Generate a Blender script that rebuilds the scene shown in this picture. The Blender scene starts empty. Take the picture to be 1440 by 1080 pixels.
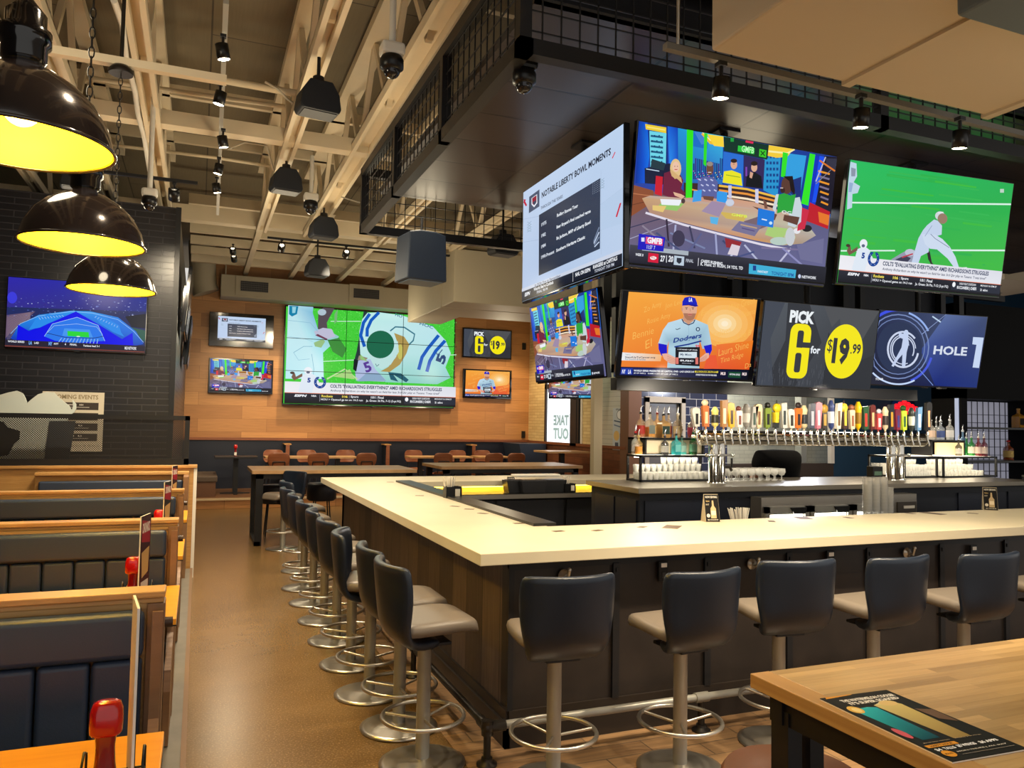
import bpy, math, random
import numpy as np
from mathutils import Vector, Matrix, Euler
random.seed(7)
PI = math.pi
scene = bpy.context.scene
COL = scene.collection

# ------------------------------------------------------------------ camera
CAM = Vector((0, 0, 1.8)); FPX = 1089.0
def _n(v): v = np.array(v, float); return v / np.linalg.norm(v)
_Y = _n([278-720, -(588-540), -FPX]); _X = np.array([3416-720, -(640-540), -FPX], float)
_X = _n(_X - _Y * (_X @ _Y)); _Z = np.cross(_X, _Y)
RM = np.array([_X, _Y, _Z])
def P(px, py, ax, val):
    """point of the place seen at a photo pixel, on the plane ax = val"""
    d = RM @ np.array([px-720, -(py-540), -FPX]); i = 'xyz'.index(ax)
    t = (val - CAM[i]) / d[i]
    return Vector((CAM[0]+d[0]*t, CAM[1]+d[1]*t, CAM[2]+d[2]*t))
cd = bpy.data.cameras.new('camera'); cam = bpy.data.objects.new('camera', cd); COL.objects.link(cam)
cd.sensor_fit = 'HORIZONTAL'; cd.sensor_width = 36; cd.lens = FPX*36/1440; cd.clip_start = .05; cd.clip_end = 200
m4 = Matrix.Identity(4)
for i in range(3):
    for j in range(3): m4[i][j] = RM[i][j]
m4.translation = CAM
cam.matrix_world = m4
scene.camera = cam

# ------------------------------------------------------------------ materials
def lin(c):
    o = []
    for v in c[:3]:
        v = v/255.0
        o.append(v/12.92 if v <= .04045 else ((v+.055)/1.055)**2.4)
    return (o[0], o[1], o[2], 1)
MATS = {}
def _new(name):
    m = bpy.data.materials.new(name); m.use_nodes = True
    nt = m.node_tree; b = nt.nodes['Principled BSDF']; MATS[name] = m
    return m, nt, b
def mat(name, rgb, rough=.5, metal=0, spec=.5, emit=None, es=0, alpha=1, trans=0, ior=1.45, coat=0,
        var=0, vscale=8, bump=0, bscale=60, sheen=0):
    if name in MATS: return MATS[name]
    m, nt, b = _new(name)
    b.inputs['Base Color'].default_value = lin(rgb)
    b.inputs['Roughness'].default_value = rough; b.inputs['Metallic'].default_value = metal
    b.inputs['Specular IOR Level'].default_value = spec; b.inputs['IOR'].default_value = ior
    b.inputs['Transmission Weight'].default_value = trans; b.inputs['Alpha'].default_value = alpha
    b.inputs['Coat Weight'].default_value = coat
    if emit: b.inputs['Emission Color'].default_value = lin(emit); b.inputs['Emission Strength'].default_value = es
    if var:
        tc = nt.nodes.new('ShaderNodeTexCoord'); no = nt.nodes.new('ShaderNodeTexNoise')
        no.inputs['Scale'].default_value = vscale; no.inputs['Detail'].default_value = 5
        nt.links.new(tc.outputs['Object'], no.inputs['Vector'])
        mr = nt.nodes.new('ShaderNodeMapRange'); mr.inputs['From Min'].default_value = .3; mr.inputs['From Max'].default_value = .7
        mr.inputs['To Min'].default_value = 1-var; mr.inputs['To Max'].default_value = 1+var
        nt.links.new(no.outputs['Fac'], mr.inputs['Value'])
        mx = nt.nodes.new('ShaderNodeVectorMath'); mx.operation = 'SCALE'
        mx.inputs[0].default_value = lin(rgb)[:3]; nt.links.new(mr.outputs['Result'], mx.inputs['Scale'])
        nt.links.new(mx.outputs['Vector'], b.inputs['Base Color'])
    if bump:
        tc = nt.nodes.new('ShaderNodeTexCoord'); no = nt.nodes.new('ShaderNodeTexNoise')
        no.inputs['Scale'].default_value = bscale; nt.links.new(tc.outputs['Object'], no.inputs['Vector'])
        bp = nt.nodes.new('ShaderNodeBump'); bp.inputs['Strength'].default_value = bump; bp.inputs['Distance'].default_value = .01
        nt.links.new(no.outputs['Fac'], bp.inputs['Height']); nt.links.new(bp.outputs['Normal'], b.inputs['Normal'])
    return m

def _map(nt, axes, scale=(1, 1, 1), rot=0):
    """object coordinates with the two named axes laid into u and v"""
    tc = nt.nodes.new('ShaderNodeTexCoord'); sp = nt.nodes.new('ShaderNodeSeparateXYZ'); cb = nt.nodes.new('ShaderNodeCombineXYZ')
    nt.links.new(tc.outputs['Object'], sp.inputs[0])
    for k, a in enumerate(axes): nt.links.new(sp.outputs['XYZ'.index(a.upper())], cb.inputs[k])
    mp = nt.nodes.new('ShaderNodeMapping'); mp.inputs['Scale'].default_value = scale; mp.inputs['Rotation'].default_value = (0, 0, rot)
    nt.links.new(cb.outputs[0], mp.inputs['Vector'])
    return mp.outputs[0]
def brickmat(name, axes, c1, c2, mortar, bw, bh, ms=.008, rough=.6, bump=.4, bias=0, spec=.5, offs=.5, grain=0, coat=0):
    if name in MATS: return MATS[name]
    m, nt, b = _new(name)
    v = _map(nt, axes)
    br = nt.nodes.new('ShaderNodeTexBrick'); nt.links.new(v, br.inputs['Vector'])
    br.inputs['Color1'].default_value = lin(c1); br.inputs['Color2'].default_value = lin(c2); br.inputs['Mortar'].default_value = lin(mortar)
    br.inputs['Scale'].default_value = 1; br.inputs['Brick Width'].default_value = bw; br.inputs['Row Height'].default_value = bh
    br.inputs['Mortar Size'].default_value = ms; br.inputs['Mortar Smooth'].default_value = .2; br.inputs['Bias'].default_value = bias
    br.offset = offs
    colr = br.outputs['Color']
    if grain:
        v2 = _map(nt, axes, (1.2, 22, 1)); no = nt.nodes.new('ShaderNodeTexNoise'); no.inputs['Scale'].default_value = 2.2; no.inputs['Detail'].default_value = 6
        nt.links.new(v2, no.inputs['Vector'])
        mr = nt.nodes.new('ShaderNodeMapRange'); mr.inputs['From Min'].default_value = .3; mr.inputs['From Max'].default_value = .7
        mr.inputs['To Min'].default_value = 1-grain; mr.inputs['To Max'].default_value = 1+grain
        nt.links.new(no.outputs['Fac'], mr.inputs['Value'])
        mx = nt.nodes.new('ShaderNodeVectorMath'); mx.operation = 'SCALE'
        nt.links.new(colr, mx.inputs[0]); nt.links.new(mr.outputs['Result'], mx.inputs['Scale']); colr = mx.outputs['Vector']
    nt.links.new(colr, b.inputs['Base Color'])
    b.inputs['Roughness'].default_value = rough; b.inputs['Specular IOR Level'].default_value = spec; b.inputs['Coat Weight'].default_value = coat
    bp = nt.nodes.new('ShaderNodeBump'); bp.inputs['Strength'].default_value = bump; bp.inputs['Distance'].default_value = .01; bp.invert = True
    nt.links.new(br.outputs['Fac'], bp.inputs['Height']); nt.links.new(bp.outputs['Normal'], b.inputs['Normal'])
    return m
def woodmat(name, axes, rgb, rgb2, rough=.4, stretch=(1, 18, 1), scale=2.0, strip=0, spec=.5, coat=0, striplen=1.2):
    """long grained wood; strip > 0 adds butcher block staves of that width"""
    if name in MATS: return MATS[name]
    m, nt, b = _new(name)
    v = _map(nt, axes, stretch)
    no = nt.nodes.new('ShaderNodeTexNoise'); no.inputs['Scale'].default_value = scale; no.inputs['Detail'].default_value = 7; no.inputs['Roughness'].default_value = .65
    no.inputs['Distortion'].default_value = .6
    nt.links.new(v, no.inputs['Vector'])
    cr = nt.nodes.new('ShaderNodeValToRGB'); cr.color_ramp.elements[0].position = .3; cr.color_ramp.elements[1].position = .72
    cr.color_ramp.elements[0].color = lin(rgb2); cr.color_ramp.elements[1].color = lin(rgb)
    nt.links.new(no.outputs['Fac'], cr.inputs['Fac']); colr = cr.outputs['Color']
    if strip:
        v2 = _map(nt, axes); br = nt.nodes.new('ShaderNodeTexBrick'); nt.links.new(v2, br.inputs['Vector'])
        br.inputs['Scale'].default_value = 1; br.inputs['Brick Width'].default_value = striplen; br.inputs['Row Height'].default_value = strip
        br.inputs['Mortar Size'].default_value = .0004; br.offset = .37; br.squash = 1
        br.inputs['Color1'].default_value = (.72, .70, .66, 1); br.inputs['Color2'].default_value = (1.12, 1.12, 1.1, 1); br.inputs['Mortar'].default_value = (.6, .55, .5, 1)
        mx = nt.nodes.new('ShaderNodeMix'); mx.data_type = 'RGBA'; mx.blend_type = 'MULTIPLY'; mx.inputs['Factor'].default_value = 1
        nt.links.new(colr, mx.inputs['A']); nt.links.new(br.outputs['Color'], mx.inputs['B']); colr = mx.outputs['Result']
    nt.links.new(colr, b.inputs['Base Color'])
    b.inputs['Roughness'].default_value = rough; b.inputs['Specular IOR Level'].default_value = spec; b.inputs['Coat Weight'].default_value = coat
    return m
def screenmat(name='screen_glow', strength=1.0, rough=.2, black=True):
    """light given off by a display: colour from the mesh's own picture"""
    if name in MATS: return MATS[name]
    m, nt, b = _new(name)
    at = nt.nodes.new('ShaderNodeVertexColor'); at.layer_name = 'picture'
    if strength:
        b.inputs['Base Color'].default_value = (.004, .004, .004, 1)
        nt.links.new(at.outputs['Color'], b.inputs['Emission Color']); b.inputs['Emission Strength'].default_value = strength
    else:
        nt.links.new(at.outputs['Color'], b.inputs['Base Color'])
    b.inputs['Roughness'].default_value = rough; b.inputs['Specular IOR Level'].default_value = .14
    return m
def glass(name, rgb, rough=.02, alpha=None):
    """thin clear glass: part see-through, part shiny, cheap to trace"""
    if name in MATS: return MATS[name]
    m, nt, b = _new(name)
    b.inputs['Base Color'].default_value = lin(rgb); b.inputs['Roughness'].default_value = rough
    b.inputs['Alpha'].default_value = .3 if alpha is None else alpha
    b.inputs['Specular IOR Level'].default_value = 1.0
    return m

# ------------------------------------------------------------------ mesh builder
class MB:
    def __init__(s): s.v = []; s.f = []; s.m = []; s.sm = []; s.c = None; s.cur = 0; s.smooth = False
    def mi(s, k): s.cur = k; return s
    def add(s, vs, fs, smooth=None):
        o = len(s.v); s.v += [tuple(x) for x in vs]
        for f in fs: s.f.append(tuple(i+o for i in f)); s.m.append(s.cur); s.sm.append(s.smooth if smooth is None else smooth)
        return s
    def box(s, x0, x1, y0, y1, z0, z1, M=None):
        x0, x1 = min(x0, x1), max(x0, x1); y0, y1 = min(y0, y1), max(y0, y1); z0, z1 = min(z0, z1), max(z0, z1)
        vs = [Vector(p) for p in [(x0,y0,z0),(x1,y0,z0),(x1,y1,z0),(x0,y1,z0),(x0,y0,z1),(x1,y0,z1),(x1,y1,z1),(x0,y1,z1)]]
        if M is not None: vs = [M @ p for p in vs]
        return s.add(vs, [(0,3,2,1),(4,5,6,7),(0,1,5,4),(1,2,6,5),(2,3,7,6),(3,0,4,7)], False)
    def bar(s, a, b, w, h, up=(0, 0, 1)):
        """rectangular bar from a to b, w wide and h high"""
        a, b = Vector(a), Vector(b); d = (b-a).normalized(); u = Vector(up)
        if abs(d.dot(u)) > .98: u = Vector((0, 1, 0))
        r = d.cross(u).normalized(); u = r.cross(d).normalized()
        vs = [p + r*sx*w/2 + u*sz*h/2 for p in (a, b) for sx, sz in ((-1,-1),(1,-1),(1,1),(-1,1))]
        return s.add(vs, [(0,1,2,3),(7,6,5,4),(0,4,5,1),(1,5,6,2),(2,6,7,3),(3,7,4,0)], False)
    def tube(s, pts, r, n=8, closed=False, caps=True):
        pts = [Vector(p) for p in pts]; N = len(pts); rr = r if isinstance(r, (list, tuple)) else [r]*N
        vs = []; prev = None
        for i, p in enumerate(pts):
            if closed: d = pts[(i+1) % N] - pts[i-1]
            else: d = pts[min(i+1, N-1)] - pts[max(i-1, 0)]
            d.normalize()
            if prev is None:
                u = Vector((0, 0, 1)) if abs(d.z) < .9 else Vector((1, 0, 0))
                u = (u - d*u.dot(d)).normalized()
            else:
                u = prev - d*prev.dot(d)
                u = u.normalized() if u.length > 1e-6 else prev
            prev = u; w = d.cross(u)
            for k in range(n):
                a = 2*PI*k/n; vs.append(p + (u*math.cos(a) + w*math.sin(a))*rr[i])
        fs = []
        for i in range(N if closed else N-1):
            for k in range(n):
                a = i*n+k; b = i*n+(k+1) % n; c = ((i+1) % N)*n+(k+1) % n; d_ = ((i+1) % N)*n+k
                fs.append((a, b, c, d_))
        s.add(vs, fs, True)
        if caps and not closed:
            s.add([vs[k] for k in range(n)][::-1], [tuple(range(n))], False)
            s.add([vs[(N-1)*n+k] for k in range(n)], [tuple(range(n))], False)
        return s
    def ring(s, c, R, r, n=28, k=8, axis='z'):
        c = Vector(c); pts = []
        for i in range(n):
            a = 2*PI*i/n; x, y = math.cos(a)*R, math.sin(a)*R
            pts.append(c + (Vector((x, y, 0)) if axis == 'z' else Vector((x, 0, y)) if axis == 'y' else Vector((0, x, y))))
        return s.tube(pts, r, k, closed=True)
    def lathe(s, prof, o=(0, 0, 0), n=20, M=None, caps=True, sharp=False):
        """profile of (radius, z) turned about z"""
        o = Vector(o); vs = []
        for r, z in prof:
            for k in range(n):
                a = 2*PI*k/n; p = Vector((r*math.cos(a), r*math.sin(a), z))
                vs.append((M @ p if M is not None else p) + o)
        fs = []
        for i in range(len(prof)-1):
            for k in range(n): fs.append((i*n+k, i*n+(k+1) % n, (i+1)*n+(k+1) % n, (i+1)*n+k))
        s.add(vs, fs, not sharp)
        if caps:
            if prof[0][0] > 1e-5: s.add(vs[:n][::-1], [tuple(range(n))], False)
            if prof[-1][0] > 1e-5: s.add(vs[-n:], [tuple(range(n))], False)
        return s
    def prism(s, poly, a, b, axis='z'):
        """outline extruded along an axis from a to b; outline is in the two other axes in order"""
        def mk(p, t):
            return {'z': (p[0], p[1], t), 'y': (p[0], t, p[1]), 'x': (t, p[0], p[1])}[axis]
        n = len(poly); vs = [mk(p, a) for p in poly] + [mk(p, b) for p in poly]
        fs = [tuple(range(n))[::-1], tuple(range(n, 2*n))] + [(i, (i+1) % n, (i+1) % n+n, i+n) for i in range(n)]
        return s.add(vs, fs, False)
    def sphere(s, c, r, n=16, k=10, sc=(1, 1, 1)):
        c = Vector(c); vs = []; fs = []
        for i in range(k+1):
            t = PI*i/k
            for j in range(n):
                a = 2*PI*j/n; vs.append(c + Vector((r*sc[0]*math.sin(t)*math.cos(a), r*sc[1]*math.sin(t)*math.sin(a), r*sc[2]*math.cos(t))))
        for i in range(k):
            for j in range(n): fs.append((i*n+j, (i+1)*n+j, (i+1)*n+(j+1) % n, i*n+(j+1) % n))
        return s.add(vs, fs, True)
    def build(s, name, mats, parent=None, loc=None, bevel=0, bseg=2, recalc=True, subsurf=0):
        me = bpy.data.meshes.new(name)
        me.from_pydata([tuple(v) for v in s.v], [], s.f)
        if not isinstance(mats, (list, tuple)): mats = [mats]
        for m in mats: me.materials.append(m)
        me.polygons.foreach_set('material_index', s.m); me.polygons.foreach_set('use_smooth', s.sm)
        if recalc:
            import bmesh
            bm = bmesh.new(); bm.from_mesh(me)
            bmesh.ops.remove_doubles(bm, verts=bm.verts, dist=1e-6) if bevel or subsurf else None
            bmesh.ops.recalc_face_normals(bm, faces=bm.faces); bm.to_mesh(me); bm.free()
        me.update()
        o = bpy.data.objects.new(name, me); COL.objects.link(o)
        if parent is not None: o.parent = parent
        if loc is not None: o.location = loc
        if bevel:
            b = o.modifiers.new('bevel', 'BEVEL'); b.width = bevel; b.segments = bseg; b.limit_method = 'ANGLE'; b.angle_limit = .6
            if bseg > 2:
                for p in me.polygons: p.use_smooth = True
                w = o.modifiers.new('wn', 'WEIGHTED_NORMAL'); w.keep_sharp = False
        if subsurf:
            ss = o.modifiers.new('sub', 'SUBSURF'); ss.levels = subsurf; ss.render_levels = subsurf
            for p in me.polygons: p.use_smooth = True
        return o

def tag(o, label, cat, group=None, kind=None):
    if label: o['label'] = label
    if cat: o['category'] = cat
    if group: o['group'] = group
    if kind: o['kind'] = kind
    return o
def thing(name, label, cat, loc=(0, 0, 0), rz=0, group=None):
    o = bpy.data.objects.new(name, None); COL.objects.link(o); o.location = loc; o.rotation_euler = (0, 0, rz); o.empty_display_size = .1
    return tag(o, label, cat, group)
def struct(o, label=None):
    o['kind'] = 'structure'
    if label: o['label'] = label
    return o
def dup(root, loc=None, rz=None, label=None, group=None):
    def cp(o, par):
        c = o.copy(); COL.objects.link(c); c.parent = par
        for ch in list(KIDS.get(o.name, [])): cp(ch, c)
        return c
    KIDS.clear()
    for x in scene.objects:
        if x.parent: KIDS.setdefault(x.parent.name, []).append(x)
    r = cp(root, None)
    if loc is not None: r.location = loc
    if rz is not None: r.rotation_euler = (root.rotation_euler[0], root.rotation_euler[1], rz)
    if label: r['label'] = label
    if group: r['group'] = group
    return r
KIDS = {}
ORD = ['first', 'second', 'third', 'fourth', 'fifth', 'sixth', 'seventh', 'eighth', 'ninth', 'tenth', 'eleventh', 'twelfth', 'thirteenth',
       'fourteenth', 'fifteenth', 'sixteenth', 'seventeenth', 'eighteenth', 'nineteenth', 'twentieth']
def xbox(name, mats, x0, x1, y0, y1, z0, z1, parent=None, bevel=0):
    return MB().box(x0, x1, y0, y1, z0, z1).build(name, mats, parent, bevel=bevel)

# ------------------------------------------------------------------ text and flat pictures
_txt = {}
def text_tris(s, bold=0, shear=0):
    k = (s, bold, shear)
    if k in _txt: return _txt[k]
    c = bpy.data.curves.new('t', 'FONT'); c.body = s; c.size = 1; c.offset = bold; c.shear = shear; c.resolution_u = 2
    c.fill_mode = 'FRONT'
    o = bpy.data.objects.new('t', c); COL.objects.link(o)
    bpy.context.view_layer.update()
    dg = bpy.context.evaluated_depsgraph_get(); me = o.evaluated_get(dg).to_mesh()
    vs = [(v.co.x, v.co.y) for v in me.vertices]; fs = [tuple(p.vertices) for p in me.polygons]
    o.evaluated_get(dg).to_mesh_clear()
    bpy.data.objects.remove(o); bpy.data.curves.remove(c)
    if vs:
        x0 = min(v[0] for v in vs); x1 = max(v[0] for v in vs); y0 = min(v[1] for v in vs); y1 = max(v[1] for v in vs)
    else: x0 = x1 = y0 = y1 = 0
    _txt[k] = (vs, fs, (x0, y0, x1, y1)); return _txt[k]

class Art:
    """a flat picture in units of its own width W and height H, origin at the top left, drawn in layers"""
    def __init__(s, W=16.0, H=9.0, corners=None):
        s.W = W; s.H = H; s.ops = []; s.h = None; s.o = (0, 0, 1)
        if corners:
            A = []; B = []
            for (x, y), (u, v) in zip(corners, [(0, 0), (W, 0), (W, H), (0, H)]):
                A += [[x, y, 1, 0, 0, 0, -u*x, -u*y], [0, 0, 0, x, y, 1, -v*x, -v*y]]; B += [u, v]
            s.h = list(np.linalg.solve(np.array(A, float), np.array(B, float))) + [1]
    def crop(s, ox, oy, k): s.o = (ox, oy, k); return s
    def uv(s, p):
        if s.h is None or s.o is None: return p
        x = s.o[0] + p[0]/s.o[2]; y = s.o[1] + p[1]/s.o[2]; h = s.h
        w = h[6]*x + h[7]*y + h[8]
        return ((h[0]*x+h[1]*y+h[2])/w, (h[3]*x+h[4]*y+h[5])/w)
    def _clip(s, pts):
        return [(min(max(x, 0), s.W), min(max(y, 0), s.H)) for x, y in pts]
    def poly(s, pts, c):
        s.ops.append((s._clip([s.uv(p) for p in pts]), None, c)); return s
    def rect(s, x0, y0, x1, y1, c): return s.poly([(x0, y0), (x1, y0), (x1, y1), (x0, y1)], c)
    def full(s, c):
        s.ops.append(([(0, 0), (s.W, 0), (s.W, s.H), (0, s.H)], None, c)); return s
    def urect(s, x0, y0, x1, y1, c):
        s.ops.append((s._clip([(x0, y0), (x1, y0), (x1, y1), (x0, y1)]), None, c)); return s
    def ell(s, cx, cy, rx, ry, c, n=20, a0=0, a1=2*PI):
        return s.poly([(cx+rx*math.cos(a0+(a1-a0)*i/n), cy+ry*math.sin(a0+(a1-a0)*i/n)) for i in range(n)], c)
    def arc(s, cx, cy, rx, ry, w, c, a0=0, a1=2*PI, n=28):
        pts = [(cx+rx*math.cos(a0+(a1-a0)*i/n), cy+ry*math.sin(a0+(a1-a0)*i/n)) for i in range(n+1)]
        return s.line(pts, w, c)
    def line(s, pts, w, c):
        vs = []; fs = []
        for i, p in enumerate(pts):
            a = pts[max(i-1, 0)]; b = pts[min(i+1, len(pts)-1)]; dx, dy = b[0]-a[0], b[1]-a[1]; L = math.hypot(dx, dy) or 1
            nx, ny = -dy/L*w/2, dx/L*w/2
            vs += [(p[0]+nx, p[1]+ny), (p[0]-nx, p[1]-ny)]
        for i in range(len(pts)-1): fs.append((2*i, 2*i+1, 2*i+3, 2*i+2))
        s.ops.append((s._clip([s.uv(p) for p in vs]), fs, c)); return s
    def text(s, t, x0, y0, x1, y1, c, bold=.02, shear=0, mirror=False):
        """text fitted in the box whose top left is x0,y0 and bottom right x1,y1"""
        vs, fs, (a, b, d, e) = text_tris(t, bold, shear)
        if not vs: return s
        (U0, V0), (U1, V1) = s.uv((x0, y0)), s.uv((x1, y1))
        if U1 < U0 and not mirror: U0, U1 = U1, U0
        if V1 < V0: V0, V1 = V1, V0
        out = []
        for x, y in vs:
            fx = (x-a)/((d-a) or 1); fy = (e-y)/((e-b) or 1)
            if mirror: fx = 1-fx
            out.append((U0+(U1-U0)*fx, V0+(V1-V0)*fy))
        s.ops.append((s._clip(out), [tuple(f) for f in fs], c)); return s
    def ctext(s, t, p0, p1, h, c, bold=.02, shear=0):
        """text along the slanted base line p0 -> p1 (crop coordinates), cap height h in picture units"""
        vs, fs, (a, b, d, e) = text_tris(t, bold, shear); A = s.uv(p0); B = s.uv(p1)
        dx, dy = B[0]-A[0], B[1]-A[1]; L = math.hypot(dx, dy) or 1
        out = []
        for x, y in vs:
            fx = (x-a)/((d-a) or 1); fy = (y-b)/((e-b) or 1)
            out.append((A[0]+dx*fx + dy/L*h*fy, A[1]+dy*fx - dx/L*h*fy))
        s.ops.append((s._clip(out), [tuple(f) for f in fs], c)); return s
    def mesh(s, w, h, step=.00006, base=0.0, vertical=True):
        """lay the picture out on a w x h panel centred on 0,0,0 facing -y (or facing up when not vertical)"""
        V = []; F = []; C = []; k = 0
        for pts, fs, c in s.ops:
            o = len(V); d = base + step*k; k += 1
            for (u, v) in pts:
                x = (u/s.W-.5)*w; z = (.5-v/s.H)*h
                V.append((x, -d, z) if vertical else (x, z, d))
            n = len(pts)
            cols = [lin(c)]*n if isinstance(c[0], (int, float)) else [lin(q) for q in c]
            if fs is None:
                for tri in _tri(pts): F.append(tuple(o+i for i in tri)); C.append([cols[i] for i in tri])
            else:
                for f in fs: F.append(tuple(o+i for i in f)); C.append([cols[i] for i in f])
        return V, F, C
def _tri(pts):
    n = len(pts)
    if n <= 3: return [tuple(range(n))]
    from mathutils.geometry import tessellate_polygon
    return [tuple(t) for t in tessellate_polygon([[Vector((p[0], p[1], 0)) for p in pts]])]
def art_object(name, art, w, h, m, parent, loc=(0, 0, 0), thick=.004, vertical=True, base=.0006, tile=None, rot=None, edge=None):
    """a thin solid panel that carries the picture on its face"""
    V, F, C = art.mesh(w, h, base=base, vertical=vertical)
    n0 = len(V)
    b = MB()
    if vertical: b.box(-w/2, w/2, 0, thick, -h/2, h/2)
    else: b.box(-w/2, w/2, -h/2, h/2, -thick, 0)
    V = V + [tuple(v) for v in b.v]; NF = len(F); F = F + [tuple(i+n0 for i in f) for f in b.f]
    me = bpy.data.meshes.new(name); me.from_pydata(V, [], F)
    me.materials.append(m); me.materials.append(edge or MATS['black_plastic'])
    ca = me.color_attributes.new('picture', 'FLOAT_COLOR', 'CORNER')
    dat = np.zeros((len(me.loops), 4), dtype=np.float32); li = 0
    ok = {}
    for p in me.polygons:
        if p.index < NF:
            for k, L in enumerate(p.loop_indices): dat[L] = C[p.index][k]
        else:
            p.material_index = 1
    ca.data.foreach_set('color', dat.ravel())
    me.update()
    # picture faces must look to the viewer's side
    want = Vector((0, -1, 0)) if vertical else Vector((0, 0, 1))
    o = bpy.data.objects.new(name, me); COL.objects.link(o); o.parent = parent; o.location = loc
    if rot: o.rotation_euler = rot
    return o
# ------------------------------------------------------------------ pictures on the screens
W8 = (245, 248, 255); BLK = (10, 12, 18)
def art_show():
    a = Art(corners=[(897.7, 168), (1176, 218), (1159, 402.7), (879, 377.7)])
    L = lambda: a.crop(730, 160, 4.8)
    R = lambda: a.crop(960, 0, 3.0)
    a.full([(20, 70, 190), (20, 110, 215), (70, 70, 110), (60, 60, 100)])
    # floor
    L(); a.poly([(735, 480), (1440, 560)], BLK) if 0 else None
    a.urect(0, 4.2, 16, 9, [(120, 90, 90), (90, 90, 130), (105, 105, 150), (100, 100, 140)])
    L().poly([(745, 480), (900, 520), (900, 600), (735, 700)], (142, 80, 52))
    a.line([(745, 540), (900, 560)], 6, (190, 120, 80)); a.line([(740, 620), (880, 590)], 5, (100, 55, 40))
    a.line([(735, 780), (1000, 700)], 8, (60, 60, 90)); a.line([(735, 860), (1100, 720)], 5, (170, 170, 200))
    # left of the set
    L().poly([(806, 40), (862, 50), (880, 250), (845, 470), (775, 470)], [(8, 60, 170), (10, 90, 220), (20, 120, 235), (20, 90, 220), (10, 50, 150)])
    a.poly([(862, 50), (1000, 70), (1000, 370), (880, 370)], (14, 40, 120))
    a.poly([(875, 105), (992, 122), (985, 375), (880, 360)], (110, 215, 235))
    for i in range(7): a.line([(884, 140+i*36), (968, 150+i*36)], 14, (30, 90, 130))
    for i in range(7):
        for j in range(5): a.rect(890+j*16, 134+i*36, 898+j*16, 144+i*36, (20, 60, 100)) if (i+j) % 2 else None
    a.poly([(846, 58), (990, 82), (990, 122), (850, 95)], (238, 205, 50)); a.line([(856, 78), (984, 100)], 10, (250, 230, 120))
    a.poly([(1000, 72), (1072, 84), (1062, 340), (1010, 330)], [(20, 100, 220), (10, 60, 180), (20, 90, 210), (40, 140, 240)])
    a.poly([(840, 365), (1010, 330), (1070, 420), (960, 480), (840, 470)], (28, 34, 60)); a.line([(850, 370), (940, 385)], 6, (200, 220, 240))
    a.poly([(890, 300), (985, 330), (970, 380), (880, 360)], (40, 60, 70))
    # cyan background
    a.poly([(1070, 80), (1440, 150), (1440, 480), (1070, 480)], [(30, 150, 215), (60, 190, 230), (50, 120, 200), (40, 90, 180)])
    a.poly([(1170, 100), (1280, 130), (1270, 230), (1165, 210)], (30, 110, 200)); a.poly([(1180, 110), (1400, 145), (1230, 200)], (70, 130, 210))
    for i in range(16): a.rect(1172+i*13, 330-(i*37 % 40), 1182+i*13, 440, [(30, 60, 120), (60, 50, 130), (25, 80, 150)][i % 3])
    for i in range(30): a.rect(1172+(i*71 % 200), 380+(i*29 % 60), 1178+(i*71 % 200), 386+(i*29 % 60), [(230, 80, 180), (250, 220, 120), (120, 220, 250)][i % 3])
    a.poly([(1240, 100), (1400, 130), (1385, 215), (1290, 190)], (60, 190, 220)); a.line([(1235, 120), (1290, 185), (1385, 205)], 22, (240, 190, 50)); a.line([(1235, 112), (1290, 170), (1385, 190)], 8, (255, 245, 180))
    # right half of set
    R().poly([(170, 570), (650, 640), (610, 900), (400, 900), (165, 780)], (24, 60, 150))
    a.poly([(340, 610), (415, 640), (400, 830), (340, 800)], (40, 150, 210))
    for i in range(6):
        for j in range(4): a.rect(352+j*14, 650+i*26, 361+j*14, 662+i*26, (20, 70, 140))
    a.poly([(440, 640), (520, 650), (490, 850), (430, 790)], (50, 160, 225)); a.poly([(445, 760), (500, 740), (495, 850), (440, 800)], (30, 50, 120))
    a.poly([(540, 645), (600, 655), (555, 870), (505, 865)], (14, 50, 190)); a.poly([(575, 650), (600, 655), (570, 850), (545, 850)], (20, 80, 240))
    a.poly([(596, 650), (650, 655), (625, 900), (555, 880)], (26, 22, 40))
    for i in range(7): a.line([(570+i*2, 715+i*22), (618-i, 728+i*22)], 8, (235, 150, 40) if i % 2 == 0 else (120, 110, 140))
    a.line([(600, 655), (560, 760)], 5, (190, 190, 210)); a.line([(648, 690), (560, 770)], 4, (130, 130, 150))
    a.poly([(600, 660), (648, 662), (640, 720), (605, 700)], (50, 50, 70)); a.line([(575, 670), (640, 715)], 7, (220, 120, 40))
    a.poly([(535, 850), (620, 890), (612, 965), (520, 930)], (190, 24, 40)); a.poly([(570, 890), (618, 905), (614, 950), (575, 935)], (230, 120, 40))
    a.poly([(100, 560), (170, 570), (172, 615), (130, 610)], (250, 215, 60)); a.poly([(360, 605), (465, 622), (440, 655), (395, 660), (350, 650)], (245, 205, 60)); a.line([(360, 632), (440, 640), (470, 622)], 8, (250, 240, 170))
    a.poly([(172, 570), (362, 605), (355, 668), (172, 632)], (14, 52, 40)); a.poly([(232, 608), (302, 620), (300, 645), (230, 633)], (40, 200, 60)); a.ctext('GMFB', (246, 634), (298, 643), .42, (190, 255, 190))
    a.poly([(322, 622), (352, 628), (350, 660), (320, 654)], (60, 200, 40)); a.line([(327, 630), (345, 652)], 4, (10, 60, 20)); a.line([(345, 632), (327, 650)], 4, (10, 60, 20)); a.line([(264, 590), (296, 596)], 9, (220, 40, 90))
    a.rect(200, 576, 214, 592, (30, 160, 60))
    # two guests on a wall screen
    a.poly([(170, 635), (255, 650), (252, 790), (165, 770)], (40, 110, 210)); a.poly([(256, 650), (345, 668), (338, 795), (256, 785)], (50, 40, 90))
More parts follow.
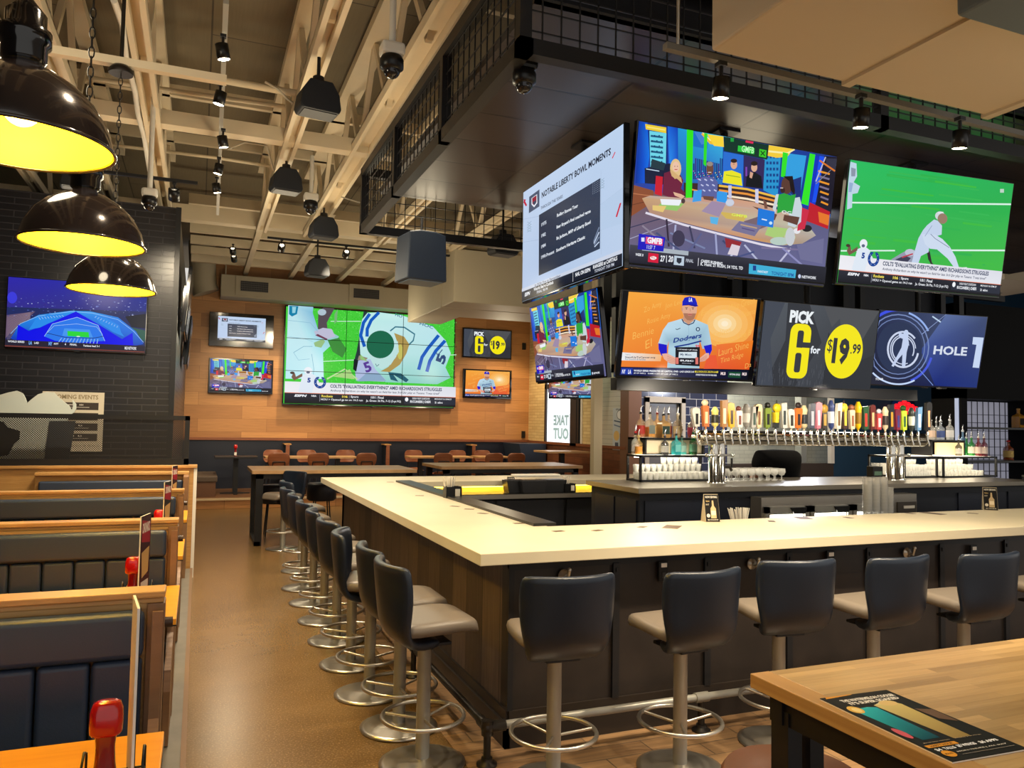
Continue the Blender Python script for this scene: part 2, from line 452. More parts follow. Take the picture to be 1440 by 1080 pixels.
    a.poly([(172, 720), (205, 715), (244, 730), (250, 782), (166, 768)], (235, 230, 40)); a.ell(214, 690, 14, 20, (222, 170, 140)); a.ell(214, 674, 14, 9, (50, 32, 26)); a.ell(214, 688, 4, 3, (190, 130, 110))
    a.poly([(268, 740), (300, 720), (330, 740), (336, 792), (264, 784)], (22, 24, 30)); a.ell(300, 702, 13, 19, (222, 174, 146)); a.ell(300, 685, 14, 10, (40, 28, 24)); a.poly([(283, 720), (296, 726), (290, 750), (280, 745)], (215, 165, 140))
    a.rect(263, 700, 270, 740, (130, 70, 180)); a.line([(180, 735), (240, 745)], 3, (120, 160, 40))
    # counter behind
    a.poly([(0, 770), (150, 775), (400, 830), (395, 885), (150, 845), (0, 830)], (60, 40, 40))
    for k in range(3): a.line([(150, 782+k*20), (270, 796+k*21), (400, 830+k*18)], 9, [(240, 190, 70), (235, 150, 60), (250, 230, 200)][k])
    a.rect(190, 780, 204, 850, (200, 200, 230)); a.rect(304, 795, 318, 860, (210, 210, 235)); a.line([(35, 800), (60, 805)], 6, (240, 160, 60))
    # green pillars
    a.poly([(14, 540), (42, 544), (34, 850), (8, 840)], (50, 230, 30)); a.poly([(88, 555), (102, 558), (96, 700), (84, 690)], (50, 220, 40))
    a.poly([(420, 635), (442, 640), (430, 745), (412, 740)], (50, 225, 40)); a.poly([(533, 640), (556, 645), (528, 865), (498, 855)], (50, 230, 40))
    # desk
    a.crop(0, 0, 1)
    a.poly([(900, 280), (912, 276), (960, 279), (1010, 276), (1060, 284), (1110, 300), (1140, 322), (1147, 331), (1128, 343), (1100, 346), (1060, 339), (1020, 330), (960, 315), (912, 303)],
           [(200, 160, 120), (190, 170, 160), (200, 150, 130), (190, 140, 110), (210, 160, 130), (200, 170, 150), (190, 190, 170), (180, 170, 160), (170, 150, 130), (190, 170, 130), (210, 150, 90), (205, 150, 110), (200, 160, 130), (180, 140, 120)])
    a.poly([(930, 284), (960, 287), (950, 298), (920, 294)], (150, 200, 110)); a.poly([(1010, 298), (1050, 303), (1045, 312), (1020, 308)], (210, 180, 90)); a.poly([(1080, 318), (1110, 322), (1098, 338), (1075, 331)], (170, 205, 120))
    a.poly([(1000, 283), (1020, 286), (1010, 306), (985, 298)], (160, 140, 170)); a.poly([(1045, 312), (1065, 305), (1080, 318), (1060, 326)], (120, 100, 110)); a.poly([(915, 290), (935, 291), (930, 300), (915, 297)], (230, 200, 120))
    a.text('GMFB', 1028, 300, 1050, 307, (220, 240, 90))
    a.line([(905, 301), (960, 318), (1020, 333), (1070, 345), (1110, 352)], 3.2, (225, 220, 235))
    # under the desk
    for p, q, c in [((948, 318), (944, 360), (170, 175, 210)), ((1005, 330), (1008, 378), (160, 165, 205)), ((968, 320), (975, 352), (60, 60, 90)), ((935, 310), (938, 350), (50, 40, 60)), ((1040, 345), (1020, 372), (190, 195, 220)), ((1046, 346), (1075, 380), (180, 185, 215)),
                    ((1112, 350), (1090, 378), (190, 190, 220)), ((1070, 350), (1130, 352), (120, 110, 150)), ((1100, 350), (1140, 385), (140, 140, 190)), ((940, 330), (990, 352), (120, 130, 170)), ((920, 330), (968, 366), (70, 80, 120)), ((985, 330), (960, 368), (90, 95, 140)), ((900, 320), (930, 345), (140, 130, 150)),
                    ((1060, 356), (1000, 376), (70, 80, 130)), ((1015, 340), (1050, 376), (60, 70, 110))]: a.line([p, q], 2.6, c)
    a.poly([(1018, 336), (1042, 342), (1038, 352), (1020, 350)], (150, 40, 50)); a.poly([(1028, 345), (1040, 348), (1036, 362), (1022, 360)], (220, 210, 220)); a.ell(952, 338, 9, 12, (60, 55, 80)); a.ell(1120, 325, 5, 4, (230, 230, 235)); a.ell(1134, 321, 7, 5, (30, 26, 34))
    a.poly([(1120, 345), (1158, 335), (1156, 372), (1125, 366)], (110, 110, 150)); a.ell(1110, 334, 8, 6, (190, 205, 160))
    # people
    L().poly([(912, 418), (960, 425), (952, 560), (903, 545)], (205, 30, 50)); a.poly([(968, 400), (1010, 385), (1075, 400), (1100, 450), (1085, 505), (1115, 540), (1080, 570), (1000, 565), (956, 550)], (112, 34, 62))
    a.ell(1048, 368, 38, 68, (226, 196, 140)); a.poly([(1010, 370), (1040, 440), (1085, 430), (1092, 470), (1060, 440), (1020, 420)], (214, 176, 120)); a.ell(1050, 355, 24, 36, (238, 196, 170)); a.rect(1038, 350, 1046, 354, (90, 60, 50)); a.rect(1056, 350, 1064, 354, (90, 60, 50)); a.line([(1040, 374), (1060, 374)], 5, (190, 60, 70))
    a.poly([(1030, 530), (1085, 545), (1110, 560), (1090, 575), (1040, 555)], (226, 180, 150)); a.poly([(940, 580), (1090, 585), (1070, 625), (950, 620)], (238, 242, 250)); a.ell(1098, 592, 14, 18, (80, 60, 60))
    a.poly([(1200, 440), (1250, 420), (1310, 428), (1335, 460), (1330, 575), (1195, 560)], (92, 100, 160))
    for i in range(26): a.ell(1206+(i*53 % 118), 440+(i*37 % 110), 5, 5, (200, 205, 240), 6)
    a.ell(1280, 368, 24, 42, (112, 74, 60)); a.ell(1280, 334, 22, 16, (150, 140, 130)); a.line([(1268, 392), (1290, 392)], 5, (230, 220, 220)); a.poly([(1230, 555), (1310, 560), (1300, 590), (1240, 580)], (110, 72, 60))
    a.poly([(1170, 520), (1215, 520), (1222, 590), (1160, 600)], (70, 160, 230)); a.poly([(1335, 520), (1400, 530), (1395, 600), (1325, 590)], (60, 160, 235)); a.ell(1415, 600, 30, 26, (190, 200, 220)); a.poly([(1280, 700), (1340, 705), (1330, 755), (1285, 745)], (90, 180, 230))
    R().poly([(492, 870), (530, 885), (512, 965), (480, 975)], (205, 40, 70)); a.poly([(455, 835), (490, 828), (500, 870), (496, 935), (470, 960), (440, 950)], (200, 214, 222)); a.poly([(398, 820), (425, 812), (452, 822), (474, 815), (458, 900), (425, 890), (395, 900)], (40, 165, 60))
    a.poly([(390, 818), (402, 816), (388, 900), (376, 880)], (205, 215, 222)); a.ell(436, 778, 24, 38, (92, 60, 50)); a.poly([(420, 740), (460, 738), (470, 800), (468, 820), (452, 800), (446, 760)], (30, 20, 22)); a.ell(418, 800, 10, 12, (60, 38, 34)); a.line([(408, 790), (420, 790)], 4, (220, 200, 190))
    a.text('OC', 415, 885, 455, 905, (230, 240, 230)); a.poly([(425, 905), (490, 915), (480, 950), (420, 930)], (96, 62, 52)); a.poly([(330, 880), (395, 905), (385, 930), (290, 870)], (104, 68, 56)); a.poly([(335, 840), (350, 850), (355, 880), (342, 880)], (120, 80, 66))
    a.poly([(315, 878), (385, 892), (378, 962), (310, 950)], (24, 120, 220)); a.line([(330, 925), (352, 930)], 5, (230, 240, 250)); a.ell(368, 942, 7, 7, (200, 230, 250)); a.poly([(55, 805), (75, 800), (72, 850), (40, 845)], (60, 160, 235)); a.poly([(140, 810), (185, 815), (180, 858), (138, 850)], (50, 155, 235)); a.ell(195, 855, 18, 12, (205, 210, 225))
    a.poly([(235, 935), (330, 955), (300, 1000), (200, 975)], (120, 115, 150)); a.line([(240, 950), (310, 965)], 6, (190, 160, 130)); a.line([(245, 965), (300, 978)], 5, (90, 80, 130)); a.ell(405, 1020, 40, 18, (185, 205, 195)); a.ell(450, 1000, 20, 40, (200, 205, 210))
    # ticker
    a.urect(0, 7.72, 16, 8.85, [(66, 66, 80), (34, 36, 50), (20, 22, 34), (30, 30, 44)]); a.urect(0, 8.85, 16, 9, (6, 6, 8))
    a.urect(.9, 7.72, 4.4, 8.0, (170, 180, 190))
    L().poly([(790, 825), (972, 848), (958, 948), (780, 935)], (28, 24, 190)); a.poly([(838, 845), (958, 860), (952, 908), (834, 894)], (228, 80, 130)); a.rect(806, 852, 828, 880, (225, 230, 250)); a.ctext('GMFB', (846, 890), (948, 900), .40, W8, .04); a.ctext('11:57  7', (842, 930), (900, 936), .24, (210, 220, 250))
    a.poly([(855, 958), (925, 966), (922, 1030), (850, 1022)], (214, 24, 60)); a.ell(888, 994, 22, 13, (248, 248, 248)); a.ctext('KC', (874, 998), (902, 1002), .16, (214, 24, 60)); a.ctext('27', (935, 1018), (965, 1022), .4, W8, .03); a.ctext('20', (990, 1018), (1022, 1024), .4, W8, .03); a.line([(980, 975), (978, 1025)], 4, W8)
    a.poly([(1033, 975), (1102, 982), (1098, 1046), (1028, 1040)], (190, 206, 222)); a.poly([(1050, 990), (1084, 993), (1082, 1020), (1066, 1034), (1048, 1018)], (40, 46, 60)); a.ctext('WEEK 8', (764, 980), (818, 985), .17, W8); a.ctext('FINAL', (1112, 1020), (1164, 1024), .22, (190, 196, 210)); a.line([(1200, 990), (1196, 1045)], 4, (220, 220, 230))
    a.ctext('CHIEFS RUSHING', (1215, 1020), (1362, 1038), .2, W8, .03); a.ctext('K. Hunt: 21 RUSH, 54 YDS, TD', (1212, 1046), (1502, 1072), .25, W8, .02)
    R().poly([(276, 1120), (476, 1144), (472, 1180), (274, 1164)], (60, 175, 215)); a.ctext('TONIGHT 8PM', (370, 1168), (464, 1176), .26, (20, 90, 160), .02); a.rect(292, 1128, 306, 1150, (20, 60, 140)); a.ctext('FANTASY', (312, 1158), (356, 1162), .16, (230, 240, 250)); a.ctext('NETWORK', (500, 1180), (560, 1184), .2, W8, .02); a.ell(490, 1172, 6, 9, (200, 210, 240))
    return a

def art_bowl():
    a = Art(corners=[(735.8, 266.7), (879, 172), (876.7, 380), (735, 425)]).crop(730, 160, 4.8)
    a.full([(196, 214, 240), (190, 212, 240), (188, 208, 236), (180, 200, 232)])
    a.line([(30, 700), (560, 620), (710, 510)], 2, (160, 180, 210)); a.line([(30, 860), (560, 800), (700, 760)], 2, (160, 180, 210)); a.line([(560, 380), (560, 970)], 1.5, (170, 190, 215)); a.poly([(560, 620), (710, 510), (710, 760), (560, 800)], (184, 206, 234))
    a.poly([(68, 545), (138, 495), (138, 615), (66, 660)], (78, 88, 112)); a.poly([(84, 555), (122, 528), (124, 590), (102, 620), (84, 600)], (230, 234, 244)); a.poly([(88, 556), (118, 535), (118, 585), (102, 606), (90, 594)], (150, 30, 54)); a.poly([(92, 585), (116, 568), (114, 592), (102, 606)], (60, 70, 96))
    a.ctext('NOTABLE LIBERTY BOWL MOMENTS', (154, 560), (628, 274), .48, (34, 40, 56), .03); a.ctext('THROUGH THE YEARS', (148, 640), (298, 562), .24, (60, 68, 88), .01)
    a.poly([(28, 580), (36, 565), (54, 602), (46, 612)], (196, 30, 62)); a.poly([(30, 560), (46, 562), (34, 590)], (196, 30, 62)); a.line([(638, 300), (658, 256)], 6, (214, 60, 84)); a.line([(664, 714), (692, 622)], 10, (206, 36, 62)); a.poly([(688, 620), (698, 615), (690, 650)], (206, 36, 62))
    a.poly([(136, 676), (556, 436), (552, 930), (136, 1098)], [(44, 54, 76), (56, 66, 88), (50, 62, 84), (36, 46, 66)])
    for i in range(6):
        for j in range(5): a.ell(505+j*11, 475+i*14-j*5, 2, 2.6, (170, 184, 208), 5)
    for k in range(4): a.line([(510+k*2, 880-k*6+k*18), (548, 780+k*34)], 7, (190, 206, 232) if k % 2 else (120, 136, 164))
    for k, (y, t) in enumerate([('1975', 'Rolling Stones Tour'), ('1982', 'Bear Bryant\'s final coached game'), ('1984', 'Bo Jackson, MVP of Liberty Bowl'), ('1990-Present', 'Southern Heritage Classic')]):
        x1 = [188, 184, 184, 242][k]; yy = [758, 836, 912, 985][k]; a.ctext(y, (154, yy), (x1, yy-[18, 15, 15, 38][k]), .27, (226, 234, 246), .02)
        q = [((260, 704), (404, 640)), ((258, 785), (490, 682)), ((258, 864), (490, 760)), ((256, 948), (452, 862))][k]; a.ctext(t, q[0], q[1], .32, (236, 242, 250), .03)
    for cx, cy in [(72, 750), (572, 470)]:
        for k in range(4): a.line([(cx-14, cy-30+k*20), (cx+14, cy-10+k*16)], 5, (168, 190, 212)); a.line([(cx+14, cy-34+k*20), (cx-14, cy-6+k*16)], 3, (148, 172, 198))
    a.o = None
    a.urect(0, 7.95, 16, 8.2, (205, 214, 232)); a.text('In 2024: Five to Remember', 2.6, 7.98, 7.2, 8.18, (90, 100, 120)); a.urect(0, 8.2, 16, 8.9, [(40, 48, 66), (26, 34, 52), (20, 26, 42), (24, 30, 46)]); a.urect(0, 8.9, 16, 9, (6, 6, 8))
    a.text('ESPN', .6, 8.38, 1.7, 8.68, W8, .04, .25); a.text('Wizards: Beal vs Cardinals', 2.4, 8.25, 6.0, 8.5, W8); a.text('FINAL 98-94', 3.0, 8.58, 5.0, 8.8, (200, 206, 220)); a.urect(9.2, 8.22, 9.24, 8.88, W8); a.text('NHL ON ESPN', 9.6, 8.32, 11.8, 8.6, W8, .03); a.text('RANGERS at CAPITALS', 12.2, 8.26, 15.4, 8.52, W8, .03); a.text('TONIGHT 7:00 PM', 12.4, 8.6, 15.0, 8.82, (200, 206, 220))
    return a

def _espn_bar(a):
    a.o = None
    a.urect(0, 8.05, 16, 8.92, [(40, 42, 56), (30, 32, 44), (14, 16, 26), (18, 20, 30)]); a.urect(0, 8.0, 16, 8.05, (220, 120, 90)); a.urect(0, 8.92, 16, 9, (6, 6, 8))
    a.text('ESPN', .85, 8.16, 1.95, 8.38, W8, .05, .25); a.text('NBA', 2.35, 8.18, 2.8, 8.34, W8, .03); a.urect(3.08, 8.14, 3.11, 8.76, (160, 165, 180))
    a.text('Rockets', 3.25, 8.14, 4.25, 8.36, (245, 225, 90), .03); a.text('106', 5.1, 8.14, 5.6, 8.36, (245, 225, 90), .03); a.urect(5.74, 8.14, 5.77, 8.4, (160, 165, 180)); a.text('Spurs', 5.88, 8.14, 6.6, 8.38, W8, .02); a.text('101', 7.75, 8.14, 8.15, 8.36, W8, .02); a.urect(8.25, 8.14, 8.28, 8.4, (160, 165, 180)); a.text('Final', 8.4, 8.14, 8.95, 8.36, W8, .02)
    a.text('HOU > Opened game on 14-3 run', 3.2, 8.46, 7.0, 8.7, W8, .015); a.text('Ja. Green: 36 Pts, 7-12 (3-pt FG)', 7.3, 8.46, 10.6, 8.72, W8, .015); a.urect(10.9, 8.14, 16, 8.78, (34, 40, 56)); a.text('SUNDAY NIGHT COUNTDOWN', 11.7, 8.14, 13.4, 8.32, W8, .01); a.text('BUCCANEERS | CHIEFS', 11.5, 8.42, 13.5, 8.72, W8, .03); a.text('MONDAY 8:15PM ET', 13.9, 8.16, 15.6, 8.3, W8, .01); a.text('2 abc', 13.9, 8.48, 14.7, 8.66, W8, .02); a.ell_u(11.15, 8.35, .16, .2, W8)
def _ell_u(s, cx, cy, rx, ry, c, n=20):
    s.ops.append((s._clip([(cx+rx*math.cos(2*PI*i/n), cy+ry*math.sin(2*PI*i/n)) for i in range(n)]), None, c)); return s
Art.ell_u = _ell_u
def _lower_third(a, y0=7.0):
    a.o = None
    a.urect(0, y0, 16, 8.02, [(236, 236, 242), (220, 222, 232), (228, 230, 238), (240, 240, 246)]); sh = lambda y: y0+(y-7.0)
    a.text('COLTS "EVALUATING EVERYTHING" AMID RICHARDSON\'S STRUGGLES', 4.0, sh(7.12), 14.6, sh(7.46), (34, 52, 92), .03)
    a.text('Anthony Richardson on why he wasn\'t on field for late 3rd Qtr play vs Texans: "I was tired"', 4.0, sh(7.6), 14.4, sh(7.86), (54, 66, 96), .012, .2)
    # small passer cut-out with a 5 and the horseshoe
    def E(*q): a.ell_u(*q)
    a.ops.append(([(1.2, y0+.9), (1.5, 6.4), (2.1, 6.1), (2.7, 6.4), (2.6, 7.0), (2.4, 8.0), (1.3, 8.0)], None, (224, 234, 246)))
    a.ops.append(([(1.5, 6.5), (.8, 6.9), (.55, 6.6), (.7, 6.2), (.85, 6.25), (.95, 6.55), (1.5, 6.2)], None, (120, 86, 72)))
    E(.62, 6.2, .2, .12, (70, 50, 46)); E(2.0, 5.95, .36, .34, (235, 240, 248)); E(2.0, 6.1, .16, .12, (90, 100, 130)); a.text('5', 1.95, 6.6, 2.25, 7.05, (26, 66, 150), .06)
    a.ops.append(([(2.5, 6.4), (3.0, 6.9), (2.9, 7.1), (2.4, 6.8)], None, (220, 230, 244)))
    n = 24; o = []
    for i in range(n+1):
        t = -PI*.32 + (PI*1.64)*i/n; o.append((3.08+.42*math.cos(t+0), 6.98+.46*math.sin(t)))
    k = a.o; a.o = None; hh = a.h; a.h = None
    a.line(o, .24, (16, 66, 150))
    a.line([(2.78, 6.58), (2.98, 6.55)], .16, (16, 66, 150)); a.line([(3.2, 6.55), (3.4, 6.58)], .16, (16, 66, 150))
    for q in o[2::4]: a.ell_u(q[0], q[1], .03, .03, (230, 236, 246), 6)
    a.o = k; a.h = hh
def art_field():
    a = Art(corners=[(1196, 222), (1424.5, 257), (1406, 416.4), (1173, 404.5)]).crop(1030, 160, 3.483)
    a.full([(40, 190, 96), (36, 176, 84), (66, 190, 60), (60, 186, 70)])
    rnd = random.Random(3)
    for i in range(34):
        x = rnd.uniform(0, 12); y = rnd.uniform(.2, 6.6); a.urect(x, y, x+rnd.uniform(1.5, 5), y+rnd.uniform(.05, .2), [(52, 184, 84), (44, 178, 78), (60, 188, 66)][i % 3])
    a.line([(583, 434), (1362, 436)], 8, (222, 246, 236)); a.line([(520, 684), (800, 676)], 7, (222, 246, 236)); a.line([(1060, 668), (1336, 662)], 8, (222, 246, 236))
    # blurred player at left edge
    a.poly([(575, 225), (608, 235), (610, 300), (592, 330), (625, 350), (612, 385), (585, 390), (582, 460), (556, 470), (560, 330)], (190, 214, 230)); a.poly([(580, 255), (604, 262), (600, 300), (580, 300)], (140, 150, 170)); a.poly([(570, 330), (590, 335), (580, 380), (565, 380)], (150, 176, 210))
    # fallen man and quarterback
    a.poly([(780, 722), (830, 690), (870, 668), (905, 672), (900, 700), (880, 740), (800, 738)], (150, 154, 176)); a.poly([(800, 722), (850, 700), (880, 712), (860, 736)], (60, 60, 84)); a.ell(876, 684, 26, 18, (190, 196, 214)); a.line([(835, 710), (890, 690)], 7, (190, 60, 80))
    a.poly([(958, 668), (974, 676), (984, 730), (996, 746), (984, 748), (966, 716)], (44, 36, 44))
    a.poly([(995, 515), (1012, 520), (1034, 545), (1032, 590), (1000, 600), (972, 640), (968, 680), (930, 700), (915, 745), (882, 740), (898, 680), (918, 610), (940, 570), (960, 545)], (196, 212, 236))
    a.poly([(935, 590), (1000, 590), (1036, 612), (1072, 650), (1100, 700), (1118, 755), (1096, 757), (1062, 710), (1010, 665), (975, 662), (950, 640)], (206, 220, 240)); a.line([(978, 588), (1000, 610), (1070, 655)], 3, (120, 130, 160)); a.line([(985, 545), (950, 600)], 3, (150, 164, 196))
    a.poly([(1090, 750), (1130, 752), (1156, 750), (1152, 764), (1094, 766)], (236, 238, 244)); a.ell(1024, 496, 24, 22, (210, 214, 222)); a.ell(1036, 510, 24, 26, (150, 124, 104)); a.line([(1015, 482), (1040, 478)], 4, (240, 240, 244)); a.rect(1310, 362, 1328, 380, (190, 214, 200))
    _lower_third(a, 6.95); _espn_bar(a); return a

def art_wall():
    a = Art(corners=[(399, 428.5), (640, 446), (639, 573.5), (398, 571)]).crop(390, 420, 5.54)
    a.full((70, 205, 60)); rnd = random.Random(11)
    for i in range(3600):
        x = rnd.uniform(2.2, 16); y = rnd.uniform(0, 7.4); s = rnd.uniform(.04, .12); a.ops.append(([(x, y), (x+s, y+s*.3), (x+s*.4, y+s)], None, rnd.choice([(40, 190, 30), (100, 225, 80), (50, 170, 40), (120, 235, 110), (60, 215, 50)])))
    a.line([(400, 178), (640, 178)], 6, (200, 240, 210)); a.line([(900, 470), (1385, 440)], 6, (200, 240, 210)); a.line([(340, 500), (600, 486)], 6, (200, 240, 210))
    # blurred player left
    a.poly([(58, 44), (260, 60), (256, 110), (300, 240), (380, 250), (470, 300), (440, 340), (345, 430), (356, 640), (50, 640)], [(190, 228, 236), (150, 205, 226), (130, 190, 220), (150, 200, 225), (170, 220, 230), (150, 200, 200), (150, 210, 200), (170, 230, 240), (200, 240, 248), (190, 236, 246)])
    a.poly([(66, 52), (140, 56), (130, 120), (90, 140), (66, 120)], (20, 130, 170)); a.poly([(90, 60), (122, 62), (116, 110), (92, 112)], (150, 210, 224)); a.poly([(300, 100), (340, 60), (430, 70), (400, 130), (370, 190), (380, 260), (300, 240)], (86, 76, 84)); a.ell(330, 105, 34, 26, (176, 196, 210)); a.poly([(270, 260), (340, 230), (410, 240), (440, 300), (380, 320), (290, 300)], (190, 190, 214))
    a.poly([(280, 290), (370, 330), (380, 320), (300, 280)], (110, 60, 84)); a.poly([(270, 350), (340, 320), (360, 340), (330, 390), (280, 380)], (150, 190, 130)); a.line([(60, 170), (240, 190), (300, 260)], 4, (140, 190, 214)); a.line([(110, 430), (190, 380), (260, 380)], 4, (110, 170, 200)); a.line([(60, 300), (200, 320), (260, 340)], 3, (150, 200, 220)); a.line([(255, 440), (275, 560), (270, 640)], 4, (120, 180, 206)); a.line([(110, 430), (150, 490), (240, 480)], 3, (120, 180, 210))
    a.poly([(380, 330), (470, 310), (530, 400), (500, 470), (420, 420)], (60, 140, 60)); a.poly([(430, 120), (455, 80), (450, 180), (430, 200)], (120, 180, 120))
    a.poly([(660, 95), (700, 110), (650, 170), (610, 420), (590, 500), (660, 500), (720, 480), (660, 330)], (40, 56, 60))
    # kneeling number 5 in white
    a.poly([(690, 110), (780, 106), (960, 130), (1200, 220), (1300, 330), (1340, 430), (1300, 540), (1340, 620), (1240, 672), (840, 660), (700, 560), (640, 440), (628, 260), (650, 160)],
           [(190, 236, 232), (186, 234, 230), (200, 240, 236), (190, 230, 236), (186, 228, 236), (180, 226, 230), (160, 216, 216), (150, 206, 206), (140, 205, 196), (140, 210, 196), (170, 224, 216), (190, 232, 230), (196, 236, 234), (190, 236, 232)])
    for q in ([(708, 118), (660, 190), (640, 290), (672, 380)], [(780, 106), (720, 170), (690, 240), (690, 300)], [(1245, 288), (1165, 390), (1120, 460), (1095, 560)], [(1295, 330), (1225, 410), (1180, 490), (1158, 575)]): a.line(q, 26, (20, 90, 190))
    a.line([(870, 255), (910, 222), (980, 226), (1060, 280), (1050, 330), (1000, 380)], 11, (60, 120, 140)); a.line([(880, 262), (920, 238), (980, 240), (1040, 285)], 5, (200, 236, 236))
    a.poly([(900, 270), (980, 300), (1020, 360), (1000, 430), (950, 520), (870, 580), (800, 575), (860, 540), (920, 460), (940, 380)], (176, 150, 84)); a.ell(950, 420, 22, 60, (196, 190, 96))
    a.poly([(690, 400), (760, 460), (880, 460), (930, 330), (940, 420), (880, 520), (810, 560), (740, 520)], (190, 226, 224)); a.ell(795, 362, 108, 110, (28, 104, 76), 32); a.line([(760, 515), (770, 535), (788, 520)], 5, (30, 90, 110))
    a.poly([(620, 490), (720, 480), (760, 560), (840, 640), (830, 656), (610, 650), (600, 560)], (176, 190, 226)); a.poly([(690, 590), (790, 590), (845, 650), (620, 656)], (140, 170, 200)); a.ctext('5', (690, 590), (740, 570), 1.0, (90, 60, 150), .04); a.poly([(590, 480), (625, 490), (610, 580), (585, 560)], (16, 26, 36)); a.poly([(630, 450), (700, 470), (680, 490), (620, 486)], (150, 140, 120))
    a.poly([(640, 440), (700, 500), (640, 480)], (150, 196, 120)); a.ctext('5', (1290, 520), (1312, 450), .95, (40, 70, 120), .05); a.line([(1240, 446), (1275, 400)], 7, (50, 80, 130)); a.line([(1236, 442), (1230, 425)], 6, (50, 80, 130)); a.ctext('HO', (905, 135), (960, 152), .3, (60, 120, 150)); a.ctext('HOC', (1095, 205), (1200, 240), .3, (60, 120, 150))
    a.poly([(860, 580), (960, 590), (1020, 640), (1000, 660), (900, 600), (940, 655), (880, 640)], (30, 90, 110)); a.line([(380, 640), (520, 560), (620, 640)], 12, (190, 224, 160)); a.poly([(430, 620), (560, 560), (600, 640)], (170, 214, 130))
    _lower_third(a, 7.0); _espn_bar(a)
    for u in (16/3, 32/3): a.urect(u-.025, 0, u+.025, 9, (14, 30, 24))
    for v in (3, 6): a.urect(0, v-.025, 16, v+.025, (14, 30, 24))
    return a

def art_player():
    a = Art(corners=[(875, 407), (1071, 418.7), (1058, 538), (865, 530)]).crop(860, 400, 6.545)
    a.full((10, 10, 14))
    a.poly([(145, 58), (1350, 130), (1270, 800), (75, 765)], [(248, 168, 62), (246, 176, 80), (228, 98, 40), (240, 130, 50)])
    for r, c in ((250, (248, 176, 84)), (200, (250, 186, 100)), (150, (250, 198, 120)), (100, (252, 214, 150)), (60, (254, 228, 180)), (30, (255, 238, 205))): a.ell(1040, 360, r*1.1, r*.9, c, 26)
    a.poly([(960, 560), (1310, 520), (1270, 800), (980, 790)], [(240, 120, 60), (240, 130, 40), (228, 90, 36), (232, 90, 50)]); a.poly([(880, 660), (960, 660), (980, 790), (840, 790)], (236, 92, 56))
    for t, x0, y0, x1, y1, h in [('Emily Liz', 820, 300, 1060, 230, .7), ('Mike Green', 1080, 240, 1330, 160, .7), ('Deanna', 1200, 300, 1330, 262, .6), ('Kathleen', 930, 500, 1100, 440, .6), ('George Lee B', 970, 580, 1300, 480, .8), ('Laura Shine', 980, 670, 1270, 590, .75), ('Tina Ridge', 1010, 750, 1220, 690, .7), ('Da', 1230, 790, 1290, 770, .5),
                                  ('Zo Amy', 290, 270, 460, 200, .7), ('Jon Lee', 480, 230, 640, 180, .6), ('Rosie Amy', 320, 380, 540, 310, .7), ('Bennie', 180, 510, 380, 450, .7), ('El', 300, 600, 380, 560, .8), ('Nancy', 150, 700, 300, 670, .6)]: a.ctext(t, (x0, y0), (x1, y1), h, (251, 190, 92), -.01, .35)
    a.poly([(86, 630), (450, 652), (440, 716), (78, 706)], [(236, 240, 244), (244, 190, 130), (244, 180, 120), (236, 240, 244)]); a.ctext('StandUpToCancer.org', (110, 688), (388, 692), .24, (26, 52, 70), .02); a.ctext('Text to', (112, 655), (160, 658), .12, (120, 160, 180)); a.ctext('For Doctors & Families', (112, 702), (300, 706), .18, (120, 150, 170))
    # man in baseball shirt
    a.poly([(636, 312), (760, 318), (880, 370), (915, 555), (900, 590), (830, 600), (800, 500), (800, 590), (800, 785), (500, 778), (510, 600), (515, 520), (495, 590), (415, 550), (460, 420), (510, 350)],
           [(196, 224, 236), (190, 220, 234), (170, 204, 222), (176, 208, 226), (170, 200, 220), (160, 190, 214), (150, 186, 206), (180, 214, 230), (170, 204, 220), (176, 208, 224), (180, 214, 230), (150, 186, 206), (186, 216, 232), (190, 220, 236), (190, 220, 236), (190, 220, 236)])
    a.poly([(650, 290), (745, 300), (750, 330), (700, 368), (645, 330)], (206, 152, 122)); a.line([(636, 314), (655, 350), (700, 372), (745, 352), (760, 320)], 9, (24, 36, 84)); a.line([(700, 375), (700, 590)], 3, (150, 184, 206))
    a.poly([(640, 190), (778, 195), (776, 250), (752, 312), (720, 328), (690, 326), (660, 300), (642, 250)], (226, 172, 142)); a.poly([(650, 260), (770, 262), (750, 315), (718, 330), (688, 326), (662, 300)], (172, 118, 92)); a.poly([(690, 262), (735, 262), (728, 284), (696, 284)], (206, 130, 112)); a.line([(694, 272), (730, 273)], 5, (150, 70, 64))
    a.rect(668, 205, 692, 210, (80, 56, 44)); a.rect(728, 205, 752, 210, (80, 56, 44)); a.ell(680, 219, 7, 4, (60, 50, 50)); a.ell(740, 219, 7, 4, (60, 50, 50)); a.line([(712, 215), (716, 244)], 5, (196, 136, 108)); a.ell(638, 225, 6, 18, (206, 150, 122))
    a.poly([(640, 190), (642, 150), (662, 112), (712, 100), (762, 116), (778, 160), (780, 178), (790, 192), (760, 196), (700, 178), (655, 186)], (20, 30, 190)); a.poly([(636, 188), (700, 174), (768, 180), (792, 192), (760, 198), (700, 184)], (12, 20, 150)); a.text('LA', 704, 112, 734, 152, W8, .05); 
    a.poly([(418, 545), (497, 560), (498, 640), (470, 665), (445, 660), (420, 600)], (26, 20, 200)); a.poly([(840, 572), (915, 556), (918, 610), (895, 660), (862, 640)], (26, 20, 200))
    a.poly([(450, 645), (500, 640), (575, 680), (590, 745), (530, 740), (470, 695)], (236, 178, 156)); a.poly([(890, 640), (860, 640), (800, 690), (790, 728), (850, 715), (890, 680)], (236, 178, 156))
    for k in range(4): a.line([(500, 668+k*18), (575, 700+k*12)], 3, (190, 120, 104)); a.line([(872, 660+k*12), (800, 702+k*8)], 3, (190, 120, 104))
